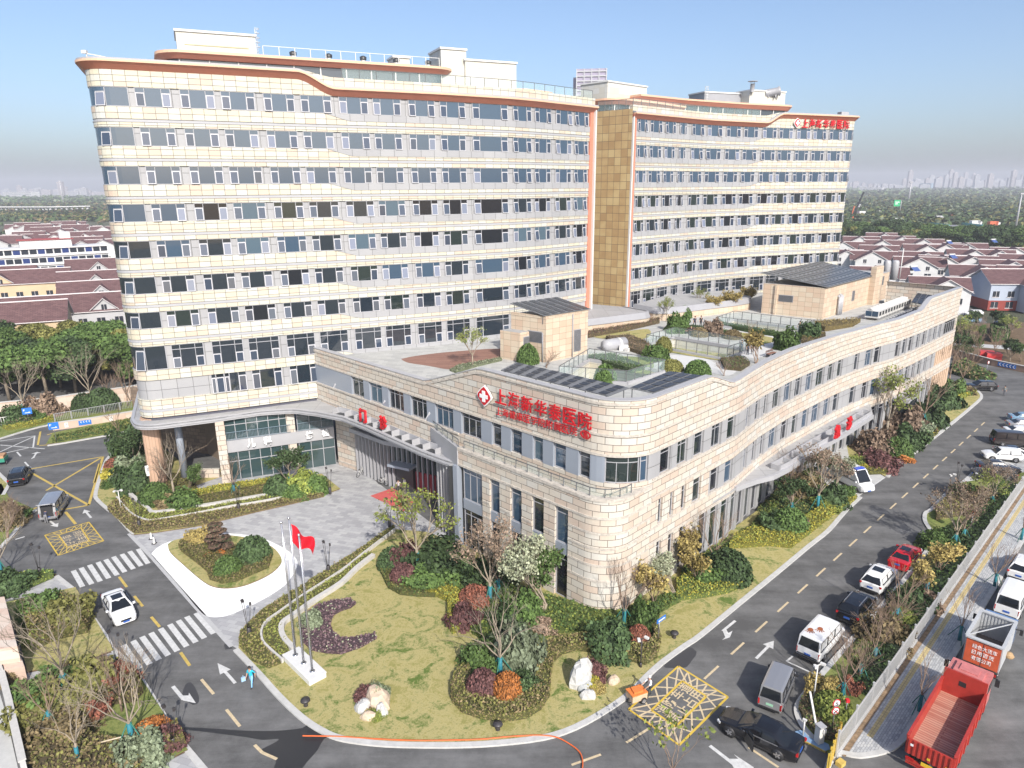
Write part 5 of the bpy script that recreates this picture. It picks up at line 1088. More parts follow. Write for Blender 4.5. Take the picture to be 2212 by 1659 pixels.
for key, x, y, s, l in (('golden', 1740, 515, 1.25, 'small golden-leaved tree by the three people on the roof'), ('golden', 1450, 180, 1., 'golden-leaved tree left of the farthest courtyard well'), ('golden', 1570, 165, 1.2, 'golden-leaved tree behind the farthest courtyard well'), ('golden', 1680, 130, 1.15, 'golden-leaved tree by the corner of the large plant room'), ('golden', 1510, 170, .9, 'smallest golden-leaved tree behind the farthest well'), ('thinleaf', 1130, 235, .62, 'slender young tree left of the middle well'), ('thinleaf', 1360, 150, .6, 'slender young tree in front of the right roof lantern'), ('slim', 1690, 350, .5, 'slim bare sapling above the three people'), ('dwarf', 1520, 600, .8, 'dwarf bare tree at the parapet right of the flat-topped ball'), ('dwarf', 320, 545, 1., 'twiggy bare bush against the stair house wall')):
    tree(key, Z4(x, y), l, s, 0, 0, name='young_tree')
tree('thinleaf', G('MM', 850, 715, ZR), 'young leafy tree beside the round timber deck', .75, 0, 0, name='young_tree')
cover(MMr('700,745 760,715 960,680 1030,668 1040,680 880,718 740,760'), ZR, .3, 'pale', 'green', .3, 25)
t = thing('water_tank', 'white and silver horizontal tank lying on the roof garden', 'tank', Z4(790, 385, ZR+.6), .55); q = MB(); ax = Matrix.Rotation(PI/2, 3, 'Y'); q.lathe([(0, -2.2), (.7, -2.0), (.8, -1.2), (.8, 1.4), (0, 1.5)], axis=ax, n=18); q.build('tank_shell', M_LGREY, t); q = MB(); q.lathe([(.82, .2), (.82, .5)], axis=ax, n=18); q.build('strap', M_TRIM, t)
for i, (x, y, s, l) in enumerate(((840, 425, .9, 'white stone block in the roof garden rubble'), (780, 418, .7, 'smaller white block left of the roof garden rubble'), (870, 432, .6, 'pale block at the right end of the roof garden rubble'))):
    q = MB(); q.box((0, 0, .35*s), (1.3*s, .9*s, .7*s), .4*i); tag(q.build('stone_block', M_TRIM, None, Z4(x, y)), l, 'block')
t = thing('steel_tank', 'pair of banded steel water tanks beyond the solar roof', 'tank', G('MR', 1385, 165, 14)+Vector((0, 3, 0))); q = MB()
for x in (-.9, .9): q.lathe([(0, 0), (.75, 0), (.75, 3.8), (.6, 4.2), (0, 4.3)], (x, 0, 0), n=14)
q.build('tank_shell', M_LGREY, t); q = MB(); q.tube((2.2, 0, 0), (2.2, 0, 6.8), .1); q.build('vent_pipe', M_TRIM, t)
# ================================================================ PLANTING ON THE GROUND
ZL = .1
def T(k, x, y, key, label, s=1., wrap=1, poles=1, z=ZL, name='bare_tree'): return tree(key, G(k, x, y, z), label, s, wrap, poles, name=name)
def B(k, x, y, c, r, h, label, lumpy=0, z=ZL, group=None): return shrub(c, G(k, x, y, z), r, h, label, lumpy, group)
CV = lambda s, h, k, k2=None, mix=0., dens=45, size=.12, z=ZL: cover(PL(s), z, h, k, k2, mix, dens, size)
M_COPE = mat('pale_coping', (.48, .465, .44), .8, .1, 3.)
def wall(name, label, s, w, h, m=M_COPE, z=0, cat='low wall'):
    P = Path(smooth(PL(s), 3)); q = MB(); slab(q, P, 0, P.L, -w/2, w/2, z, z+h, back=True); return tag(q.build(name, m), label, cat)
# main lawn
HED = 'olive brown .35'.split()
hedge('hedge', PL('BL 1552,872 1560,795 1700,655 1950,500 2212,335 BM 150,235 340,100 345,128 150,275 BL 2212,395 1960,560 1760,690 1702,770 1694,850 1730,910 1820,990 1745,1022 1640,975'), 0, .42, 'olive', 'low olive hedge between the plaza and the flagpole lawn', k2='brown', mix=.3, dens=60)
hedge('hedge', PL('BL 1715,850 1712,780 1775,700 1960,572 2212,412 BM 150,290 200,280 190,292 0,430 BL 2212,450 1960,610 1845,725 1822,800 1880,880 1840,960'), 0, .38, 'olive', 'low olive hedge between the two pale kerb walls by the flagpoles', k2='lime', mix=.3, dens=60)
wall('kerb_wall', 'thin pale coping along the plaza side of the flagpole lawn', 'BL 1835,985 1760,920 1705,860 1698,790 1730,730 1800,680 1960,565 2212,402 BM 150,282 345,132', .16, .46)
wall('seat_wall', 'broad white seat wall curving round the flagpole lawn', 'BL 1905,905 1850,850 1825,790 1838,735 1900,690 2040,590 2212,478 BM 100,380 208,296', .42, .45)
CV('BL 1975,690 2050,625 2140,595 2212,585 BM 60,583 92,605 60,630 BL 2212,650 2160,680 2140,740 2160,800 2212,835 BM 90,832 215,805 228,830 120,890 0,930 BL 2120,925 2020,905 1960,850 1950,770', .28, 'purple', 'pale', .10)
B('BL', 2015, 735, 'grey', .95, 1.2, 'small grey-green bush beside the purple crescent bed', 1)
hedge('hedge', PL('BM 715,1240 712,1160 735,1085 790,1035 850,1012 832,1100 845,1180 905,1240 1040,1262 1180,1240 1248,1180 1262,1080 1280,960 1330,900 1450,850 1560,832 1680,840 1760,868 1870,905 1985,900 2035,830 1992,745 2040,742 2066,860 2042,955 1965,1000 1860,972 1780,960 1640,922 1520,906 1430,932 1372,982 1352,1090 1350,1200 1292,1290 1200,1348 1050,1372 900,1350 780,1308'), ZL, .7, 'olive', 'winding brown-green hedge round the teal-wrapped tree in the front lawn', k2='brown', mix=.45, dens=65)
CV('BM 845,1015 905,960 1000,920 1240,900 1280,965 1260,1080 1246,1180 1180,1238 1040,1258 910,1238 848,1175 836,1100', .4, 'green', 'dark', .5)
CV('BM 262,420 250,380 300,320 330,420 400,480 500,500 610,470 650,530 600,560 480,555 380,545 300,500', .5, 'olive', 'green', .4)
hedge('hedge', PL('BM 560,505 640,470 725,495 772,565 765,650 800,760 720,800 690,760 688,640 690,590 620,560 545,548'), ZL, .6, 'yellow', 'bright yellow hedge band winding behind the front lawn', k2='lime', mix=.35, dens=60)
CV('BM 600,470 700,400 850,330 1100,420 1180,520 1470,600 1650,650 1800,670 1990,605 2212,525 BR 60,500 -20,590 BM 2010,690 1985,760 1900,720 1700,770 1550,800 1400,790 1280,850 1230,900 1100,900 980,880 850,800 770,640 720,490', .45, 'lime', 'green', .6, 40, .15)
CV('BM 700,420 850,380 1000,470 1050,560 960,640 850,560 740,480', .8, 'dark', 'green', .4, 30, .16)
for a in (('BM', 335, 350, 'dark', 1.5, 1.9, 'dark green ball at the left end of the front lawn bed'), ('BM', 435, 345, 'maroon', 1.6, 2.2, 'loose maroon bush left of the teal-wrapped leafy tree', 1), ('BM', 405, 450, 'maroon', 1.35, 1.7, 'clipped dark maroon ball nearest the lawn under the leafy tree'), ('BM', 535, 470, 'green', 1.9, 1.6, 'broad green mound right of the dark maroon ball', 1), ('BM', 630, 370, 'dark', 2.9, 2.9, 'big dark bush against the lobby pavement', 1), ('BM', 760, 410, 'green', 2.1, 2.2, 'mid-green bush right of the big dark bush', 1),
          ('BM', 865, 600, 'red', 1.5, 1.7, 'red-brown ball beside the yellow hedge band'), ('BM', 790, 720, 'maroon', 1.4, 1.6, 'maroon bush at the foot of the yellow hedge band', 1), ('BM', 960, 470, 'dark', 2.2, 2.4, 'dark bush behind the reddish teal-wrapped tree', 1), ('BM', 905, 1010, 'green', 1.7, 1.9, 'green mound left of the teal-wrapped tree in the hedge ring', 1), ('BM', 1125, 985, 'grey', 2.0, 3.0, 'tall grey-green bush right of the teal-wrapped tree in the hedge ring', 1), ('BM', 915, 1175, 'maroon', 1.25, 1.8, 'dark maroon ball in the hedge ring'), ('BM', 1075, 1195, 'orange', 1.2, 1.8, 'bright orange ball in the hedge ring'), ('BM', 1190, 1170, 'dark', 1.1, 1.3, 'dark green bush right of the orange ball', 1), ('BM', 1000, 1200, 'dark', .8, .9, 'small dark bush between the maroon and orange balls', 1),
          ('BM', 1760, 880, 'dark', 1.9, 2.1, 'large dark bush left of the small red ball', 1), ('BM', 1925, 835, 'red', .95, 1.3, 'small red-brown ball by the blue sign'), ('BM', 1945, 730, 'green', 1.3, 2.4, 'upright green bush behind the small red ball', 1), ('BM', 1290, 770, 'pink', 1.1, 1.0, 'low pinkish bush below the silvery tree', 1), ('BM', 1080, 740, 'dark', 1.6, 1.8, 'dark bush behind the hedge ring', 1), ('BM', 1180, 690, 'green', 1.7, 2.2, 'mid-green bush left of the silvery tree', 1)): B(*a)
T('BM', 1028, 1085, 'bareB', 'wide grey bare tree with teal wrap inside the hedge ring', 1.25); T('BM', 963, 605, 'autumn', 'reddish thin-leaved tree with teal wrap before the tall windows', 1.25); T('BM', 497, 390, 'thinleaf', 'yellow-green leafy tree with teal wrap beside the lobby', 1.35, name='leafy_tree'); T('BM', 1017, 545, 'bareC', 'bare tree with teal wrap behind the reddish one', 1.1)
T('BM', 1828, 748, 'bareC', 'wide bare tree with blue wrap in front of the rounded stone corner', 1.15); T('BM', 1290, 650, 'silver', 'silvery white-leaved tree by the side door', 1.35, 0, 0, name='leafy_tree'); T('BM', 1215, 560, 'greenbush', 'tall green bushy tree under the white door hood', 1.3, 0, 0, name='leafy_tree')
T('BM', 2010, 610, 'golden', 'golden bushy tree at the right of the rounded corner', 1.3, 0, 0, name='leafy_tree'); T('BM', 2135, 545, 'silver', 'pale silvery tree right of the golden one by the stone wall', .8, 0, 0, name='leafy_tree'); T('BM', 2290, 470, 'golden', 'second golden bushy tree along the right stone wall', 1.2, 0, 0, name='leafy_tree')
M_ROCK = mat('pale_rock', (.46, .455, .44), .8, .3, 2.5, bump=.8); M_ROCKT = mat('tan_rock', (.50, .40, .30), .85, .25, 2.5, bump=.8)
def rock(k, x, y, d, label, m=M_ROCK, seed=0, rz=0.):
    r2 = random.Random(seed); q = MB(); n = 10; prof = [(0, 1.), (.55, .93), (.85, .6), (1, .25), (.95, -.1)]; i0 = 0
    ph = [r2.uniform(0, 6.28) for _ in range(6)]
    for r, z in prof:
        for j in range(n):
            a = 2*PI*j/n; f = 1+.16*math.sin(2*a+ph[0])+.12*math.sin(3*a+ph[1]+z*3); q.v.append((d[0]/2*r*f*math.cos(a)+z*.12*d[0]*math.sin(ph[2]), d[1]/2*r*f*math.sin(a), d[2]*z*(1+.12*math.sin(a+ph[3]))))
    for i in range(len(prof)-1):
        for j in range(n): q.f.append((i*n+j, (i+1)*n+j, (i+1)*n+(j+1) % n, i*n+(j+1) % n)); q.m.append(0); q.uv.append([(0, 0)]*4)
    o = q.build('rock', m, None, G(k, x, y, ZL)); o.rotation_euler = (0, 0, rz); return tag(o, label, 'rock')
rock('BM', 1560, 1110, (1.9, 1.3, 1.9), 'tall white boulder in the right part of the front lawn', seed=1, rz=.5); rock('BM', 1572, 1145, (1.2, .9, .6), 'flat grey stone at the foot of the tall white boulder', mat('grey_rock', (.36, .37, .36), .85, .2, 3.), 2); rock('BM', 1597, 1200, (1.0, .8, .6), 'white stone just below the tall boulder', seed=3); rock('BM', 1757, 1105, (.8, .75, .55), 'small tan stone alone right of the tall boulder', M_ROCKT, 4)
rock('BM', 245, 1240, (1.9, 1.7, 1.1), 'big tan boulder of the left rock group', M_ROCKT, 5); rock('BM', 140, 1275, (1.4, 1.0, .7), 'white stone left in the left rock group', seed=6); rock('BM', 262, 1310, (.7, .8, .8), 'pale upright stone at the front of the left rock group', seed=7); rock('BM', 175, 1335, (1.1, .7, .5), 'low orange-tan stone of the left rock group', M_ROCKT, 8)
for a in (('BM', 1635, 1070, 'maroon', .85, 1.2, 'maroon tuft beside the tall white boulder', 1), ('BM', 1612, 1110, 'yellow', .7, .6, 'yellow cushion at the tall white boulder', 1), ('BM', 1650, 1135, 'gold', .7, .4, 'rusty low tuft right of the tall white boulder', 1), ('BM', 170, 1215, 'maroon', .9, .9, 'maroon tuft on the left rock group', 1), ('BM', 240, 1215, 'grey', .75, 1.1, 'grey-green tuft in the left rock group', 1), ('BM', 235, 1325, 'lime', .5, .5, 'lime tuft at the front of the left rock group', 1), ('BM', 205, 1290, 'gold', .6, .4, 'golden tuft in the middle of the left rock group', 1)): B(*a)
# round island
hedge('hedge', PL('BL 1160,235 1180,208 1260,232 1330,212 1480,232 1570,250 1700,300 1762,300 1742,370 1640,412 1540,457 1440,472 1362,446 1342,392 1270,332 1180,265'), ZL, .5, 'olive', 'brown-green hedge bed in the round island', k2='brown', mix=.5, dens=60)
for a in (('BL', 1640, 305, 'dark', 1.75, 2.3, 'big dark green ball in the round island'), ('BL', 1480, 398, 'green', 1.3, 1.7, 'light green ball at the front of the round island'), ('BL', 1275, 195, 'gold', 1.35, 1.3, 'orange and green bush at the back left of the round island', 1), ('BL', 1420, 280, 'orange', 1.2, .5, 'low orange cushion under the layered pine', 1)): B(*a)
t = thing('cloud_pine', 'brown layered cloud-pruned pine in the round island', 'tree', G('BL', 1420, 270, ZL)); q = MB(); q.tube((0, 0, 0), (.15, 0, 1.3), .16, .12); q.tube((.15, 0, 1.3), (0, .1, 2.9), .12, .06)
for i in range(9): a = i*2.4; z = .7+i*.26; q.tube((.1, 0, z), (math.cos(a)*.8, math.sin(a)*.8, z+.15), .06, .03, 6)
q.build('trunk', M_BARK, t)
for i in range(13):
    a = i*2.4; z = .75+i*.19; rr = (1.15-.07*i); d = unit(160); d[:, 2] = np.abs(d[:, 2]); c = np.array([math.cos(a)*rr*.75, math.sin(a)*rr*.75, z+.12]); sc_ = np.array([.62, .62, .2])*(1-.02*i)
    core = MB(); core.lathe([(.5, 0), (.45, .1), (0, .14)], c, n=8); core.m = [1]*len(core.m); leafobj('foliage_pad', c+d*sc_, d, .14, [mat('leaf_rust', (.12, .075, .05), .8, leaf=.5, col2=(.05, .03, .022)), M_INNER], core=core, parent=t)
# left island at the tower corner
hedge('hedge', PL('ML 700,1645 755,1590 800,1605 BL 835,0 895,58 1000,76 1300,28 1420,5 ML 1700,1620 2060,1545 2100,1562 1700,1652 BL 1300,90 872,146 825,112'), 0, .45, 'brown', 'brown outer hedge along the plaza under the tall block', k2='olive', mix=.45, dens=60)
hedge('hedge', PL('ML 790,1560 950,1655 BL 1000,30 ML 1250,1660 1800,1560 2060,1525 2050,1538 1700,1602 BL 1290,15 1000,62 900,45 ML 850,1640'), 0, .42, 'olive', 'olive inner hedge between the pale walls under the tall block', k2='lime', mix=.35, dens=60)
wall('kerb_wall', 'thin pale coping between the two hedges under the tall block', 'ML 760,1582 BL 850,25 930,66 1000,72 1150,48 1300,22 ML 1500,1640 1700,1608 2065,1535', .16, .48)
wall('seat_wall', 'broad white seat wall along the planting under the tall block', 'ML 785,1505 830,1545 960,1652 BL 1010,18 ML 1240,1645 1400,1620 1600,1585 1792,1552', .42, .45)
CV('ML 830,1500 900,1440 1000,1420 1240,1430 1300,1560 1700,1490 2050,1480 2090,1500 1700,1550 1250,1620 1050,1640 950,1610', .3, 'olive', 'brown', .5)
hedge('hedge', PL('ML 1245,1548 1400,1515 1600,1485 1770,1462 1775,1482 1600,1512 1400,1548 1290,1572'), ZL, .55, 'yellow', 'bright yellow hedge in front of the glass shop front', k2='lime', mix=.3, dens=60)
CV('ML 700,1420 760,1330 790,1250 890,1150 920,1300 960,1440 860,1500 780,1460', .5, 'olive', 'yellow', .3)
for a in (('ML', 1010, 1590, 'green', 1.8, 2.2, 'green ball by the fluted column base'), ('ML', 1180, 1620, 'green', 1.9, 1.9, 'mid-green ball right of the one by the fluted column', 1), ('ML', 885, 1500, 'dark', 2.2, 3.0, 'dark loose bush left of the fluted column', 1), ('ML', 1090, 1625, 'brown', 1.2, 1.3, 'brown bush between the two green balls under the tall block', 1), ('ML', 752, 1375, 'red', 1.4, 1.4, 'red-brown ball near the yellow road box'), ('ML', 735, 1420, 'yellow', 1.3, .9, 'yellow cushion beside the red-brown ball', 1), ('ML', 850, 1290, 'dark', 2.3, 3.8, 'tall dark bush behind the fluted column', 1), ('ML', 905, 1250, 'pink', 1.8, 2.5, 'pinkish bush at the back of the tower corner planting', 1), ('ML', 800, 1340, 'green', 1.6, 1.7, 'green bush at the back of the tower corner planting', 1), ('ML', 830, 1420, 'grey', 2.0, 2.4, 'grey-green bush in the tower corner planting', 1),
          ('ML', 1820, 1530, 'dark', 1.9, 2.1, 'dark green ball left of the green-wrapped tree at the shop front'), ('ML', 1965, 1520, 'lime', 1.9, 2.5, 'bright lime bush right of the green-wrapped tree', 1), ('ML', 1915, 1560, 'green', 1.5, 1.6, 'green ball in front of the lime bush', 1), ('ML', 2045, 1530, 'green', 1.4, 2.2, 'loose green bush at the right end of the shop front planting', 1), ('ML', 720, 1490, 'green', .9, .8, 'low green tuft by the left road kerb', 1)): B(*a)
T('ML', 1130, 1560, 'bareB', 'pinkish bare tree in front of the dark recess under the tall block', 1.3, 0, 0); T('ML', 1220, 1530, 'greenbush', 'green bushy tree right of the pinkish bare tree', .85, 0, 0, name='leafy_tree'); T('ML', 1888, 1530, 'evergreen', 'leafy tree with green poles at the shop front', 1.25, name='leafy_tree'); T('ML', 1520, 1540, 'bareC', 'small bare tree between two yellow hedges at the shop front', .9); T('ML', 880, 1380, 'evergreen', 'dark leafy tree with poles left of the fluted column', 1.2, name='leafy_tree'); T('ML', 1020, 1520, 'bareD', 'twiggy bare bush at the foot of the fluted column', 1.1, 0, 0); T('ML', 780, 1210, 'slim', 'slim bare tree at the back kerb of the tower corner', 1.0, 0, 0)
# left lawns and beds
CV('BL 150,650 250,605 400,592 530,625 592,720 570,790 470,812 350,840 240,900 190,790', 1.0, 'olive', 'brown', .5, 40, .14); B('BL', 300, 660, 'green', 1.7, 1.9, 'green bush in the left gate bed', 1); B('BL', 440, 720, 'olive', 2.1, 2.0, 'large olive-brown mound in the left gate bed', 1); B('BL', 240, 840, 'lime', .9, .9, 'small lime bush by the pink gate wall', 1); B('BL', 60, 1090, 'brown', 1.0, 1.1, 'brown ball below the red gate panel')
CV('BL 130,1260 230,1185 380,1115 500,1120 640,1050 860,1045 930,1180 880,1240 700,1260 580,1330 560,1420 600,1500 800,1540 1000,1560 1150,1400 1200,1520 1000,1640 900,1720 240,1720', .8, 'brown', 'olive', .5, 40, .14)
for a in (('BL', 330, 1200, 'green', 2.1, 1.9, 'green mound in the lower left bed', 1), ('BL', 560, 1140, 'olive', 2.4, 2.0, 'wide olive mound below the left footpath', 1), ('BL', 770, 1090, 'red', 1.3, 1.2, 'rusty bush at the lower side of the left footpath', 1), ('BL', 990, 1460, 'orange', 1.35, 1.2, 'orange-brown ball by the lower left road kerb'), ('BL', 955, 1580, 'grey', 1.6, 1.7, 'grey-green bush below the orange-brown ball', 1), ('BL', 1085, 1500, 'maroon', 1.1, 1.1, 'maroon bush right of the orange-brown ball', 1), ('BL', 250, 1330, 'olive', 1.9, 1.5, 'olive mound at the left wall of the lower bed', 1), ('BL', 420, 1470, 'brown', 2., 1.3, 'brown mound at the centre of the lower left bed', 1), ('BL', 620, 1300, 'red', 1.1, .9, 'rusty low bush near the centre of the lower left bed', 1)): B(*a)
T('BL', 435, 1205, 'bareA', 'big bare tree with teal wrap on the left footpath', 1.3); T('BL', 865, 1525, 'bareB', 'spreading bare tree with blue wrap in the lower left bed', 1.25); T('BL', 330, 1395, 'bareC', 'small bare tree with forked blue wrap in the lower left bed', .85); T('BL', 515, 1640, 'bareA', 'slender bare tree at the bottom of the lower left bed', .9, 1, 0); T('BL', 790, 1290, 'bareC', 'pale leaning bare tree with white bundle in the lower left bed', 1.0, 0, 0)
CV('BL -40,440 130,430 350,408 345,432 45,558 -40,560', .55, 'lime', 'green', .5, 45); B('BL', 75, 500, 'dark', 1.8, 1.7, 'dark green mound left of the first zebra crossing', 1); B('BL', 40, 60, 'brown', 2.2, 2.0, 'brown bush at the left edge beside the road', 1); T('BL', 15, 420, 'bareB', 'bare tree at the left edge casting a long shadow', 1.1); T('BL', 40, 170, 'bareD', 'white-stemmed bush at the left edge', 1.1, 0, 0); B('BL', 120, 40, 'green', 1.2, .8, 'low green bush behind the brown one at the left edge', 1)
# strip by the ramp and far left garden
CV('ML 345,1215 420,1200 700,1150 850,1110 855,1078 700,1115 520,1160 360,1195', .7, 'green', 'olive', .5, 40, .16)
CV('ML 20,1120 200,1095 300,1050 350,1040 350,1068 200,1112 50,1135', .5, 'yellow', 'lime', .5, 35); CV('ML 60,1080 200,1050 330,1030 300,1050 200,1092 40,1110', .8, 'green', 'pink', .3, 35)
for a in (('ML', 115, 1075, 'dark', 2.0, 2.6, 'dark bush left of the blue parking sign', 1), ('ML', 550, 990, 'dark', 1.9, 2.6, 'left dark ball behind the ramp railing'), ('ML', 672, 985, 'dark', 2.5, 3.3, 'right dark ball behind the ramp railing'), ('ML', 300, 1030, 'pink', 2.6, 3.4, 'pinkish bush by the ramp wall', 1), ('ML', 240, 1060, 'green', 1.5, 1.6, 'green bush right of the blue parking sign', 1)): B(*a)
T('ML', 165, 1050, 'bareA', 'tall bare tree before the pink perimeter wall at the left', 1.55, 1, 0); T('ML', 605, 985, 'bareA', 'tall bare tree between the two dark balls behind the ramp railing', 1.6, 1, 0); T('ML', 830, 970, 'bareC', 'bare tree before the perimeter wall by the tower', 1.5, 0, 0); T('ML', 710, 950, 'bareD', 'pinkish bare bush on the perimeter wall', 1.2, 0, 0)
# planting along the right stone wall
hedge('hedge', PL('MR 1125,1580 1040,1655 BR 1010,0 800,165 700,242 560,228 300,245 330,175 440,132 600,130 760,75 870,5 MR 1000,1600'), ZL, .6, 'yellow', 'long yellow-green hedge along the right road kerb', k2='lime', mix=.4, dens=45)
hedge('hedge', PL('BR -40,470 60,425 220,442 330,392 392,432 388,490 300,532 150,562 -40,585'), ZL, .6, 'lime', 'yellow-green hedge by the large dark ball near the corner', k2='yellow', mix=.35, dens=50)
CV('BR -20,470 0,380 200,250 430,120 480,60 620,-60 560,100 330,170 250,300 150,430', .4, 'green', 'lime', .5, 35, .15); CV('MR 480,1660 700,1440 850,1380 930,1500 1040,1560 900,1640 BR 700,50', .3, 'green', 'olive', .5, 25, .16)
for a in (('BR', 290, 420, 'dark', 2.1, 2.6, 'large dark green ball right of the bare tree near the corner'), ('BR', 160, 445, 'green', 1.5, 1.7, 'green ball left of the large dark ball', 1), ('BR', 690, 110, 'green', 1.9, 2.2, 'green ball beside the yellow hedge on the right road'), ('BR', 590, 100, 'dark', 1.7, 1.6, 'dark bush left of the green ball by the yellow hedge', 1), ('BR', 770, 105, 'maroon', 1.1, 1.1, 'maroon bush in the yellow hedge', 1), ('MR', 960, 1600, 'dark', 1.8, 2.2, 'dark ball left of the white ambulance', 1), ('MR', 1050, 1560, 'green', 1.1, 1.3, 'green ball at the ambulance driveway', 1), ('MR', 920, 1625, 'lime', 1.8, 1.0, 'lime cushion below the dark ball by the ambulance', 1), ('MR', 770, 1540, 'brown', 2.2, 2.2, 'brown bush under the emergency canopy corner', 1)): B(*a)
T('BR', 192, 375, 'bareC', 'bare whitish tree with teal wrap at the right stone wall', 1.2); T('BR', 60, 400, 'golden', 'golden bushy tree left of the bare whitish tree', 1.35, 0, 0, name='leafy_tree'); T('BR', 700, 20, 'evergreen', 'leafy tree with green poles beside the yellow hedge', 1.0, name='leafy_tree')
T('MR', 870, 1650, 'autumn', 'pinkish thin-leaved tree left of the ambulance', 1.2); T('MR', 720, 1600, 'bareD', 'twiggy bush between the podium and the ambulance', 1.5, 0, 0); T('MR', 1000, 1490, 'silver', 'white-leaved tree in front of the ambulance', .75, 0, 0, name='leafy_tree'); T('MR', 830, 1500, 'evergreen', 'dark leafy tree under the emergency canopy', 1.1, 0, 0, name='leafy_tree')
hedge('hedge', PL('MR 1070,1345 1150,1325 1175,1335 1175,1385 1090,1372'), ZL, .9, 'lime', 'short clipped green hedge right of the ambulance', dens=40)
CV('MR 1180,1390 1290,1335 1440,1260 1560,1180 1640,1120 1650,1160 1500,1260 1320,1415 1200,1420', .45, 'olive', 'yellow', .3, 35)
CV('MR 1600,1010 1700,960 1760,880 1850,860 1900,890 1830,920 1760,980 1640,1010', .5, 'lime', 'yellow', .4, 30, .18)
for a in (('MR', 1270, 1365, 'maroon', 2.3, 1.8, 'dark red-brown mound beyond the ambulance', 1), ('MR', 1250, 1270, 'pink', 2.6, 3.0, 'pinkish bush beyond the ambulance', 1), ('MR', 1385, 1300, 'green', 1.9, 2.6, 'green ball right of the pinkish bush'), ('MR', 1425, 1320, 'orange', 1.2, 1.0, 'orange cushion at the kerb beyond the ambulance', 1), ('MR', 1450, 1230, 'dark', 2.4, 2.8, 'dark bush behind the orange cushion', 1), ('MR', 1450, 1130, 'pink', 3.0, 3.6, 'large pinkish bush in the middle of the right planting', 1), ('MR', 1590, 1080, 'dark', 2.6, 3.3, 'dark green mound by the far right lawn', 1), ('MR', 1550, 1150, 'grey', 1.5, 1.7, 'grey-green ball under the bare tree on the right planting', 1), ('MR', 1690, 965, 'dark', 2.6, 3.4, 'big dark bush near the end of the stone block', 1), ('MR', 1770, 890, 'green', 2.0, 2.4, 'green bush at the far tip of the right lawn', 1), ('MR', 1830, 890, 'brown', 1.4, 1.3, 'brown ball at the far tip of the right lawn', 1), ('MR', 1170, 1380, 'yellow', .9, .7, 'yellow tuft by the clipped green hedge', 1)): B(*a)
T('MR', 1315, 1190, 'thinleaf', 'tall sparse dark-leaved tree before the red canopy characters', 1.6, 0, 0, name='leafy_tree'); T('MR', 1548, 1110, 'bareC', 'bare tree with grey wrap on the right planting', 1.6); T('MR', 1605, 900, 'bareC', 'tall bare tree by the peach stone fins', 1.9, 0, 0); T('MR', 1715, 860, 'slim', 'bare tree at the far end of the stone block', 1.7, 0, 0); T('MR', 1800, 850, 'bareC', 'bare tree at the far tip of the right lawn', 1.5, 0, 0)
# planting strip along the white fence
CV('BR 1040,1500 880,1480 790,1370 750,1290 770,1220 870,1120 1000,1200 1060,1340', .35, 'brown', 'green', .4, 40)
FS = lambda a0, a1, o0, o1: [fl(a0, o0), fl(a1, o0), fl(a1, o1), fl(a0, o1)]
cover(FS(6, 54, -.3, -1.9), ZL, .7, 'dark', 'green', .35, 28, .16)
for i, (a0, a1, k, k2) in enumerate(((9, 14, 'olive', 'green'), (17, 21, 'brown', 'pink'), (24, 30, 'olive', 'gold'), (33, 40, 'green', 'brown'), (42, 50, 'olive', 'maroon'))): cover(FS(a0, a1, -1.9, -3.0), ZL, .5, k, k2, .4, 28, .15)
for a in (('BR', 915, 1185, 'gold', 1.15, 1.3, 'orange-green ball at the end of the fence strip', 1), ('BR', 965, 1310, 'lime', 1.35, 1.5, 'lime green ball behind the speed sign'), ('BR', 1085, 1150, 'red', .8, .9, 'small rusty bush by the first tree of the fence strip', 1), ('BR', 1415, 715, 'lime', 1.25, 1.2, 'lime ball right of the tree beside the black car', 0), ('BR', 1300, 830, 'brown', 1.8, 1.9, 'brown twiggy mound beside the white van', 1), ('BR', 1480, 620, 'dark', 1.6, 1.6, 'dark bush at the fence opposite the black car', 1), ('BR', 1560, 600, 'pink', 1.3, 1.2, 'pinkish bush at the fence by the golden trees', 1), ('BR', 1640, 230, 'green', 1.5, 1.7, 'green ball where the kerb bends behind the red car', 1), ('BR', 1720, 190, 'dark', 1.4, 1.3, 'dark bush behind the kerb bend', 1)): B(*a)
T('BR', 1030, 1215, 'bareC', 'bare tree with blue wrap nearest the speed sign', .9); T('BR', 1140, 1105, 'bareD', 'second bare multi-stem tree along the fence strip', 1.0); T('BR', 1240, 975, 'bareC', 'third bare tree along the fence strip', .85); T('BR', 1290, 800, 'bareD', 'dense twiggy bare bush beside the white van', 1.05, 0, 0); T('BR', 1378, 725, 'slim', 'slim bare tree with blue wrap beside the black car', 1.0); T('BR', 1570, 555, 'golden', 'pale golden bush tree behind the white car', 1.1, 1, 0, name='leafy_tree'); T('BR', 1650, 410, 'golden', 'golden bush tree behind the red car', 1.15, 0, 0, name='leafy_tree'); T('BR', 1757, 245, 'autumn', 'thin-leaved tree with blue wrap by the small orange sign', 1.1); T('BR', 1815, 190, 'bareC', 'bare tree right of the small orange sign', .9)
T('MR', 2000, 1620, 'autumn', 'red-green leafy tree beside the parked cars', .8, name='leafy_tree'); T('MR', 1960, 1640, 'thinleaf', 'yellow-green sapling left of the red-green tree', .7, 0, 0, name='leafy_tree'); cover(PL('MR 1640,1650 1760,1540 1900,1520 2060,1580 2000,1650 BR 1640,60'), ZL, .6, 'brown', 'olive', .5, 30, .15); B('MR', 1830, 1560, 'green', 1.6, 1.4, 'green mound beside the lamp post at the parking bays', 1); B('MR', 1900, 1600, 'brown', 1.9, 1.5, 'brown mound left of the red-green tree', 1)
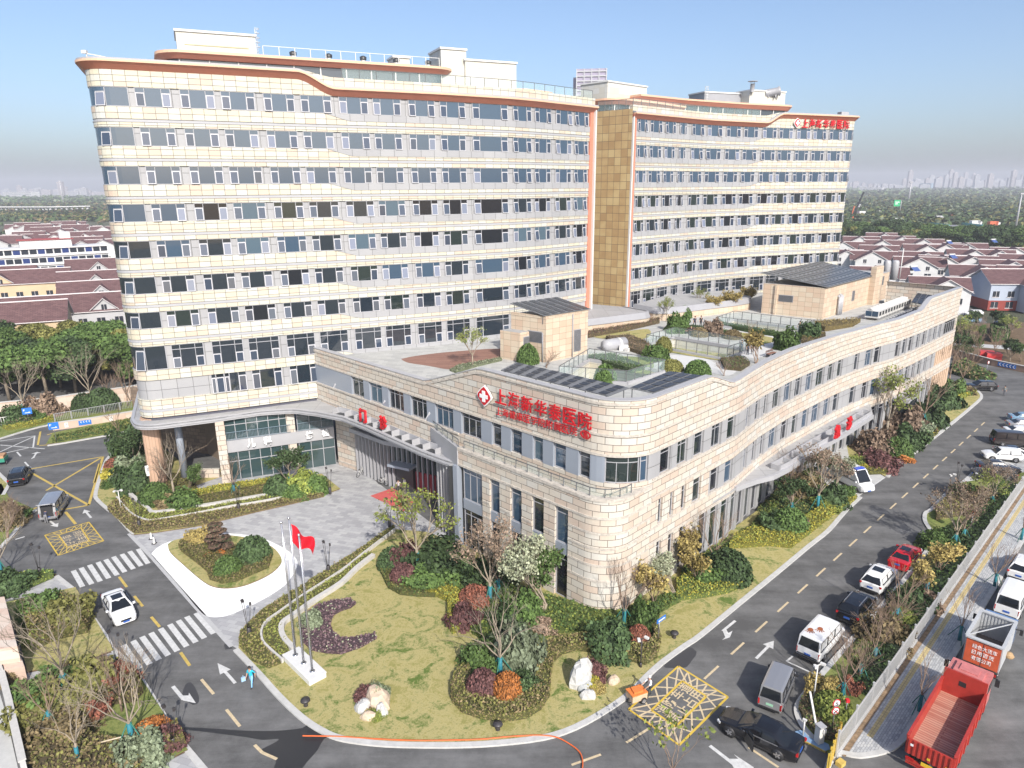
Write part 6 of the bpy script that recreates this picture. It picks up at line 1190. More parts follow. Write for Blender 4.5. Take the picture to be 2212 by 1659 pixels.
for i, (x, y, k, l) in enumerate(((2018, 480, 'bareC', 'pavement tree with teal wrap beside the white pickup'), (1790, 830, 'slim', 'pavement tree with blue wrap beside the grey truck'), (1530, 1290, 'slim', 'pavement tree with blue wrap beside the red truck'), (2192, 180, 'slim', 'pavement tree with blue wrap at the right edge'))): T('BR', x, y, k, l, .85, z=.12)
T('BM', 2130, 1790, 'sapling', 'sparse sapling rising at the bottom edge beside the yellow box', .95, 0, 0, z=0, name='leafy_tree')
# ================================================================ VEHICLES (local: x forward, y left)
def paint(n, c, metal=0., rough=.22):
    m = mat(n, c, rough, metal=metal); m.node_tree.nodes['Principled BSDF'].inputs['Coat Weight'].default_value = .6; return m
M_CGL = glassmat('car_glass', (.012, .014, .017), 1.6, .05); M_TYRE = mat('tyre_rubber', (.018, .018, .018), .85); M_RIM = mat('wheel_rim', (.40, .40, .42), .3, metal=.7); M_TRIMB = mat('black_trim', (.02, .02, .022), .5)
M_HL = mat('headlamp_lens', (.62, .63, .65), .12); M_TLT = mat('tail_lamp_lens', (.34, .012, .012), .2); M_PLB = mat('blue_number_plate', (.03, .10, .38), .4); M_PLG = mat('green_number_plate', (.28, .52, .36), .4); M_PLY = mat('yellow_number_plate', (.62, .42, .03), .4); M_WTX = mat('plate_white', (.75, .75, .75), .5)
WH = {}
def wheel(t, x, y, r, w=.22):
    if r not in WH:
        ax = Matrix.Rotation(PI/2, 3, 'X'); q = MB(); q.lathe([(r*.62, -w/2), (r*.93, -w/2), (r, -w*.32), (r, w*.32), (r*.93, w/2), (r*.62, w/2)], axis=ax, n=20)
        p = MB(); p.lathe([(r*.64, -w*.42), (r*.6, -w*.30), (0, -w*.33)], axis=ax, n=20)
        for i in range(5): a = i*2*PI/5; p.bar((math.cos(a)*r*.1, w*.45, math.sin(a)*r*.1), (math.cos(a)*r*.6, w*.40, math.sin(a)*r*.6), .06, .09)
        p.lathe([(r*.64, w*.42), (r*.6, w*.12), (0, w*.10)], axis=ax, n=20); WH[r] = (q.mesh('wheel', [M_TYRE]), p.mesh('rim', [M_RIM]))
    o = link(bpy.data.objects.new('wheel', WH[r][0]), t, (x, y, r)); 
    if y < 0: o.rotation_euler = (0, 0, PI)
    link(bpy.data.objects.new('rim', WH[r][1]), o)
def loft(q, secs, m=0):
    n = len(secs[0])
    for a, b in zip(secs, secs[1:]):
        for i in range(n-1): q.smooth.add(len(q.f)); q.face([a[i], b[i], b[i+1], a[i+1]], m)
    q.face(secs[0], m); q.face(secs[-1][::-1], m)
def bodysec(x, w, zb, zt, crown=.03): return [(x, -w*.90, zb), (x, -w*.98, zb+(zt-zb)*.2), (x, -w, zb+(zt-zb)*.55), (x, -w*.96, zt-.08), (x, -w*.86, zt-.005), (x, -w*.45, zt+crown), (x, w*.45, zt+crown), (x, w*.86, zt-.005), (x, w*.96, zt-.08), (x, w, zb+(zt-zb)*.55), (x, w*.98, zb+(zt-zb)*.2), (x, w*.90, zb)]
SPEC = dict(
    sedan=dict(L=4.85, W=1.84, H=1.46, wb=2.9, r=.335, body=[(-.5, .74, .42, .95), (-.485, .84, .26, 1.02), (-.42, .90, .22, 1.05), (-.2, .92, .2, .98), (.12, .92, .2, .97), (.25, .91, .2, .95), (.38, .88, .2, .86), (.46, .80, .22, .76), (.495, .66, .3, .66)], cab=(.235, .04, -.20, -.385), rw=.60, belt=.93),
    suv=dict(L=4.65, W=1.88, H=1.68, wb=2.72, r=.36, body=[(-.5, .78, .5, 1.0), (-.48, .88, .32, 1.12), (-.4, .93, .28, 1.1), (-.1, .94, .26, 1.08), (.2, .94, .26, 1.07), (.38, .92, .26, 1.0), (.46, .86, .3, .9), (.5, .7, .4, .8)], cab=(.24, .09, -.36, -.485), rw=.66, belt=1.06),
    van=dict(L=5.0, W=1.82, H=2.05, wb=2.9, r=.32, body=[(-.5, .84, .4, 1.12), (-.48, .9, .3, 1.15), (-.2, .91, .28, 1.15), (.3, .91, .28, 1.12), (.42, .88, .28, 1.05), (.48, .82, .32, .92), (.5, .74, .4, .8)], cab=(.40, .25, -.45, -.495), rw=.80, belt=1.12),
    minivan=dict(L=4.2, W=1.66, H=1.88, wb=2.6, r=.29, body=[(-.5, .76, .4, 1.0), (-.48, .82, .28, 1.02), (-.2, .83, .26, 1.02), (.34, .83, .26, 1.0), (.45, .8, .28, .92), (.5, .68, .38, .8)], cab=(.42, .28, -.44, -.49), rw=.70, belt=1.0),
    ambulance=dict(L=5.6, W=2.0, H=2.5, wb=3.3, r=.35, body=[(-.5, .92, .4, 1.25), (-.48, .98, .32, 1.25), (.24, 1., .3, 1.25), (.34, .98, .3, 1.2), (.44, .93, .32, 1.05), (.5, .78, .42, .85)], cab=(.37, .20, -.47, -.5), rw=.86, belt=1.22))
def car(kind, name, label, p, rz, pm, group=None, cat=None, plate=M_PLB, rear_open=False, sunroof=False, roofm=None, rails=False, s=1., door=False, lights=True):
    S = SPEC[kind]; L, W, H = S['L'], S['W'], S['H']; t = thing(name, label, cat or name.split('_')[-1], p, rz, group); t.scale = (s, s, s); cW = W/1.84
    q = MB(); loft(q, [bodysec(x*L, w*cW if kind == 'sedan' else w, zb, zt) for x, w, zb, zt in S['body']]); body = q.build('body', pm, t)
    xb, xr, xr1, xb1 = [v*L for v in S['cab']]; be = S['belt']; wb = S['body'][3][1]*(cW if kind == 'sedan' else 1)*.93; rw = S['rw']
    st = [(xb, be-.03, wb), (xb*.75+xr*.25, be+(H-be)*.24, wb*.97), (xr+.1*(xb-xr), be+(H-be)*.85, rw*1.06), (xr-.1, H-.015, rw*1.02), ((xr+xr1)/2, H, rw*1.02), (xr1, H-.03, rw), (xr1+.12*(xb1-xr1), be+(H-be)*.88, rw), (xb1, be-.03, wb*.97)]
    secs = []
    for x, h, w in st:
        k = (h-be)/(H-be); lo = wb*1.0
        secs.append([(x, -lo, be-.06), (x, -(lo*(1-.55*k)+w*.55*k), be+(h-be)*.5), (x, -w, h-.05*k), (x, -w*.8, h), (x, 0, h+.02), (x, w*.8, h), (x, w, h-.05*k), (x, (lo*(1-.55*k)+w*.55*k), be+(h-be)*.5), (x, lo, be-.06)])
    q = MB(); loft(q, secs); q.build('cabin', roofm or pm, t)
    # glass, set just proud of the cabin
    def quad(name, a, b, c, d, o, m=M_CGL):
        a, b, c, d = [Vector(v) for v in (a, b, c, d)]; n = (b-a).cross(d-a).normalized()*o; q = MB(); k = .07
        C = lambda u, v: a.lerp(b, u).lerp(d.lerp(c, u), v)+n
        q.face([C(k, k), C(1-k, k), C(1-k, 1-k), C(k, 1-k)]); q.face([C(0, 0)-n*2, C(1, 0)-n*2, C(1-k, k), C(k, k)]); q.face([C(1, 0)-n*2, C(1, 1)-n*2, C(1-k, 1-k), C(1-k, k)]); q.face([C(1, 1)-n*2, C(0, 1)-n*2, C(k, 1-k), C(1-k, 1-k)]); q.face([C(0, 1)-n*2, C(0, 0)-n*2, C(k, k), C(k, 1-k)]); return q.build(name, m, t)
    f = .93; zt = H-.10
    quad('windscreen', (xb+.02, -wb*f, be+.02), (xb+.02, wb*f, be+.02), (xr-.02, rw*f, zt+.03), (xr-.02, -rw*f, zt+.03), .05)
    if not rear_open: quad('rear_window', (xb1-.02, wb*.9, be+.08), (xb1-.02, -wb*.9, be+.08), (xr1+.0, -rw*.9, zt), (xr1+.0, rw*.9, zt), .05)
    else:
        quad('tailgate_opening', (-L/2-.02, .62, .62), (-L/2-.02, -.62, .62), (xr1-.12, -.58, zt-.02), (xr1-.12, .58, zt-.02), .06, M_TRIMB)
        q = MB(); q.bar((xr1-.1, 0, H+.02), (xr1-1.0, 0, H+.35), 1.3, .06); q.build('tailgate', pm, t)
        q = MB(); q.box((-L/2-.06, 0, .52), (.1, W*.8, .2)); q.build('bumper', pm, t)
    nW = 2 if kind in ('sedan', 'suv') else 3; x0, x1 = xb-.32*(xb-xr)-.12, xb1+.5*(xr1-xb1)
    for sd in (-1, 1):
        for i in range(nW):
            a = x0+(x1-x0)*i/nW-.03; b = x0+(x1-x0)*(i+1)/nW+.03; ya = lambda z: sd*(wb+(rw*1.02-wb)*((z-be)/(H-be))+.0)
            ta = a-(.45*(xb-xr) if i == 0 else 0); tb = b+(.35*(xr1-xb1) if i == nW-1 else 0); z0, z1 = be+.03, H-.13
            P4 = [(a, ya(z0), z0), (b, ya(z0), z0), (tb, ya(z1), z1), (ta, ya(z1), z1)]
            quad('side_window', *(P4 if sd < 0 else [P4[1], P4[0], P4[3], P4[2]]), .045) if sd < 0 else quad('side_window', P4[1], P4[0], P4[3], P4[2], .045)
        q = MB(); q.box((xb-.32, sd*(W/2+.08), be+.08), (.14, .2, .15)); q.build('mirror', pm if kind != 'minivan' else M_TRIMB, t)
        fb, rb = S['body'][-2], S['body'][1]
        q = MB(); q.box((fb[0]*L-.02, sd*fb[1]*.80, fb[3]-.13), (.26, .30, .14), -sd*.5); q.build('headlight', M_HL, t)
        q = MB(); h = .16 if kind in ('sedan', 'suv') else .42; q.box((rb[0]*L-.03, sd*rb[1]*.86, rb[3]-.08-h/2), (.14, .26 if h < .2 else .15, h), sd*.35); q.build('taillight', M_TLT, t)
        q = MB(); q.box((0, sd*W*.492, .33), (S['wb']-2*S['r']-.1, .05, .12)); q.build('sill_trim', M_TRIMB, t)
        if kind in ('sedan', 'suv'): q = MB(); q.bar((x0, sd*(wb+.035), be+.0), (x1+.1, sd*(wb+.03), be+.02), .05, .035); q.build('window_trim', M_RIM, t)
    q = MB(); q.box((-L/2-.012, 0, .72 if kind in ('sedan', 'suv') else .70), (.03, .46, .16)); pl = q.build('number_plate', plate, t)
    q = MB(); q.box((L/2+.01, 0, .48), (.04, .46, .14)); q.build('number_plate', plate, t); q = MB(); q.box((L*.495, 0, .60), (.05, W*.42, .16)); q.build('grille', M_TRIMB, t)
    q = MB(); q.box((-L*.49, 0, .36), (.14, W*.78, .16)); q.build('rear_bumper', M_TRIMB if kind != 'sedan' else pm, t)
    if sunroof: q = MB(); q.box(((xr+xr1)/2+.12, 0, H+.018), (.85, rw*1.3, .02)); q.build('sunroof', M_CGL, t)
    if rails:
        for sd in (-1, 1): q = MB(); q.bar((xr-.2, sd*rw*.88, H+.05), (xr1+.1, sd*rw*.88, H+.04), .05, .05); q.build('roof_rail', M_RIM, t)
    for x in (-S['wb']/2, S['wb']/2):
        for sd in (-1, 1):
            wheel(t, x+.02*L, sd*(W/2-.12), S['r'])
            q = MB(); ax = Matrix.Rotation(PI/2, 3, 'X'); q.lathe([(0, -.02), (S['r']*1.16, -.02), (S['r']*1.16, .012), (0, .012)], (x+.02*L, sd*(W/2-.025), S['r']), n=18, axis=ax); q.build('wheel_arch', M_TRIMB, t)
    if door: q = MB(); q.bar((.55, W/2+.02, .72), (-.15, W/2+.62, .72), .08, .75); d_ = q.build('open_door', pm, t); q = MB(); q.bar((.35, W/2+.16, 1.2), (-.1, W/2+.5, 1.18), .05, .3); q.build('door_window', M_CGL, d_)
    return t
HD = math.atan2(FD.y, FD.x); hd = lambda a, b: math.atan2(b[1]-a[1], b[0]-a[0])
W_ = paint('white_car_paint', (.70, .70, .70)); K_ = paint('black_car_paint', (.008, .008, .010)); R_ = paint('red_car_paint', (.42, .012, .018)); S_ = paint('silver_car_paint', (.36, .36, .37), .5); D_ = paint('dark_grey_car_paint', (.035, .037, .042), .3); N_ = paint('navy_car_paint', (.012, .018, .035)); BR_ = paint('brown_car_paint', (.03, .024, .024)); LB_ = paint('blue_car_paint', (.16, .26, .36))
FW3 = Vector((FD.x, FD.y, 0)); LF3 = Vector((-FD.y, FD.x, 0))
def by_rear(k, x, y, L, W, hdg=HD, z=0): # centre of a car from the picture point of its rear bottom middle
    c = G(k, x, y, z); return c+Vector((math.cos(hdg), math.sin(hdg), 0))*L/2
car('sedan', 'parked_car', 'red sedan, farthest of the line parked along the right kerb', by_rear('BR', 1382, 385, 4.85, 1.84), HD, R_, cat='car', sunroof=True)
car('suv', 'parked_car', 'white SUV with a dark roof panel parked behind the red sedan', by_rear('BR', 1205, 535, 4.65, 1.9), HD, W_, cat='car', sunroof=True)
car('suv', 'parked_car', 'black SUV with silver roof rails parked between the white SUV and the white van', by_rear('BR', 1055, 735, 4.6, 1.9), HD, K_, cat='car', rails=True)
v = car('van', 'parked_van', 'white van with rust-coloured handprints on its roof', by_rear('BR', 800, 975, 5.0, 1.9), HD, W_, cat='van')
mh = mat('rusty_paint', (.30, .09, .03), .8)
for cx, cy in ((-1.35, .38), (-.75, -.1)):
    q = MB(); q.face([(cx+math.cos(a)*.24, cy+math.sin(a)*.2, 2.082) for a in np.linspace(0, 6.28, 10)[:-1]])
    for i in range(5): a = -1.2+i*.45; stripe(q, (cx-.15*math.cos(a), cy+.18*math.sin(a), 0), (cx-.5*math.cos(a), cy+.42*math.sin(a), 0), .06, 2.083)
    q.build('handprint', mh, v)
q = MB(); q.box((-2.58, 0, .42), (.22, 1.9, .1)); q.box((-2.58, 0, .62), (.1, 1.5, .06)); q.build('step_bumper', M_TRIMB, v)
ha = hd(G('BR', 630, 1310), G('BR', 700, 1140)); car('minivan', 'parked_van', 'silver-grey minivan with a ribbed roof beside the black sedan', by_rear('BR', 555, 1305, 4.2, 1.66, ha), ha, S_, cat='van', plate=M_PLG)
ha = hd(G('BR', 620, 1605), G('BR', 310, 1455)); c = (G('BR', 620, 1605)+G('BR', 310, 1455))/2; nrm = Vector((math.cos(ha-PI/2), math.sin(ha-PI/2), 0)); car('sedan', 'sedan_car', 'large black sedan with an open front door at the gate lane', c+nrm*.85, ha, K_, cat='car', s=1.06, door=True)
ha = hd((-35.4, 53.8), (-32.0, 49.9)); car('sedan', 'sedan_car', 'white sedan with a dark sunroof driving between the two zebra crossings', G('BL', 778, 655), ha, W_, cat='car', sunroof=True)
ha = hd((-58.6, 77.2), (-60.6, 81.5)); car('suv', 'sedan_car', 'black car with lit-red tail lamps by the left edge of the yellow box', G('ML', 135, 1455), ha, K_, cat='car', rails=True)
ha = hd(G('BL', 318, 50), G('BL', 318, 50)+Vector((-.32, .95, 0))); vanp = by_rear('BL', 320, 62, 4.6, 1.8, ha); car('van', 'delivery_van', 'silver van with its tailgate open and people at the back', vanp, ha, S_, cat='van', rear_open=True)
ha = hd(G('MR', 900, 1400), G('MR', 1150, 1530)); am = car('ambulance', 'ambulance', 'white ambulance with a high roof on the driveway under the trees', G('MR', 1160, 1535)-Vector((math.cos(ha), math.sin(ha), 0))*1.7+Vector((.2, .5, 0)), ha, W_)
q = MB(); q.box((.9, 0, 2.56), (.5, 1.3, .14)); q.build('light_bar', mat('blue_beacon', (.03, .08, .5), .2), am)
car('suv', 'parked_car', 'black car with an open boot at the far end of the right road', G('MR', 1928, 868), PI*.98, K_, cat='car')
ah = hd(G('MR', 1880, 1475), G('MR', 2180, 1500))+.0
for k, x, y, pm, l, r_ in (('suv', 2010, 1440, D_, 'dark grey SUV, nearest of the cars in the right parking bays', 1), ('sedan', 2040, 1395, BR_, 'dark brown sedan parked between the nearest SUV and the white car', 0), ('suv', 2065, 1320, W_, 'white car parked beside the dark ones in the right bays', 1), ('sedan', 2150, 1300, N_, 'navy sedan parked behind the white car in the right bays', 0), ('van', 2125, 1225, BR_, 'dark brown minivan in the right parking bays', 0), ('sedan', 2200, 1165, W_, 'white sedan beyond the dark brown minivan', 0), ('sedan', 2215, 1120, S_, 'silver sedan in the far right parking bays', 0), ('sedan', 2225, 1075, LB_, 'pale blue car, farthest of the right parking bays', 0)):
    car(k, 'parked_car', l, G('MR', x, y), ah+(PI if r_ else 0), pm, cat='car', s=.97)
car('van', 'parked_van', 'white van on the street outside the fence', by_rear('BR', 2085, 695, 5.0, 1.9, z=0), HD, W_, cat='van')
car('suv', 'parked_car', 'white pickup-like car in front of the street van', by_rear('BR', 2165, 460, 4.6, 1.9), HD, W_, cat='car', rails=True)
car('suv', 'parked_car', 'white car parked by the village houses beyond the stone block', G('MR', 1880, 388), PI, W_, cat='car'); car('sedan', 'parked_car', 'blue car parked near the village houses beyond the stone block', G('MR', 1862, 430), PI, LB_, cat='car'); car('sedan', 'parked_car', 'dark car under the trees by the white and red house', G('MR', 2085, 445), PI, N_, cat='car')
# red dump truck and grey cage truck
M_TRED = mat('truck_red', (.36, .035, .025), .45, .15, 1.5); M_RUST = brickmat('rusty_floor', [(.33, .13, .09), (.42, .20, .14), (.46, .26, .19)], (.27, .11, .08), 6., .22, .03, coord='Object', rot=PI/2, rough=.7, big=.8); M_TPINK = mat('faded_red_paint', (.48, .16, .15), .5, .2, 2.)
M_TGREY = mat('truck_grey', (.42, .43, .44), .5, .1, 1.5)
tr = thing('dump_truck', 'red open dump truck with an empty rusty bed', 'truck', (24.65+2.9, 33.65+2.9, 0), HD); Lb = 7.4; Wb = 2.5; x0 = -4.1
q = MB(); q.box((x0+Lb/2, 0, 1.2), (Lb, Wb, .12)); q.build('bed_floor', M_RUST, tr)
for sd in (-1, 1):
    q = MB(); q.box((x0+Lb/2, sd*Wb/2, 1.75), (Lb, .08, 1.15))
    for i in range(8): q.box((x0+.3+i*.97, sd*(Wb/2+.06), 1.75), (.12, .08, 1.1))
    q.box((x0+Lb/2, sd*Wb/2, 2.34), (Lb, .16, .08)); q.build('side_board', M_TRED, tr)
q = MB(); q.box((x0, 0, 1.7), (.08, Wb, 1.05))
for i in range(9): q.box((x0-.06, -Wb/2+.15+i*.275, 1.7), (.08, .1, 1.0))
tb = q.build('tail_board', M_TRED, tr); q = MB(); q.box((x0+Lb, 0, 2.15), (.1, Wb, 1.9)); q.build('bulkhead', M_TRED, tr)
q = MB(); q.box((x0+Lb-.055, .1, 2.35), (.02, .42, .36), 0); q.build('bulkhead_window', M_TRIMB, tr)
q = MB(); q.box((x0-.04, .05, .85), (.06, .6, .3)); q.build('number_plate', M_PLY, tr); q = MB(); q.box((x0+.0, 0, .72), (.2, 2.3, .14)); q.box((x0-.05, 0, .55), (.1, 2.3, .08)); q.build('rear_bumper', M_TRED, tr)
for y in (-.95, .95): q = MB(); q.box((x0-.08, y, .88), (.08, .45, .16)); q.build('taillight', M_TLT, tr)
q = MB(); q.prism([(x0+Lb+.15, -1.2), (x0+Lb+2.1, -1.2), (x0+Lb+2.1, 1.2), (x0+Lb+.15, 1.2)], .6, 2.75, 0, 0, True); cb = q.build('cab', M_TPINK, tr); q = MB(); q.box((x0+Lb+1.1, 0, 2.82), (1.3, 1.7, .14)); q.box((x0+Lb+1.1, 0, 2.92), (.8, 1.1, .08)); q.build('roof_pod', M_TPINK, tr)
q = MB(); q.box((x0+Lb+2.11, 0, 2.1), (.03, 2.1, .8)); q.build('windscreen', M_CGL, tr)
for sd in (-1, 1): q = MB(); q.box((x0+Lb+1.3, sd*1.21, 2.1), (1., .03, .7)); q.build('side_window', M_CGL, tr); q = MB(); q.box((x0+Lb+1.9, sd*1.5, 2.2), (.12, .25, .5)); q.bar((x0+Lb+1.9, sd*1.2, 2.5), (x0+Lb+1.9, sd*1.5, 2.5), .05, .05); q.build('mirror', M_TRIMB, tr)
q = MB(); q.bar((x0+.3, -.45, .95), (x0+Lb+2, -.45, .95), .12, .3); q.bar((x0+.3, .45, .95), (x0+Lb+2, .45, .95), .12, .3); q.build('chassis_frame', M_TRIMB, tr)
for x in (x0+1.3, x0+2.6, x0+Lb+1.2):
    for sd in (-1, 1): wheel(tr, x, sd*1.02, .5, .3)
for i, (z, m_) in enumerate(((1.45, M_PLY), (1.45, M_PLY), (1.9, M_WTX))): q = MB(); q.box((x0-.11, -.95+i*.95, z), (.02, .16, .14)); q.build('reflector', m_, tr)
gt = thing('cage_truck', 'grey open truck with white lettering on its red rear doors', 'truck', (32.9+2.05, 41.9+2.05, 0), HD); Lb = 4.3; Wb = 2.2; x0 = -2.1
q = MB(); q.box((x0+Lb/2, 0, 1.0), (Lb, Wb, .12)); q.build('bed_floor', mat('dirty_floor', (.12, .10, .09), .9), gt)
for sd in (-1, 1):
    q = MB(); q.box((x0+Lb/2, sd*Wb/2, 2.0), (Lb, .07, 2.0))
    for i in range(14): q.box((x0+.2+i*.3, sd*(Wb/2-.05), 2.0), (.12, .05, 1.95))
    q.box((x0+Lb/2, sd*Wb/2, 3.02), (Lb, .22, .08)); q.build('side_board', M_TGREY, gt)
q = MB(); q.box((x0+Lb, 0, 2.0), (.07, Wb, 2.0))
for i in range(10): q.box((x0+Lb-.05, -Wb/2+.15+i*.21, 2.0), (.05, .1, 1.95))
q.box((x0+Lb, 0, 3.02), (.3, Wb+.1, .1)); q.build('bulkhead', M_TGREY, gt); q = MB(); q.box((x0, 0, 3.02), (.3, Wb+.1, .1)); q.bar((x0+.2, 1.05, 3.0), (x0+Lb-.2, -1.05, 3.0), .06, .06); q.build('top_bar', M_TGREY, gt)
M_ORD = mat('orange_red_door', (.50, .09, .035), .5, .15, 2.)
for sd in (-1, 1):
    q = MB(); q.box((x0-.02, sd*.54, 1.95), (.08, 1.02, 1.8)); d_ = q.build('rear_door', M_ORD, gt)
for j, (txt, z) in enumerate((('绿色大货车', 2.45), ('日用百货', 1.98), ('有限公司', 1.5))): letters('lettering', txt, (x0-.07, -.1+.05*j, z), (0, -1, 0), (0, 0, 1), 1, M_WTX, .01, 0, gt, fit=(1.5-.15*j, .34))
q = MB(); q.box((x0-.03, .0, .75), (.06, .5, .2)); q.build('number_plate', M_WTX, gt); q = MB(); q.prism([(x0+Lb+.1, -1.05), (x0+Lb+1.8, -1.05), (x0+Lb+1.8, 1.05), (x0+Lb+.1, 1.05)], .5, 2.3, 0, 0, True); q.build('cab', paint('blue_cab', (.12, .2, .36)), gt)
q = MB(); q.box((x0+Lb+1.81, 0, 1.75), (.03, 1.8, .75)); q.build('windscreen', M_CGL, gt)
for sd in (-1, 1): q = MB(); q.bar((x0+Lb+.4, sd*1.05, 2.2), (x0+Lb+.4, sd*1.5, 2.3), .05, .05); q.box((x0+Lb+.4, sd*1.5, 2.1), (.1, .2, .45)); q.build('mirror', M_TRIMB, gt)
for y in (-.85, .85): q = MB(); q.box((x0-.08, y, .72), (.08, .4, .16)); q.build('taillight', M_TLT, gt)
q = MB(); q.bar((x0+.1, -.4, .8), (x0+Lb+1.7, -.4, .8), .1, .25); q.bar((x0+.1, .4, .8), (x0+Lb+1.7, .4, .8), .1, .25); q.build('chassis_frame', M_TRIMB, gt)
for x in (x0+1.0, x0+Lb+.9):
    for sd in (-1, 1): wheel(gt, x, sd*.9, .42, .26)
q = MB(); q.lathe([(.28, 1.06), (.34, 1.2), (.2, 1.42), (0, 1.45)], (1.2, -.6, 0), n=9); tag(q.build('sack', mat('sack_cloth', (.36, .24, .13), .9, .2, 6.), None, gt.location), 'tan sack in the bed of the grey truck', 'sack')
# cargo tricycle at the left edge
t = thing('cargo_tricycle', 'green and orange cargo tricycle at the left edge of the road', 'tricycle', G('ML', 25, 1340), 1.9); q = MB(); q.box((-.5, 0, .75), (1.5, 1.1, .5)); q.build('cargo_box', mat('tricycle_green', (.03, .22, .15), .5), t); q = MB(); q.box((-.5, 0, 1.15), (1.3, .95, .4)); q.build('load', mat('cardboard', (.42, .24, .13), .9, .2, 4.), t); q = MB(); q.bar((.2, 0, .5), (1.3, 0, .55), .1, .1); q.bar((1.3, 0, .35), (1.05, 0, 1.15), .06, .06); q.bar((1.05, -.35, 1.15), (1.05, .35, 1.15), .05, .05); q.build('frame', M_TRIMB, t); q = MB(); q.box((.45, 0, .85), (.4, .4, .12)); q.build('saddle', M_TRIMB, t)
for x, y in ((1.3, 0), (-.7, .5), (-.7, -.5)): wheel(t, x, y, .3, .1)
# ================================================================ STREET FURNITURE
M_STEEL = mat('polished_steel', (.48, .48, .50), .22, metal=.8); M_LAMP = mat('lamp_black', (.04, .036, .038), .45); M_SIGNB = mat('sign_blue', (.02, .15, .52), .4); M_FLAG = mat('flag_red', (.55, .006, .02), .6)
# flagpoles on their plinth
a = G('BL', 1915, 935, .45); b = G('BL', 2025, 1040, .45); m = (a+b)/2; rzf = hd(a, b)
t = thing('flagpole_plinth', 'white stone plinth carrying the three flagpoles', 'plinth', (m.x, m.y, .1), rzf); q = MB(); q.box((0, 0, .2), ((b-a).length+1.5, 1.35, .4)); q.build('plinth_block', mat('plinth_stone', (.60, .60, .59), .6, .05, 2.), t); q = MB(); q.box((0, 0, .42), ((b-a).length+1.56, 1.41, .06)); q.build('top_slab', MATS['plinth_stone'], t)
for i, l in enumerate(('left bare steel flagpole', 'middle steel flagpole, the one that flies the red flag', 'right bare steel flagpole, nearest the boulders')):
    p = a.lerp(b, i/2); p.z = .55; h = (10.9, 11.7, 10.9)[i]; t = thing('flagpole', l, 'flagpole', p); q = MB(); q.tube((0, 0, 0), (0, 0, h), .085, .05, 12); q.build('pole', M_STEEL, t); q = MB(); q.lathe([(0, h), (.1, h+.05), (.09, h+.14), (0, h+.2)], n=12); q.build('finial', M_STEEL, t); q = MB(); q.lathe([(.2, 0), (.2, .06), (.1, .08)], n=14); q.build('base_collar', M_STEEL, t); q = MB(); q.tube((.12, 0, 1), (.08, 0, h-.2), .012, n=5); q.build('halyard', M_STEEL, t)
    if i == 1:
        q = MB(); n, k = 22, 12; g = [[None]*(k+1) for _ in range(n+1)]
        for u in range(n+1):
            for v in range(k+1):
                fu, fv = u/n, v/k; ht = 1.5-.55*fu; z = h-.35-1.25*fu**.9-fv*ht+.05*math.sin(fu*9+fv*2); g[u][v] = (p.x+.1+1.5*fu+.05*math.sin(fv*5), p.y+.25*math.sin(fu*8.5+fv*1.6)*(.3+fu)-.1*fu, p.z+z)
        for u in range(n):
            for v in range(k): q.smooth.add(len(q.f)); q.face([g[u][v], g[u][v+1], g[u+1][v+1], g[u+1][v]])
        tag(q.build('flag', M_FLAG), 'drooping red flag on the middle flagpole', 'flag')
# bundled black garden lamps
def lamp(k, x, y, label, h=3.3, rz=0., z=.1):
    t = thing('garden_lamp', label, 'lamp', G(k, x, y, z), rz); q = MB(); q.lathe([(.17, 0), (.17, .75), (.12, .8)], n=10); q.build('base', M_LAMP, t)
    for i, (dx, dy, hh) in enumerate(((-.30, .05, h), (-.13, .0, h*1.02), (.32, .1, h*.86))):
        q = MB(); q.tube((dx*.25, dy*.3, .7), (dx, dy, hh), .022, n=6); q.build('pole', M_LAMP, t)
    q = MB(); q.bar((-.30, .05, h), (-.13, 0, h*1.02), .16, .26); q.build('lamp_head', M_LAMP, t); q = MB(); q.box((.32, .1, h*.88), (.16, .16, .24)); q.build('lamp_head', M_LAMP, t)
for kx, l in ((('BL', 262, 412), 'black garden lamp by the left zebra crossing end'), (('BL', 770, 1015), 'black garden lamp between the left footpath and the second zebra crossing'), (('BL', 1130, 1530), 'black garden lamp at the lower left road kerb'), (('BL', 1618, 805), 'black garden lamp at the plaza corner beside the second zebra crossing'), (('BL', 2130, 395), 'black garden lamp on the plaza edge right of the flagpoles'), (('BM', 312, 95), 'black garden lamp at the far end of the plaza hedge near the lobby'), (('BL', 905, 98), 'black garden lamp in the brown hedge left of the round island'), (('ML', 2140, 1540), 'black garden lamp on the grass tip before the lobby'), (('ML', 1548, 1650), 'black garden lamp in the hedge below the shop front')): lamp(*kx, l, 3.2, .3)
lamp('MR', 1772, 1495, 'black garden lamp at the corner of the right parking bays', 3.0)
def twin(k, x, y, label, h=2.4, m=M_LAMP):
    t = thing('camera_post', label, 'camera post', G(k, x, y, .1), .4); q = MB(); q.tube((0, 0, 0), (0, 0, h), .055, .04, 8); q.tube((0, 0, 0), (0, 0, .35), .12, .08, 8); q.bar((-.35, 0, h), (.35, 0, h), .05, .05); q.build('post', m, t)
    for s in (-1, 1): q = MB(); q.box((s*.33, -.1, h+.06), (.2, .34, .14), s*.4); q.build('camera_head', M_TRIM, t)
twin('BM', 1937, 1002, 'post with twin white heads beside the right lawn boulders'); twin('BR', 845, 1225, 'post with twin white heads at the tip of the fence strip', 2.9, M_TRIM); twin('MR', 1720, 1545, 'post with twin white heads at the kerb by the parking bays'); twin('ML', 785, 1640, 'post with twin white heads at the corner of the brown hedge', 2.2, M_TRIM)
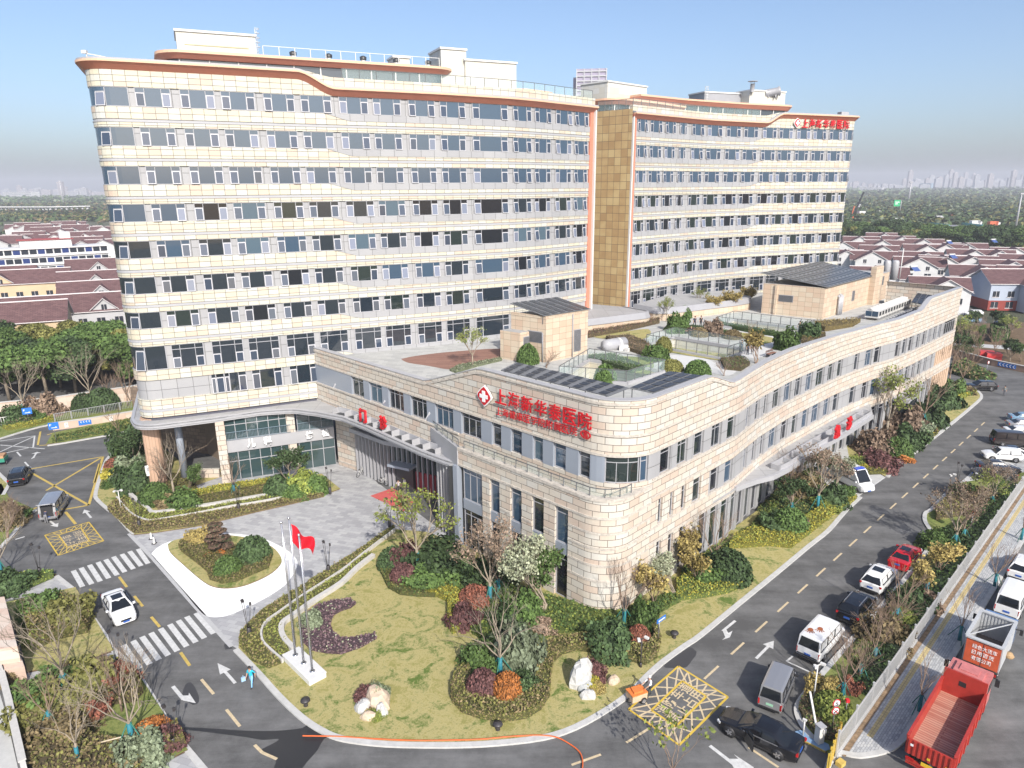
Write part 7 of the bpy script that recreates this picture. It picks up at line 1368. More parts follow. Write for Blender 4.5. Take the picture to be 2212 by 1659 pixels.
def signpost(k, x, y, label, h, face, z=.1, rz=0., cat='sign'):
    t = thing('sign_post', label, cat, G(k, x, y, z), rz); q = MB(); q.tube((0, 0, 0), (0, 0, h), .035, n=8); q.build('post', M_STEEL, t); face(t, h); return t
def disc(t, c, r, m, name, y=-.06, ring=None):
    q = MB(); ax = Matrix.Rotation(PI/2, 3, 'X'); q.lathe([(0, .02), (r, .02), (r, 0), (0, 0)], (c[0], y, c[1]), n=28, axis=ax); o = q.build(name, m, t); return o
def f5(t, h):
    for z, nm in ((h-.25, 'speed_disc'), (h-.83, 'no_horn_disc')):
        o = disc(t, (0, z), .29, M_SIGNR, nm); disc(t, (0, z), .225, M_WTX, 'disc_face', -.09)
    letters('numeral', '5', (0, -.125, h-.25), (1, 0, 0), (0, 0, 1), 1, M_TRIMB, .002, .02, t, fit=(.2, .3))
    q = MB(); q.bar((-.14, -.125, h-.93), (.12, -.125, h-.73), .02, .07); q.box((.0, -.125, h-.83), (.14, .02, .1)); q.build('horn_symbol', M_TRIMB, t); q = MB(); q.bar((-.19, -.13, h-.64), (.19, -.13, h-1.02), .02, .04); q.build('slash', M_SIGNR, t)
M_SIGNR = mat('sign_red_ring', (.55, .02, .03), .4)
signpost('BR', 962, 1440, 'speed limit 5 sign above a no horn sign in the fence strip', 2.7, f5, rz=.25)
def fblue(t, h): q = MB(); q.box((.25, 0, h-.15), (1.1, .06, .32)); q.build('sign_board', M_SIGNB, t); q = MB(); q.box((.25, -.04, h-.15), (.8, .02, .08)); q.build('sign_lettering', M_WTX, t)
signpost('BM', 2050, 860, 'small blue direction sign on the lawn near the rounded corner', 2.3, fblue, rz=.75)
def fpark(t, h):
    q = MB(); q.box((0, 0, h-.5), (1.25, .08, 1.0)); q.build('sign_board', M_SIGNB, t); letters('lettering', 'P', (-.35, -.06, h-.35), (1, 0, 0), (0, 0, 1), 1, M_WTX, .002, .01, t, fit=(.22, .3)); q = MB(); q.bar((-.3, -.06, h-.75), (.4, -.06, h-.75), .02, .07); q.bar((.2, -.06, h-.62), (.42, -.06, h-.75), .02, .06); q.build('arrow', M_WTX, t)
signpost('ML', 192, 1090, 'blue parking sign with white arrow in the yellow hedge by the perimeter wall', 2.6, fpark, rz=.45); signpost('ML', 368, 1210, 'blue parking sign with white arrow beside the ramp mouth', 3.0, fpark, rz=.45)
def fred(t, h): q = MB(); q.box((0, 0, h-.2), (.7, .05, .5)); q.build('sign_board', mat('orange_sign', (.55, .14, .05), .5), t)
signpost('BR', 1855, 150, 'small orange sign board by the fence trees', 2.6, fred, rz=.6); 
def fround(t, h): disc(t, (0, h-.3), .33, M_SIGNR, 'sign_disc'); disc(t, (0, h-.3), .25, M_WTX, 'disc_face', -.09)
signpost('MR', 1960, 790, 'round red-ringed sign in the planting beyond the black car', 3.2, fround, rz=.5)
def freds(t, h): q = MB(); q.box((0, 0, h-.1), (.22, .2, .22)); q.build('lamp_box', M_SIGNR, t)
signpost('BR', 1045, 1370, 'thin post with a small red box at the end of the white fence', 1.9, freds)
# white fence along the street
n0_, n1_ = -1, 62; t = thing('picket_fence', 'long white metal picket fence between the planting strip and the street pavement', 'fence', fl(0, 0, 0), 0, None, True)
M_FEN = mat('fence_white', (.42, .42, .42), .55); L1 = 3.0; q = MB(); q.bar((0, 0, .35), (L1, 0, .35), .04, .06); q.bar((0, 0, 1.75), (L1, 0, 1.75), .04, .06); q.bar((0, 0, .1), (L1, 0, .1), .14, .34)
for i in range(26): q.box((.06+i*.1155, 0, 1.05), (.028, .02, 1.75))
pm = q.mesh('fence_panel', [M_FEN]); q = MB(); q.box((0, 0, 1.05), (.1, .1, 2.1)); q.box((0, 0, 2.12), (.13, .13, .05)); po = q.mesh('post', [M_FEN])
for i in range(22):
    for nm, me in (('fence_panel', pm), ('post', po)): o = bpy.data.objects.new(nm, me); COL.objects.link(o); o.parent = t; o.location = fl(-1+i*L1, 0)-t.location; o.rotation_euler = (0, 0, HD)
# gate bits
t = thing('barrier_post', 'white car park barrier cabinet at the gate lane', 'barrier', G('BR', 880, 1490, .12), .3); q = MB(); q.box((0, 0, .62), (.42, .42, 1.2)); q.build('cabinet', M_TRIM, t); q = MB(); q.box((0, 0, 1.26), (.5, .5, .1), .1); q.build('cabinet_lid', M_LGREY, t); q = MB(); q.bar((-.1, .3, 1.1), (-.35, .9, 3.2), .07, .12); q.build('boom', M_TRIM, t); q = MB(); q.box((.1, -.25, 1.0), (.2, .12, .28)); q.build('screen_box', M_TRIM, t)
t = thing('barrier_island', 'blue and yellow kerb island under the barrier cabinet', 'kerb island', G('BR', 838, 1488, 0), -.75); q = MB(); q.prism([(-.9, -.35), (.9, -.35), (1.1, 0), (.9, .35), (-.9, .35), (-1.1, 0)], 0, .12); q.build('island_top', mat('island_blue', (.2, .32, .48), .6), t); q = MB(); q.box((0, -.38, .06), (1.9, .06, .13)); q.build('edge_band', M_YEL, t); q = MB(); q.tube((-.6, 0, .1), (-.6, 0, 1.3), .05, n=8); q.box((-.6, 0, 1.32), (.25, .14, .1)); q.build('camera_stub', M_TRIM, t)
YP = Path([G('BR', 1012, 1485), G('BR', 935, 1700)]); t = thing('yellow_barrier', 'yellow panel barrier across the gate at the bottom right', 'barrier', YP.p[0], 0, None, True)
q = MB(); slab(q, YP, 0, YP.L, -.03, .03, .15, 1.35, back=True); q.build('panel', M_YEL, t)
q = MB()
for i in range(6): u = YP.L*i/5; slab(q, YP, max(0, u-.05), min(YP.L, u+.05), -.06, .09, 0, 1.5, back=True)
q.build('upright', M_YELB, t); q = MB(); q.box((0, 0, .15), (.5, .4, .3), .6); tag(q.build('yellow_block', M_YEL, None, G('BR', 1020, 1640)), 'pale yellow block on the road beside the yellow barrier', 'block')
# hose, cones, ground lights
hz = smooth(PL('BL 1962,1450 2100,1452 2212,1455 BM 100,1462 300,1474 500,1480 700,1478 900,1472 1050,1458 1200,1448 1320,1448 1400,1462 1460,1492 1510,1525 1545,1560 1560,1600 1562,1640 1555,1700', .14), 3)
q = MB(); [q.tube(hz[i], hz[i+1], .045, n=6, cap=False) for i in range(len(hz)-1)]; tag(q.build('hose', mat('orange_hose', (.60, .12, .03), .5)), 'orange hose lying along the front kerb', 'hose')
for x, y, l in ((982, 175, 'white bollard cone on the plaza left of the round island'), (1000, 205, 'black-footed white cone on the plaza nearest the round island')):
    t = thing('traffic_cone', l, 'cone', G('BL', x, y)); q = MB(); q.lathe([(.14, .04), (.12, .2), (.09, .5), (.06, .7), (0, .72)], n=12); q.build('cone_body', M_TRIM, t); q = MB(); q.box((0, 0, .03), (.4, .4, .06)); q.build('cone_foot', M_TRIMB, t)
def mushroom(k, x, y, l):
    t = thing('garden_speaker', l, 'garden speaker', G(k, x, y, .1)); q = MB(); q.lathe([(.16, 0), (.13, .3), (.13, .38)], n=12); q.build('stem', M_LAMP, t); q = MB(); q.lathe([(.1, .38), (.34, .42), (.3, .52), (0, .6)], n=16); q.build('cap', M_LAMP, t)
mushroom('BL', 1982, 1255, 'black mushroom speaker on the lawn below the flagpoles'); mushroom('BM', 1012, 1410, 'black ground fitting on the lawn in front of the hedge ring'); mushroom('BM', 2155, 815, 'black mushroom speaker on the lawn right of the blue sign')
t = thing('utility_cover', 'teal plastic cover on the lawn strip along the right road', 'cover', G('BR', 345, 285, .1), .5); q = MB(); q.box((0, 0, .05), (.9, .6, .1)); q.build('lid', mat('teal_plastic', (.06, .24, .25), .5), t); q = MB(); q.box((0, 0, .11), (.2, .1, .03)); q.build('lid_handle', M_LGREY, t)
q = MB(); q.face([(p.x, p.y, .02) for p in PL('MM 185,1555 330,1505 480,1590 400,1658')]); tag(q.build('carpet', mat('red_carpet', (.50, .10, .09), .9, .12, 2.)), 'red carpet laid before the lobby door', 'carpet')
def bike(k, x, y, l, rz):
    t = thing('bicycle', l, 'bicycle', G(k, x, y), rz); ax = Matrix.Rotation(PI/2, 3, 'X'); 
    for xx in (-.52, .52):
        q = MB(); n = 20; pts = [(xx+.32*math.cos(2*PI*i/n), 0, .33+.32*math.sin(2*PI*i/n)) for i in range(n+1)]
        for i in range(n): q.tube(pts[i], pts[i+1], .022, n=5, cap=False)
        for i in range(0, n, 4): q.tube((xx, 0, .33), pts[i], .006, n=4)
        q.build('wheel', M_TYRE, t)
    q = MB(); P_ = [(-.52, 0, .33), (-.1, 0, .3), (-.2, 0, .8), (.4, 0, .85), (.52, 0, .33), (.36, 0, 1.02)]
    for i, j in ((0, 1), (0, 2), (1, 2), (1, 3), (2, 3), (3, 4), (3, 5)): q.tube(P_[i], P_[j], .022, n=6)
    q.tube((.36, -.28, 1.03), (.36, .28, 1.03), .018, n=6); q.build('frame', M_TRIM, t); q = MB(); q.box((-.22, 0, .9), (.26, .16, .06)); q.build('saddle', M_TRIMB, t)
bike('MM', 125, 1425, 'bicycle leaning by the corner of the lobby glazing', 1.1); bike('MM', 268, 1485, 'bicycle parked before the middle of the lobby glazing', -.5)
t = thing('poster', 'white poster board tied to the fluted column', 'poster', C1+Vector((-.25, -1.15, 2.2)), rzA); q = MB(); q.box((0, 0, 0), (.95, .05, 1.3)); q.build('board', M_WTX, t); q = MB(); q.box((0, -.035, .15), (.6, .02, .5)); q.build('poster_print', M_LGREY, t)
# left walls, railing and ramp
M_PINKS = brickmat('pink_wall_stone', [(.50, .36, .29), (.55, .43, .35), (.58, .5, .43)], (.4, .33, .28), 1.6, .8, .01, off=0, big=.5, rough=.8)
def wallpath(name, label, pts, w, h, m=M_PINKS, cat='wall', z=0, cap=True):
    P = Path(pts); t = thing(name, label, cat, P.pt(P.L/2), 0, None, True); q = MB(); slab(q, P, 0, P.L, -w/2, w/2, z, z+h, back=True); q.build('wall_panel', m, t)
    if cap: q = MB(); slab(q, P, 0, P.L, -w/2-.06, w/2+.06, z+h, z+h+.1, back=True); q.build('coping', M_COPE, t)
    return t
wallpath('perimeter_wall', 'long pale pink stone perimeter wall at the left', [(-112, 92), *[G('ML', 0, 1055), G('ML', 350, 1020), G('ML', 700, 965), G('ML', 870, 940)], (-50, 128), (-20, 150)], .35, 2.6)
RWP = [G('ML', 345, 1130), G('ML', 600, 1095), G('ML', 880, 1048)]; rw_ = wallpath('ramp_wall', 'low pale pink parapet wall of the basement ramp', RWP, .3, 1.1)
RP = Path(RWP)
for x0_, x1_, blue in ((418, 440, 0), (508, 590, 1), (705, 730, 0)):
    q = MB(); u0_, u1_ = sx(RP, cc('ML', x0_, 0)[0], .8), sx(RP, cc('ML', x1_, 0)[0], .8); slab(q, RP, u0_, u1_, .15, .19, .25, .95); bo = q.build('sign_board', M_SIGNB if blue else M_WTX, rw_); 
    for i in range(4 if blue else 1):
        um = u0_+(u1_-u0_)*((i+.7)/4.6 if blue else .5); q = MB()
        for za, zb in ((.60, .74), (.74, .88)): A_, B_ = (RP.pt(um+(.14 if za == .60 else -.0), .2, za+.0), RP.pt(um-(.0 if za == .60 else -.14), .2, zb)); q.bar(A_, B_, .02, .06)
        q.build('chevron', M_WTX if blue else M_TRIMB, bo)
RGP = Path([G('ML', 358, 1078), G('ML', 600, 1035), G('ML', 880, 985)]); t = railing('ramp_railing', 'pale metal railing above the basement ramp wall', RGP, 0, RGP.L, 0, .1, 1.25, 2.2, glass=False, mr=M_LGREY)
q = MB(); n = int(RGP.L/.22)
for i in range(n): p = RGP.pt((i+.5)*RGP.L/n); q.box((p.x, p.y, .75), (.035, .035, 1.1))
q.build('baluster_row', M_LGREY, t)
t = thing('sliding_gate', 'white folding gate at the far left edge', 'gate', G('ML', 10, 1105), .4); q = MB(); [q.bar((-2+i*.35, 0, .1), (-2+i*.35, 0, 1.5), .08, .06) for i in range(10)]; q.bar((-2.1, 0, .3), (1.4, 0, .3), .06, .08); q.bar((-2.1, 0, 1.4), (1.4, 0, 1.4), .06, .08); q.build('gate_leaf', M_TRIM, t); q = MB(); q.box((-2.3, 0, .3), (.4, .4, .6)); q.build('gate_motor', M_LGREY, t)
Z7 = lambda x, y, z=0: G('BL', x, y, z)
t = thing('gate_wall', 'thick pale pink gate wall with a red panel at the left edge', 'wall', Z7(60, 900), 0, None, True); q = MB(); gp = [Z7(0, 545, 2.6), Z7(35, 545, 2.6), Z7(160, 1008, .9), Z7(20, 1030, .9), Z7(-160, 1040, .9), Z7(-160, 560, 2.6)]
top = [Vector((p.x, p.y, 0)) for p in (Z7(-120, 560, 2.6), Z7(28, 548, 2.6), Z7(112, 870, 2.6), Z7(-20, 890, 2.6))]; q.prism([tuple(p[:2]) for p in top], 0, 2.6); q.build('wall_block', M_PINKS, t); q = MB(); lo_ = [Z7(-10, 862, 1.4), Z7(110, 850, 1.4), Z7(158, 1005, .9), Z7(20, 1028, .9)]; q.prism([(p.x, p.y) for p in (Z7(-20, 895, 1.3), Z7(112, 875, 1.3), Z7(158, 1000, 1.3), Z7(22, 1022, 1.3))], 0, 1.3); q.build('lower_block', M_PINKS, t)
q = MB(); q.face([Z7(-2, 900, 1.9), Z7(22, 1030, .4), Z7(-60, 1040, .4), Z7(-70, 905, 1.9)]); q.build('red_panel', M_SIGNR, t)
wallpath('boundary_wall', 'low grey wall along the bottom left corner', [Z7(-25, 1010), Z7(20, 1090), Z7(75, 1300), Z7(170, 1720)], .3, 1.2, mat('grey_wall', (.42, .42, .42), .8, .1, 1.))
t = thing('white_bundle', 'heap of white plastic sheets at the left edge', 'sheets', G('ML', 25, 1650, .1)); q = MB(); r2 = random.Random(4)
for i in range(26): p = Vector((r2.uniform(-1, 1), r2.uniform(-.7, .7), r2.uniform(.1, .7))); q.face([p+Vector((r2.uniform(-.5, .5), r2.uniform(-.5, .5), r2.uniform(-.3, .3))) for _ in range(3)])
q.build('sheet_fold', M_TRIM, t)
q = MB(); q.tube((0, 0, .05), (2.3, .9, .06), .05, n=6); tag(q.build('timber_pole', mat('pale_timber', (.5, .42, .3), .8), None, G('BL', 640, 1500, .9)), 'pale timber pole lying in the lower left bed', 'pole')
# ================================================================ PEOPLE
PEO = {}
SKIN = mat('skin', (.42, .25, .17), .6); HAIRM = mat('black_hair', (.015, .012, .01), .6)
def body_mesh(pose):
    if pose in PEO: return PEO[pose]
    V, E, Rr, Lb = [], [], [], []
    def v(x, y, z, r, lab): V.append((x, y, z)); Rr.append(r); Lb.append(lab); return len(V)-1
    def e(a, b): E.append((a, b))
    bend = 0.75 if pose == 'lean' else (.12 if pose in ('walk', 'push') else 0.); seat = pose == 'sit'; hz_ = .48 if seat else .93
    def up(h, y=0, f=0): # torso point at height h above the pelvis
        return (f*math.cos(bend)+h*math.sin(bend), y, hz_+h*math.cos(bend)-f*math.sin(bend))
    pel = v(*up(0), .135, 'T'); wa = v(*up(.16), .118, 'S'); ch = v(*up(.36), .135, 'S'); nk = v(*up(.53), .052, 'K'); hd0 = v(*up(.62, 0, .01), .085, 'K'); hd1 = v(*up(.74, 0, .015), .088, 'K'); no = v(*up(.66, 0, .105), .018, 'K')
    for p_, q_ in ((pel, wa), (wa, ch), (ch, nk), (nk, hd0), (hd0, hd1), (hd0, no)): e(p_, q_)
    for s in (-1, 1):
        step = s*.22 if pose in ('walk', 'push') else 0.02*s
        hp = v(*up(-.03, s*.09), .095, 'T'); 
        if seat: kn = v(.42, s*.10, .48, .065, 'T'); an = v(.44, s*.10, .09, .045, 'T'); toe = v(.6, s*.11, .04, .038, 'F')
        else: kn = v(step*.55+.03, s*.10, .49, .062, 'T'); an = v(step, s*.10, .09, .045, 'T'); toe = v(step+.15, s*.11, .035, .036, 'F')
        e(pel, hp); e(hp, kn); e(kn, an); e(an, toe)
        sh = v(*up(.45, s*.19), .062, 'S'); 
        if pose == 'push': el = v(.28, s*.24, 1.15, .045, 'S'); wr = v(.5, s*.22, 1.05, .030, 'K')
        elif pose == 'lean': el = v(.62, s*.22, 1.0, .045, 'S'); wr = v(.82, s*.18, .92, .030, 'K')
        elif seat: el = v(.1, s*.26, .72, .045, 'S'); wr = v(.32, s*.2, .62, .030, 'K')
        else: el = v(-.04-step*.3, s*.25, 1.12, .045, 'S'); wr = v(.06-step*.6, s*.27, .88, .030, 'K')
        e(ch, sh); e(sh, el); e(el, wr); d = (Vector(V[wr])-Vector(V[el])).normalized(); o = d.orthogonal().normalized() if abs(d.z) > .9 else Vector((0, 0, -1)).cross(d).normalized()
        pa = Vector(V[wr])+d*.07; pi_ = v(*pa, .026, 'K'); e(wr, pi_); dn = d.cross(o)
        for j in range(4):
            b0 = pa+o*(.018*(j-1.5))+d*.03; L_ = (.035, .042, .045, .034)[j]; f0 = v(*b0, .0095, 'K'); f1 = v(*(b0+d*L_+dn*.012), .008, 'K'); e(pi_, f0); e(f0, f1)
        t0 = v(*(Vector(V[wr])+d*.045+o*.035), .0105, 'K'); t1 = v(*(Vector(V[wr])+d*.09+o*.045), .009, 'K'); e(wr, t0); e(t0, t1)
    me = bpy.data.meshes.new('b'); me.from_pydata(V, E, []); o = bpy.data.objects.new('b', me); COL.objects.link(o); sk = o.modifiers.new('s', 'SKIN'); sub = o.modifiers.new('u', 'SUBSURF'); sub.levels = sub.render_levels = 1
    for i, r in enumerate(Rr): me.skin_vertices[0].data[i].radius = (r, r)
    me.skin_vertices[0].data[0].use_root = True
    dg = bpy.context.evaluated_depsgraph_get(); dg.update(); out = bpy.data.meshes.new_from_object(o.evaluated_get(dg)); bpy.data.objects.remove(o)
    vv = [Vector(q) for q in V]; mid = {'K': 0, 'S': 1, 'T': 2, 'F': 3}
    for p in out.polygons:
        c = p.center; best = min(range(len(E)), key=lambda k: ((lambda a, b: (c-a-(b-a)*min(1, max(0, (c-a).dot(b-a)/max(1e-9, (b-a).length_squared)))).length)(vv[E[k][0]], vv[E[k][1]]))); p.material_index = mid[Lb[E[best][1]]]; p.use_smooth = True
    PEO[pose] = (out, Vector(V[hd1]), Vector(V[hd0])); return PEO[pose]
def person(p, rz, pose, shirt, trousers, label, hair=HAIRM, s=1.):
    me, h1, h0 = body_mesh(pose); me = me.copy(); idx = [q.material_index for q in me.polygons]; me.materials.clear()
    for m in (SKIN, mat('cloth_%s' % (shirt,), shirt, .85), mat('cloth_%s' % (trousers,), trousers, .85), M_TRIMB): me.materials.append(m)
    me.polygons.foreach_set('material_index', idx)
    t = thing('person', label, 'person', p, rz); t.scale = (s,)*3; link(bpy.data.objects.new('figure', me), t); q = MB(); ax = (h1-h0).normalized(); q.lathe([(.104, -.02), (.112, .03), (.095, .085), (.05, .112), (0, .118)], h1-ax*.015+Vector((-.02, 0, 0)), n=14, axis=Vector((0, 0, 1)).rotation_difference(ax).to_matrix()); q.build('hair', hair, t); return t
def bag(p, label, m, d=(.3, .12, .32)): q = MB(); q.box((0, 0, d[2]/2), d, .6); q.tube((-.08, 0, d[2]), (0, 0, d[2]+.16), .012, n=5); q.tube((.08, 0, d[2]), (0, 0, d[2]+.16), .012, n=5); tag(q.build('bag', m, None, p), label, 'bag')
pw = G('BL', 1635, 1130); person(pw, -1.75, 'walk', (.02, .42, .58), (.22, .45, .70), 'person in turquoise scrubs walking on the road by the front kerb'); bag(pw+Vector((-.55, -.05, .5)), 'pale blue bag carried by the person in turquoise', mat('pale_blue_bag', (.3, .45, .6), .7))
vb = G('BL', 318, 68); person(vb+Vector((-.1, -.25, 0)), 1.85, 'lean', (.035, .04, .075), (.20, .20, .21), 'person in a navy jacket leaning into the back of the silver van'); person(vb+Vector((.55, .45, 0)), 1.9, 'stand', (.02, .09, .13), (.05, .06, .08), 'person in teal standing at the open back of the silver van')
pc = G('BM', 1995, 1195); hc = 3.75; person(pc, 3.6, 'push', (.62, .62, .63), (.05, .06, .055), 'person in a white jacket pushing the orange cart by the yellow box', mat('white_cap', (.7, .7, .7), .7))
t = thing('hand_cart', 'wooden hand cart with an orange cover pushed along the kerb', 'cart', pc+Vector((-1.0, -.42, 0)), .42); q = MB(); q.box((0, 0, .55), (1.2, .85, .5)); q.build('cart_box', mat('pale_cart_wood', (.5, .36, .24), .8, .15, 3.), t); q = MB(); q.prism([(-.62, -.45), (.62, -.45), (.62, .45), (-.62, .45)], .8, .86); q.prism([(-.4, -.3), (.3, -.3), (.4, .25), (-.3, .3)], .86, 1.0); q.build('orange_cover', mat('orange_cloth', (.62, .18, .04), .8, .2, 4.), t); q = MB(); q.tube((.6, -.3, .7), (1.1, -.3, 1.0), .025, n=6); q.tube((.6, .3, .7), (1.1, .3, 1.0), .025, n=6); q.build('handle', M_TRIMB, t)
for x, y in ((-.5, 0), (.3, .45), (.3, -.45)): wheel(t, x, y, .24, .08)
person(G('MM', 372, 1535), -1.7, 'walk', (.45, .43, .42), (.06, .06, .07), 'person in a pale jacket walking out over the red carpet')
person(G('MR', 2080, 905), -2.6, 'stand', (.22, .25, .24), (.16, .16, .18), 'person in grey standing on the sunlit road at the far right')
for x, y, sh, tr_, po_, l in ((1640, 450, (.03, .05, .10), (.02, .03, .05), 'stand', 'person in navy, left of the three beside the golden roof tree'), (1683, 458, (.05, .07, .12), (.03, .03, .04), 'stand', 'person in dark blue, middle of the three beside the golden roof tree'), (1715, 455, (.015, .015, .018), (.02, .02, .025), 'stand', 'person in black, right of the three beside the golden roof tree'), (1322, 272, (.03, .04, .07), (.02, .02, .03), 'walk', 'person in dark clothes, left of the pair on the far roof path'), (1365, 270, (.012, .012, .015), (.015, .015, .018), 'stand', 'person in black, right of the pair on the far roof path'), (1298, 318, (.02, .02, .024), (.03, .03, .034), 'sit', 'person in black seated behind the middle courtyard well'), (2035, 310, (.02, .02, .025), (.02, .02, .03), 'stand', 'person in black at the corner of the farthest courtyard well')):
    person(Z4(x, y), random.uniform(-2.2, -1), po_, sh, tr_, l)
def bench(p, rz, l):
    t = thing('bench', l, 'bench', p, rz); q = MB(); [q.box((0, -.15+.13*i, .45), (1.8, .1, .05)) for i in range(4)]; q.build('seat', MATS['deck_boards'], t); q = MB(); [q.box((0, .30, .62+.14*i), (1.8, .04, .1)) for i in range(2)]; q.build('backrest', MATS['deck_boards'], t)
    for x in (-.75, .75): q = MB(); q.box((x, .05, .22), (.06, .45, .44)); q.build('leg', M_DARK, t)
bench(Z4(1845, 470), .75, 'brown timber bench at the right parapet of the roof garden'); bench(Z4(1298, 316)+Vector((0, .25, 0)), .3, 'timber bench under the seated person behind the middle courtyard well')
# ================================================================ NEIGHBOURHOOD
M_ROOFT = brickmat('maroon_roof_tiles', [(.095, .05, .052), (.125, .066, .068), (.15, .084, .084)], (.06, .03, .03), .9, .32, .03, rough=.8, big=.5)
M_HW = mat('house_white', (.56, .56, .56), .8, .08, .3); M_HC = mat('house_cream', (.52, .40, .26), .8, .08, .3); M_HG = mat('house_grey', (.42, .42, .43), .8, .08, .3); M_HB = mat('house_blue_grey', (.34, .38, .46), .8, .06, .3); M_HR = mat('house_red_base', (.24, .045, .035), .8, .1, .5); M_WIN = glassmat('house_glass', (.03, .035, .045), 1.6); M_EAVE = mat('eave_trim', (.66, .62, .62), .7)
def Z1(x, y, z=0): return G('D', x/4.8, 378+y/4.8, z)
def Z5(x, y, z=0): return G('D', (3350+x/2.7654)/1.8517, (700+y/2.7654)/1.8517, z)
def house_proto(wall_m, W, D, he, hr, gw, gx, seed, dormer=False, base=None):
    """double house: ridge across, a gabled bay in front, eave trim, framed windows"""
    parts = []; q = MB(); q.prism([(-W/2, -D/2), (W/2, -D/2), (W/2, D/2), (-W/2, D/2)], 0, he, 0)
    for x in (-W/2, W/2): q.face([(x, -D/2, he), (x, D/2, he), (x, 0, hr-.1)] if x > 0 else [(x, D/2, he), (x, -D/2, he), (x, 0, hr-.1)])
    gy = -D/2-(4. if not dormer else .1); ga = he+(gw/2)*.56 if not dormer else he+2.6
    zb = 0 if not dormer else he-.2; q.prism([(gx-gw/2, gy), (gx+gw/2, gy), (gx+gw/2, 0), (gx-gw/2, 0)], zb, he if not dormer else he+.4, 0)
    z_ = he if not dormer else he+.4; q.face([(gx-gw/2, gy, z_), (gx+gw/2, gy, z_), (gx, gy, ga)]); parts.append(('wall', q.mesh('wall', [wall_m])))
    q = MB(); o = .5; k = (hr-he)/(D/2)
    def slope(a, b, c, d, t=.16):
        a, b, c, d = [Vector(v) for v in (a, b, c, d)]; n = Vector((0, 0, t)); q.face([a+n, b+n, c+n, d+n], 0, [(0, 0), ((b-a).length, 0), ((b-a).length, (c-b).length), (0, (c-b).length)]); q.face([d, c, b, a], 1)
        for p_, r_ in ((a, b), (b, c), (c, d), (d, a)): q.face([p_, r_, r_+n, p_+n], 1)
    e = he-o*k; slope((-W/2-o, -D/2-o, e), (W/2+o, -D/2-o, e), (W/2+o, 0, hr), (-W/2-o, 0, hr)); slope((W/2+o, D/2+o, e), (-W/2-o, D/2+o, e), (-W/2-o, 0, hr), (W/2+o, 0, hr))
    kg = (ga-z_)/(gw/2); yb = min(0, -(hr-ga)/k*1. if True else 0); e2 = z_-.5*kg
    slope((gx-gw/2-.5, gy-.5, e2), (gx, gy-.5, ga), (gx, yb, ga), (gx-gw/2-.5, -D/2+(e2-he)/k if e2 > he else -D/2, e2)); slope((gx, gy-.5, ga), (gx+gw/2+.5, gy-.5, e2), (gx+gw/2+.5, -D/2+(e2-he)/k if e2 > he else -D/2, e2), (gx, yb, ga))
    q.bar((-W/2-o, 0, hr+.2), (W/2+o, 0, hr+.2), .3, .2, 1); parts.append(('roof', q.mesh('roof', [M_ROOFT, M_EAVE])))
    wins = []
    for x in ((gx-gw*.22, gx+gw*.22) if not dormer else (gx,)): wins.append((x, gy-.03, z_-.2 if not dormer else z_+.2, 1.1, 1.3)); 
    if not dormer: wins += [(gx-gw*.24, gy-.03, 3.6, 2.0, 1.6), (gx+gw*.24, gy-.03, 3.6, 2.0, 1.6)]
    nx = [x for x in np.linspace(-W/2+1.6, W/2-1.6, max(3, int(W/3.2))) if dormer or abs(x-gx) > gw/2+.8]
    for x in nx: wins += [(x, -D/2-.03, 4.6, 1.7, 1.6), (x, -D/2-.03, 1.6, 1.9, 1.7)]
    for x, y, z, w, h in wins:
        q = MB(); q.box((x, y, z), (w, .08, h)); fm = MB(); fm.box((x, y-.05, z-h/2-.06), (w+.3, .2, .12)); fm.box((x, y-.05, z), (.07, .06, h)); parts.append((('window', q.mesh('window', [M_WIN])), ('sill', fm.mesh('sill', [M_EAVE]))))
    if base: q = MB(); q.prism([(-W/2-.05, -D/2-.05), (W/2+.05, -D/2-.05), (W/2+.05, D/2+.05), (-W/2-.05, D/2+.05)], 0, 2.8); parts.append(('ground_storey', q.mesh('ground_storey', [base])))
    return parts
HP = {}
def house(kind, p, rz, label, s=1., group=None, win=True):
    t = thing('village_house', label, 'house', p, rz, group); t.scale = (s, s, s)
    for it in HP[kind]:
        if isinstance(it[0], tuple):
            if not win: continue
            w = link(bpy.data.objects.new('window', it[0][1]), t); link(bpy.data.objects.new('sill', it[1][1]), w)
        else: link(bpy.data.objects.new(it[0], it[1]), t)
    return t
HP['A'] = house_proto(M_HW, 16, 9, 6.4, 9.2, 11.5, -1, 1); HP['B'] = house_proto(M_HW, 14.5, 9, 6.2, 9.0, 11, 1, 2); HP['C'] = house_proto(M_HC, 22, 8.5, 8.0, 11.4, 5.5, -6, 3, True); HP['D'] = house_proto(M_HG, 18, 8.5, 7.2, 10.6, 5, 1, 4, True); HP['E'] = house_proto(M_HB, 15, 12, 7.6, 10.8, 6, 3, 5, False, M_HR); HP['F'] = house_proto(M_HG, 16, 11, 6.6, 10.4, 8, -1, 6)
VR = 'white houses with maroon roofs in the village beyond the stone block'
order = [('A', 910, 885, 'white gabled village house rising right behind the solar plant room'), ('B', 1530, 965, 'white gabled house right of the steel tanks, beside the blue-grey house'), ('B', 1130, 1092, 'white gable of the village house nearest the far end of the stone block'), ('A', 465, 990, 'maroon roof of the village house just over the solar roof'), ('A', 400, 822, 'white gabled village house next to the right edge of the rear wing'), ('B', 925, 822, 'pinkish-trimmed gable house in the middle row of the right village'), ('A', 1485, 872, 'white gabled house with roof water heater in the third row of the right village')]
for k, x, y, l in order: p = Z5(x, y, 10); p.z = 0; house(k, p, -.35, l, 1., VR)
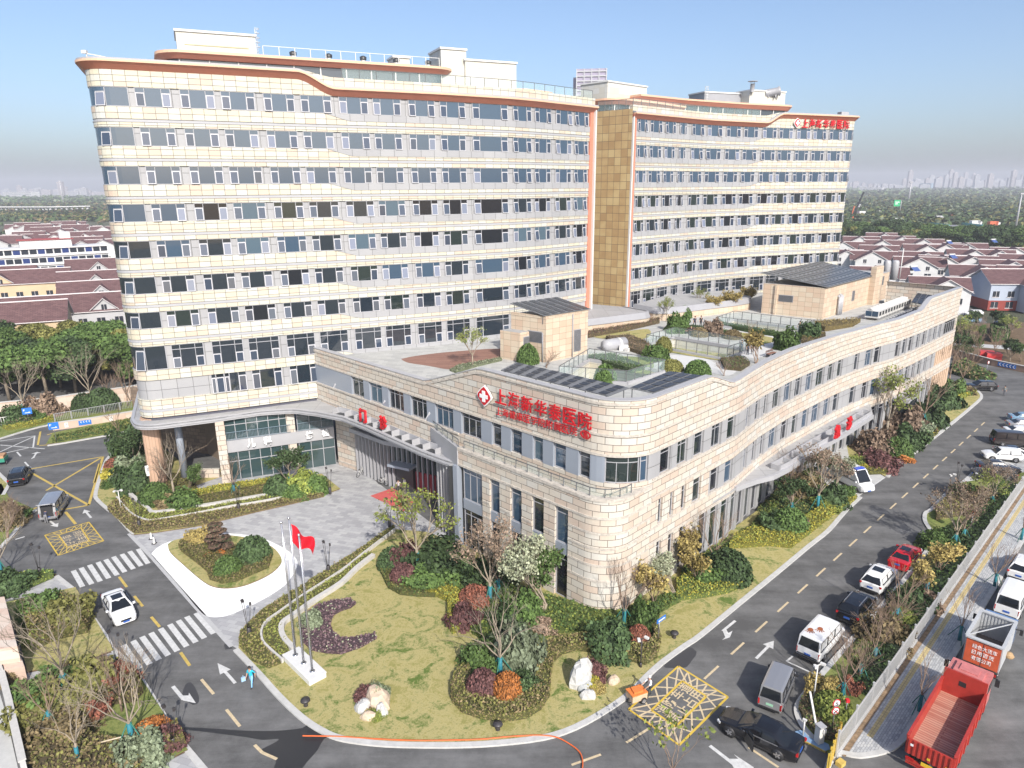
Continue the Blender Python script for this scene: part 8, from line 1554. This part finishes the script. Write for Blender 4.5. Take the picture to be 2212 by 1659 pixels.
for k, x, y in (('B', 490, 622), ('A', 265, 665), ('B', 680, 655), ('A', 515, 703), ('B', 465, 755), ('A', 960, 692), ('B', 945, 745), ('A', 1420, 735), ('B', 1450, 797), ('A', 1960, 785), ('B', 2050, 850), ('A', 80, 720), ('B', 60, 800), ('A', 2110, 980), ('B', 1720, 800), ('A', 1200, 745), ('B', 1850, 910), ('A', 1190, 870)): p = Z5(x, y, 10); p.z = 0; house(k, p, -.35, 'white gabled house with a maroon roof among the back rows of the right village', 1., VR)
p = Z5(1900, 1095, 9.5); p.z = 0; house('E', p, -.1, 'blue-grey house with a red ground storey at the right edge', 1.)
for x, y, l in ((1240, 760, 'blue solar water heater on a back roof of the right village'), (1280, 920, 'blue solar water heater on the roof left of the white gabled house'), (860, 1060, 'blue solar water heater on the roof by the steel tanks'), (1735, 745, 'white solar water heater on the farthest right roof')):
    t = thing('solar_water_heater', l, 'water heater', Z5(x, y, 9.6), .3); q = MB(); q.face([(-1.2, -.9, 0), (1.2, -.9, 0), (1.2, .7, 1.1), (-1.2, .7, 1.1)]); q.face([(-1.2, .7, 1.1), (1.2, .7, 1.1), (1.2, .75, 0), (-1.2, .75, 0)]); q.build('collector', mat('collector_blue', (.06, .10, .26), .3), t); q = MB(); q.tube((-1.3, .75, 1.2), (1.3, .75, 1.2), .28, n=10); q.build('tank', M_TRIM, t)
p = Z1(270, 985, 11.3); p.z = 0; house('C', p, .42, 'cream three-storey house with maroon roof left of the tower', 1.0)
VL = 'grey houses with maroon roofs in the village left of the tower'
for k, x, y, z, l in (('D', 250, 1270, 10.6, 'maroon roof just below the cream house, behind the trees'), ('C', 60, 1400, 10, 'low hipped maroon roof at the left edge above the trees'), ('D', 1030, 1228, 10.5, 'nearest grey house against the tower edge, with a front dormer'), ('D', 1010, 1100, 10.5, 'second grey house up the lane against the tower edge'), ('D', 960, 998, 10.5, 'third grey house up the lane against the tower edge'), ('D', 990, 872, 10.5, 'fourth grey house up the lane, just before the white block'), ('D', 20, 920, 11.5, 'maroon roof at the left edge behind the cream house')): p = Z1(x, y, z); p.z = 0; house(k, p, .42, l, 1., VL)
for i, (k, x, y) in enumerate((('F', 470, 548), ('B', 620, 545), ('F', 780, 522), ('B', 930, 515), ('F', 1000, 590), ('B', 870, 590), ('F', 700, 600), ('B', 560, 600), ('F', 300, 595), ('B', 180, 600), ('F', 400, 520), ('B', 520, 490), ('F', 660, 485), ('B', 1050, 650), ('F', 40, 640), ('B', 170, 500), ('F', 280, 500), ('B', 1060, 520), ('F', 880, 650), ('B', 780, 470))): p = Z1(x, y, 10); p.z = 0; house(k, p, .42, 'small house with a maroon roof in the far rows of the left village', 1., VL, win=i < 10)
t = thing('village_house', 'house with a pale blue-green hipped roof in the left village', 'house', Z1(310, 555, 6), .4); t.location.z = 0; q = MB(); q.prism([(-9, -6), (9, -6), (9, 6), (-9, 6)], 0, 6.5); q.build('wall', M_HW, t); q = MB(); A4 = [(-9.6, -6.6, 6.5), (9.6, -6.6, 6.5), (9.6, 6.6, 6.5), (-9.6, 6.6, 6.5)]; q.face([A4[0], A4[1], (2, 0, 10)]); q.face([A4[1], A4[2], (2, 0, 10)]); q.face([A4[2], A4[3], (2, 0, 10)]); q.face([A4[3], A4[0], (2, 0, 10)]); q.build('roof', mat('blue_green_roof', (.25, .36, .40), .6), t)
# long white block
a, b = Z1(-60, 780, 13), Z1(1110, 725, 13); WB = Path([(a.x, a.y), (b.x, b.y)]); t = thing('white_block', 'long white four-storey building across the left village', 'building', WB.pt(WB.L/2), 0, None, True)
nI = Vector((WB.n[0].x, WB.n[0].y, 0)); q = MB(); q.prism([tuple(WB.pt(0)[:2]), tuple(WB.pt(WB.L)[:2]), tuple((WB.pt(WB.L)-nI*12)[:2]), tuple((WB.pt(0)-nI*12)[:2])], 0, 13, 0); q.build('wall', M_HW, t); q = MB(); [slab(q, WB, 0, WB.L, 0, .5, z, z+.5) for z in (3.2, 6.6, 9.9, 12.7)]; q.build('floor_band', M_EAVE, t)
q = MB(); slab(q, WB, WB.L*.22, WB.L*.68, -10, -2, 13, 15.8, 0); q.build('roof_storey', M_HW, t); q = MB(); slab(q, WB, WB.L*.2, WB.L*.7, -10.4, -1.6, 15.8, 16.1, 0); q.build('roof_edge', mat('red_roof_edge', (.30, .06, .06), .7), t); q = MB(); slab(q, WB, WB.L*.58, WB.L*.68, -8, -3, 13, 18.5, 0); q.build('stair_tower', M_HW, t)
for fl_ in range(3):
    for i in range(14):
        u = WB.L*(i+.5)/14; q = MB(); slab(q, WB, u-1.1, u+1.1, 0, .06, 4.2+3.3*fl_, 6.0+3.3*fl_); q.build('window', mat('blue_pane', (.03, .05, .16), .2) if (i+fl_) % 3 == 1 else M_WIN, t)
# trees of the belts
def crown_mesh(key, leaf, h, r, seed, nl=3600, lob=9):
    rg = np.random.default_rng(seed); P_, N_ = [], []; core = MB(); tr = MB(); tr.tube((0, 0, 0), (.2, 0, h*.55), r*.07, r*.045, 7)
    for i in range(lob):
        a = i*2.4; rr = r*(.62 if i else .2)*rg.uniform(.6, 1.1); c = np.array([math.cos(a)*rr, math.sin(a)*rr, h*(.30+.46*rg.random()+(.15 if i == 0 else 0))]); s = r*rg.uniform(.42, .62); d = unit(nl//lob); d[:, 2] = np.where(d[:, 2] < -.3, -d[:, 2], d[:, 2]); P_.append(c+d*s*np.array([1, 1, .8])*rg.uniform(.8, 1.08, (len(d), 1))); N_.append(d)
        core.lathe([(0, -s*.5), (s*.72, -s*.2), (s*.78, s*.15), (s*.5, s*.5), (0, s*.62)], c, n=7); tr.tube((.1, 0, h*.4), tuple(c-np.array([0, 0, s*.3])), r*.03, r*.015, 5)
    core.m = [1]*len(core.m); return [('trunk', tr.mesh('trunk', [M_BARK])), ('crown', leafobj('crown', np.concatenate(P_), np.concatenate(N_), r*.10, [LM(leaf), IN(leaf)], core=core, mesh=True))]
for i, (k, lf, h, r) in enumerate((('w1', 'green', 9.5, 4.0), ('w2', 'dark', 10.5, 4.2), ('w3', 'olive', 9, 3.8), ('w4', 'green', 8, 3.4))): TREES[k] = crown_mesh(k, lf, h, r, 30+i)
r2 = random.Random(12); FB_ = 'dense evergreen trees behind the pink perimeter wall'
for i in range(58):
    u = (i % 12)/11.; row = i//12; x = -120+r2.uniform(-2, 2)+u*62+row*(-1.5); y = 105+u*17+row*6.5+r2.uniform(-2, 2); tree(('w1', 'w2', 'w4', 'w1', 'w3')[r2.randrange(5)], (x, y, -.2), ('dense evergreen tree in the front row behind the pink perimeter wall' if row == 0 else 'dense evergreen tree in the rows behind the pink perimeter wall'), r2.uniform(.85, 1.15), 0, 0, group=FB_, name='evergreen_tree')
FR = 'belt of dark trees behind the right village'
for i in range(84):
    x = -120+i*26.5; row = i % 2; p = Z5(x+r2.uniform(-9, 9), (600+ (x/2100)*70) if not row else 570+(x/2100)*45, 9); p.z = -.3; tree(('w2', 'w1', 'w3')[r2.randrange(3)], p, 'dark tree in the belt behind the right village', r2.uniform(1.05, 1.5), 0, 0, group=FR, name='belt_tree')
GR = 'young trees in the garden beyond the stone block'
for i in range(26):
    p = G('MR', r2.uniform(1765, 2210), r2.uniform(480, 700)); k = r2.choice(('slim', 'bareC', 'greenbush', 'thinleaf', 'evergreen')); tree(k, p, 'young tree in the garden beyond the far end of the stone block', r2.uniform(.8, 1.2), 0, 0, group=GR, name='garden_tree')
sheet('garden_soil', PL('MR 1745,690 1790,440 2212,430 2400,720 2212,735 2000,700'), .02, M_SOIL); sheet('path', PL('MR 1760,560 2212,590 2212,615 1760,580'), .035, MATS['concrete_paving'])
cover(PL('MR 1740,720 1830,690 2030,800 1960,815 1860,800 1745,765'), .05, .8, 'green', 'brown', .4, 10, .3); cover(PL('MR 1760,480 1850,470 1880,560 1780,560', 0), 0, 1.6, 'dark', 'green', .4, 10, .35); cover(PL('MR 1990,480 2100,470 2110,540 2000,560', 0), 0, 1.6, 'dark', 'green', .5, 10, .35)
rwP = wallpath('garden_wall', 'brown garden wall with blue chevrons beyond the black car', [G('MR', 1740, 640), G('MR', 2000, 710), G('MR', 2300, 775)], .3, 1.2, mat('brown_garden_wall', (.30, .20, .15), .8, .1, 1.)); RP2 = Path([G('MR', 1740, 640), G('MR', 2000, 710), G('MR', 2300, 775)])
for i in range(5): u = sx(RP2, cc('MR', 2060+i*22, 0)[0], .7); q = MB(); slab(q, RP2, u-.4, u+.4, .15, .2, .3, 1.1); bo = q.build('sign_board', M_SIGNB, rwP); q = MB(); q.bar(RP2.pt(u+.2, .22, .4), RP2.pt(u-.15, .22, .7), .02, .1); q.bar(RP2.pt(u-.15, .22, .7), RP2.pt(u+.2, .22, 1.0), .02, .1); q.build('chevron', M_WTX, bo)
for i, (x, y, l) in enumerate(((1965, 655, 'red plastic barrier block in the garden beyond the stone block'), (2010, 668, 'second red plastic barrier block, right of the first'))):
    t = thing('water_barrier', l, 'barrier', G('MR', x, y), -.4); q = MB(); q.prism([(-1.3, -.9), (1.3, -.9), (1.3, .9), (-1.3, .9)], 0, 1.3); q.build('barrier_body', mat('barrier_red', (.55, .06, .06), .5), t); q = MB(); q.box((0, -.92, .65), (2.2, .06, .2)); q.build('groove', M_SIGNR, t)
# expressway, far woods, skyline
E0, E1 = Z5(-200, 392), Z5(1480, 592); ed = (E1-E0); eP = Path([E0-ed*1.5, E1+ed*.4]); q = MB(); slab(q, eP, 0, eP.L, -14, 14, -.2, .6); struct(q.build('expressway', mat('pale_road', (.22, .22, .24), .85)))
mt = mat('teal_barrier', (.07, .32, .30), .5)
for o_, l in ((12, 'teal barrier along the far side of the expressway'), (-13, 'teal barrier along the near side of the expressway')): 
    P_ = Path([E0-ed*.3, E1-ed*.02]); q = MB(); slab(q, P_, 0, P_.L, -o_-.3, -o_+.3, .6, 2.6, back=True); tag(q.build('road_barrier', mt), l, 'barrier')
t = thing('gantry_sign', 'green motorway sign on a tall post beside the expressway', 'sign', Z5(640, 440), .3); q = MB(); q.tube((6, 0, 0), (6, 0, 16), .35, n=8); q.build('post', M_LGREY, t); q = MB(); q.box((0, -.2, 13), (9, .3, 7)); q.build('sign_board', mat('sign_green', (.02, .36, .14), .5), t); q = MB(); q.box((0, -.4, 14.2), (6, .1, .9)); q.box((-1, -.4, 12.2), (4, .1, .9)); q.build('sign_lettering', M_WTX, t)
M_CR = mat('crane_orange', (.55, .12, .05), .5)
t = thing('mobile_crane', 'red crane with a black boom beside the expressway', 'crane', Z5(180, 470), .3); q = MB(); q.box((0, 0, 2), (9, 4, 3)); q.build('carrier', M_CR, t); q = MB(); q.box((9, 0, 4), (8, 4, 5)); q.build('cab_body', M_TRIM, t); q = MB(); q.bar((0, 0, 4), (9, 0, 26), 1.2, 1.4); q.build('boom', M_TRIMB, t); q = MB(); q.bar((-4, 0, 0), (-1, 0, 12), .8, 1.); q.build('arm', M_CR, t)
t = thing('excavator', 'small orange excavator left of the red crane', 'excavator', Z5(140, 535), .5); q = MB(); q.box((0, 0, 1.2), (4, 3, 2.2)); q.build('body', M_CR, t); q = MB(); q.bar((1, 0, 2), (3, 0, 6), .5, .6); q.bar((3, 0, 6), (5, 0, 2), .5, .5); q.build('arm', M_CR, t)
for i, (x, y, c, l) in enumerate(((480, 430, M_HW, 'white box truck on the far expressway lane'), (700, 470, M_TRIMB, 'dark truck under the green motorway sign'), (1110, 500, M_HG, 'grey truck on the expressway right of the sign'), (640, 530, M_HW, 'small white van on the near expressway lane'), (1250, 490, M_CR, 'orange lorry at the expressway edge'), (1520, 560, M_HW, 'white truck at the right end of the expressway'), (1720, 570, M_CR, 'red truck right of the white one by the trees'), (880, 450, M_TRIM, 'white lorry with red cab beyond the expressway'))):
    t = thing('far_truck', l, 'truck', Z5(x, y, .6), .25); q = MB(); q.prism([(-5, -1.4), (3.4, -1.4), (3.4, 1.4), (-5, 1.4)], .8, 4.2, 0, 0, True); q.build('cargo_box', c, t); q = MB(); q.prism([(3.6, -1.3), (5.6, -1.3), (5.6, 1.3), (3.6, 1.3)], .6, 3.2, 0, 0, True); q.build('cab', M_CR if i == 7 else M_HW, t); q = MB(); [q.tube((xx, -1.5, .5), (xx, 1.5, .5), .5, n=10) for xx in (-4, -2.6, 4.4)]; q.build('axle', M_TYRE, t)
for x, y0, y1, l in ((785, 290, 80, 'tall white pylon beyond the green motorway sign'), (1968, 590, 205, 'tall white lamp mast at the right edge'), (230, 395, 330, 'short white mast beside the crane')):
    p = Z5(x, y0); d = math.hypot(p.x, p.y); r = ray((3350+(x+12)/2.7654)/1.8517, (700+y1/2.7654)/1.8517); h = HC+r[2]/math.hypot(r[0], r[1])*d; t = thing('lamp_mast', l, 'mast', p); q = MB(); q.tube((0, 0, 0), (0, 0, h), d*.0013, d*.0007, 6); q.build('mast', M_LGREY, t); q = MB(); q.box((0, 0, h), (d*.004, d*.002, d*.0015)); q.build('mast_head', M_LGREY, t)
def scatter(name, xs, ys, n, conv, size, ks, cnt=9, z=0):
    P_, N_, S_, I_ = [], [], [], []
    for i in range(n):
        p = conv(RNG.uniform(*xs), ys[0]+(ys[1]-ys[0])*RNG.random()**.8); d = math.hypot(p.x, p.y); s = size*(.7+.6*RNG.random())*(1+d/2600); k = RNG.integers(0, len(ks)); u_ = unit(cnt); u_[:, 2] = np.abs(u_[:, 2]); P_.append(np.array(p)+u_*s*np.array([1.1, 1.1, .9])); N_.append(u_); S_.append(np.full(cnt, s*.95)); I_.append(np.full(cnt, k))
    tag(leafobj(name, np.concatenate(P_), np.concatenate(N_), np.concatenate(S_), [LM(k) for k in ks], np.concatenate(I_), jit=.35, asp=1.3), kind='stuff')
scatter('far_wood', (-250, 2300), (215, 560), 6500, Z5, 3.2, ('green', 'olive', 'dark', 'dark', 'grey'), 6); scatter('far_wood', (-250, 2300), (150, 225), 1800, Z5, 5, ('green', 'grey', 'dark'), 5)
scatter('far_wood', (-80, 1250), (300, 480), 4000, Z1, 3.0, ('green', 'olive', 'dark', 'dark', 'brown'), 6); scatter('far_wood', (-80, 1250), (245, 300), 1400, Z1, 5, ('grey', 'dark', 'green'), 5)
scatter('village_planting', (-60, 1150), (480, 1250), 300, Z1, 1.6, ('dark', 'green', 'brown')); scatter('village_planting', (0, 2200), (620, 1150), 320, Z5, 1.7, ('dark', 'green', 'brown'))
M_FARW = mat('far_wall', (.42, .42, .44), .8); M_FARP = mat('far_wall_pink', (.42, .38, .38), .8); M_FARB = mat('far_wall_blue', (.25, .36, .44), .7)
def tower_proto(m, w, d, h, n):
    q = MB(); q.prism([(-w/2, -d/2), (w/2, -d/2), (w/2, d/2), (-w/2, d/2)], 0, h); q.prism([(-w*.2, -d*.2), (w*.2, -d*.2), (w*.2, d*.2), (-w*.2, d*.2)], h, h*1.06)
    for i in range(n): z = h*(i+.55)/n; q.box((0, -d/2-.1, z), (w*.88, .3, h/n*.42), m=1)
    return q.mesh('far_tower', [m, mat('far_glass', (.16, .18, .22), .4)])
FT = [tower_proto(M_FARW, 26, 16, 62, 16), tower_proto(M_FARP, 20, 15, 74, 20), tower_proto(M_FARW, 44, 16, 40, 10), tower_proto(M_FARP, 60, 20, 26, 7)]
SK = 'pale towers along the hazy skyline'
for i in range(78):
    if i < 58: X = 1838+i*6.6+r2.uniform(-2, 2); Yd = r2.uniform(3600, 5200); hs = r2.uniform(.55, 1.25)*(1.2 if X > 1950 else .55)
    else: X = (i-58)*11.5-6+r2.uniform(-3, 3); Yd = r2.uniform(3000, 4800); hs = r2.uniform(.35, .8)*(1.7 if 95 < X < 150 else 1)
    r = ray(X, 400); k = Yd/r[1]; o = bpy.data.objects.new('far_tower', FT[r2.randrange(4 if i >= 58 else 3)]); COL.objects.link(o); o.location = (r[0]*k, Yd, -.3); o.scale = (1.1, 1.1, hs); tag(o, 'pale high-rise in the far skyline at the right of the wing' if i < 58 else 'pale building in the far skyline left of the tower', 'high-rise', SK)
def slabb(x0, x1, y0, y1, m, label, n, dist=None):
    p0 = G('D', x0, y1); p1 = G('D', x1, y1); d = math.hypot(p0.x, p0.y); r = ray(x0, y0); h = HC+r[2]/math.hypot(r[0], r[1])*d; P_ = Path([p0, p1]); t = thing('far_building', label, 'building', P_.pt(P_.L/2), 0, None, True); q = MB(); slab(q, P_, 0, P_.L, -30, 0, 0, h, 0); q.build('wall', m, t); q = MB(); [slab(q, P_, P_.L*.03, P_.L*.97, 0, .5, h*(i+.35)/n, h*(i+.7)/n) for i in range(n)]; q.build('window_band', mat('far_glass', (.16, .18, .22)), t)
slabb(10, 71, 415, 431, M_HW, 'broad white building on the horizon left of the tower', 4); slabb(1855, 1905, 405, 416, M_HW, 'broad white building on the horizon right of the wing', 4); slabb(1985, 2010, 396, 411, M_FARB, 'blue-green glass building in the far skyline', 5); slabb(2035, 2068, 405, 411, M_HW, 'low white shed on the right horizon', 2); slabb(2078, 2105, 405, 411, M_HW, 'second low white shed on the right horizon', 2); slabb(185, 215, 426, 432, M_HW, 'low white shed on the left horizon', 2)
r = ray(1275, 300); k = 620/r[1]; t = thing('high_rise', 'mauve high-rise with a white balcony grid beyond the roofs', 'high-rise', (r[0]*k, 620, -.3), -.12); ztop = HC+ray(1275, 157)[2]*k; q = MB(); q.box((0, 0, ztop/2), (24, 16, ztop)); q.box((-13, 2, ztop*.48), (4, 10, ztop*.95)); q.build('wall', mat('mauve_wall', (.30, .27, .36), .7), t); q = MB()
for i in range(30): q.box((0, -8.2, ztop-2-i*3.6), (24.6, 1.2, .9))
q.build('balcony_bands', M_FARW, t); q = MB(); [q.box((x, -8.3, ztop/2), (.9, 1.2, ztop)) for x in (-12, -6, 0, 6, 12)]; q.build('wall_ribs', M_FARW, t)
vp = Path([Z1(-40, 330, 9), Z1(215, 330, 9), Z1(520, 330, 9), Z1(930, 322, 9)]); t = thing('viaduct', 'pale viaduct on columns crossing the far left fields', 'viaduct', vp.pt(vp.L/2), 0, None, True); q = MB(); slab(q, vp, 0, vp.L, -4, 4, 8.2, 9.6, back=True); q.build('deck', M_HW, t)
for i in range(22): u = vp.L*(i+.5)/22; q = MB(); p = vp.pt(u); q.box((p.x, p.y, 4.1), (3, 2.4, 8.3)); q.build('pier', M_HW, t)
p = Z1(660, 300); d = math.hypot(p.x, p.y); t = thing('lamp_mast', 'thin white mast before the far left skyline', 'mast', p); q = MB(); q.tube((0, 0, 0), (0, 0, d*.025), d*.0012, d*.0006, 6); q.build('mast', M_LGREY, t); q = MB(); q.box((0, 0, d*.025), (d*.003, d*.001, d*.001)); q.build('mast_head', M_LGREY, t)
# haze
q = MB(); q.prism([(-3200, -60), (3200, -60), (6800, 7200), (-6800, 7200)], -1.5, 140, 0, 0, True); hzm = bpy.data.materials.new('haze'); hzm.use_nodes = True; nt = hzm.node_tree; nt.nodes.remove(nt.nodes['Principled BSDF']); pv = nt.nodes.new('ShaderNodeVolumePrincipled'); pv.inputs['Color'].default_value = (.86, .88, .96, 1); pv.inputs['Density'].default_value = .00022; pv.inputs['Anisotropy'].default_value = .0; nt.links.new(pv.outputs[0], nt.nodes['Material Output'].inputs['Volume']); tag(q.build('haze', hzm), kind='stuff')
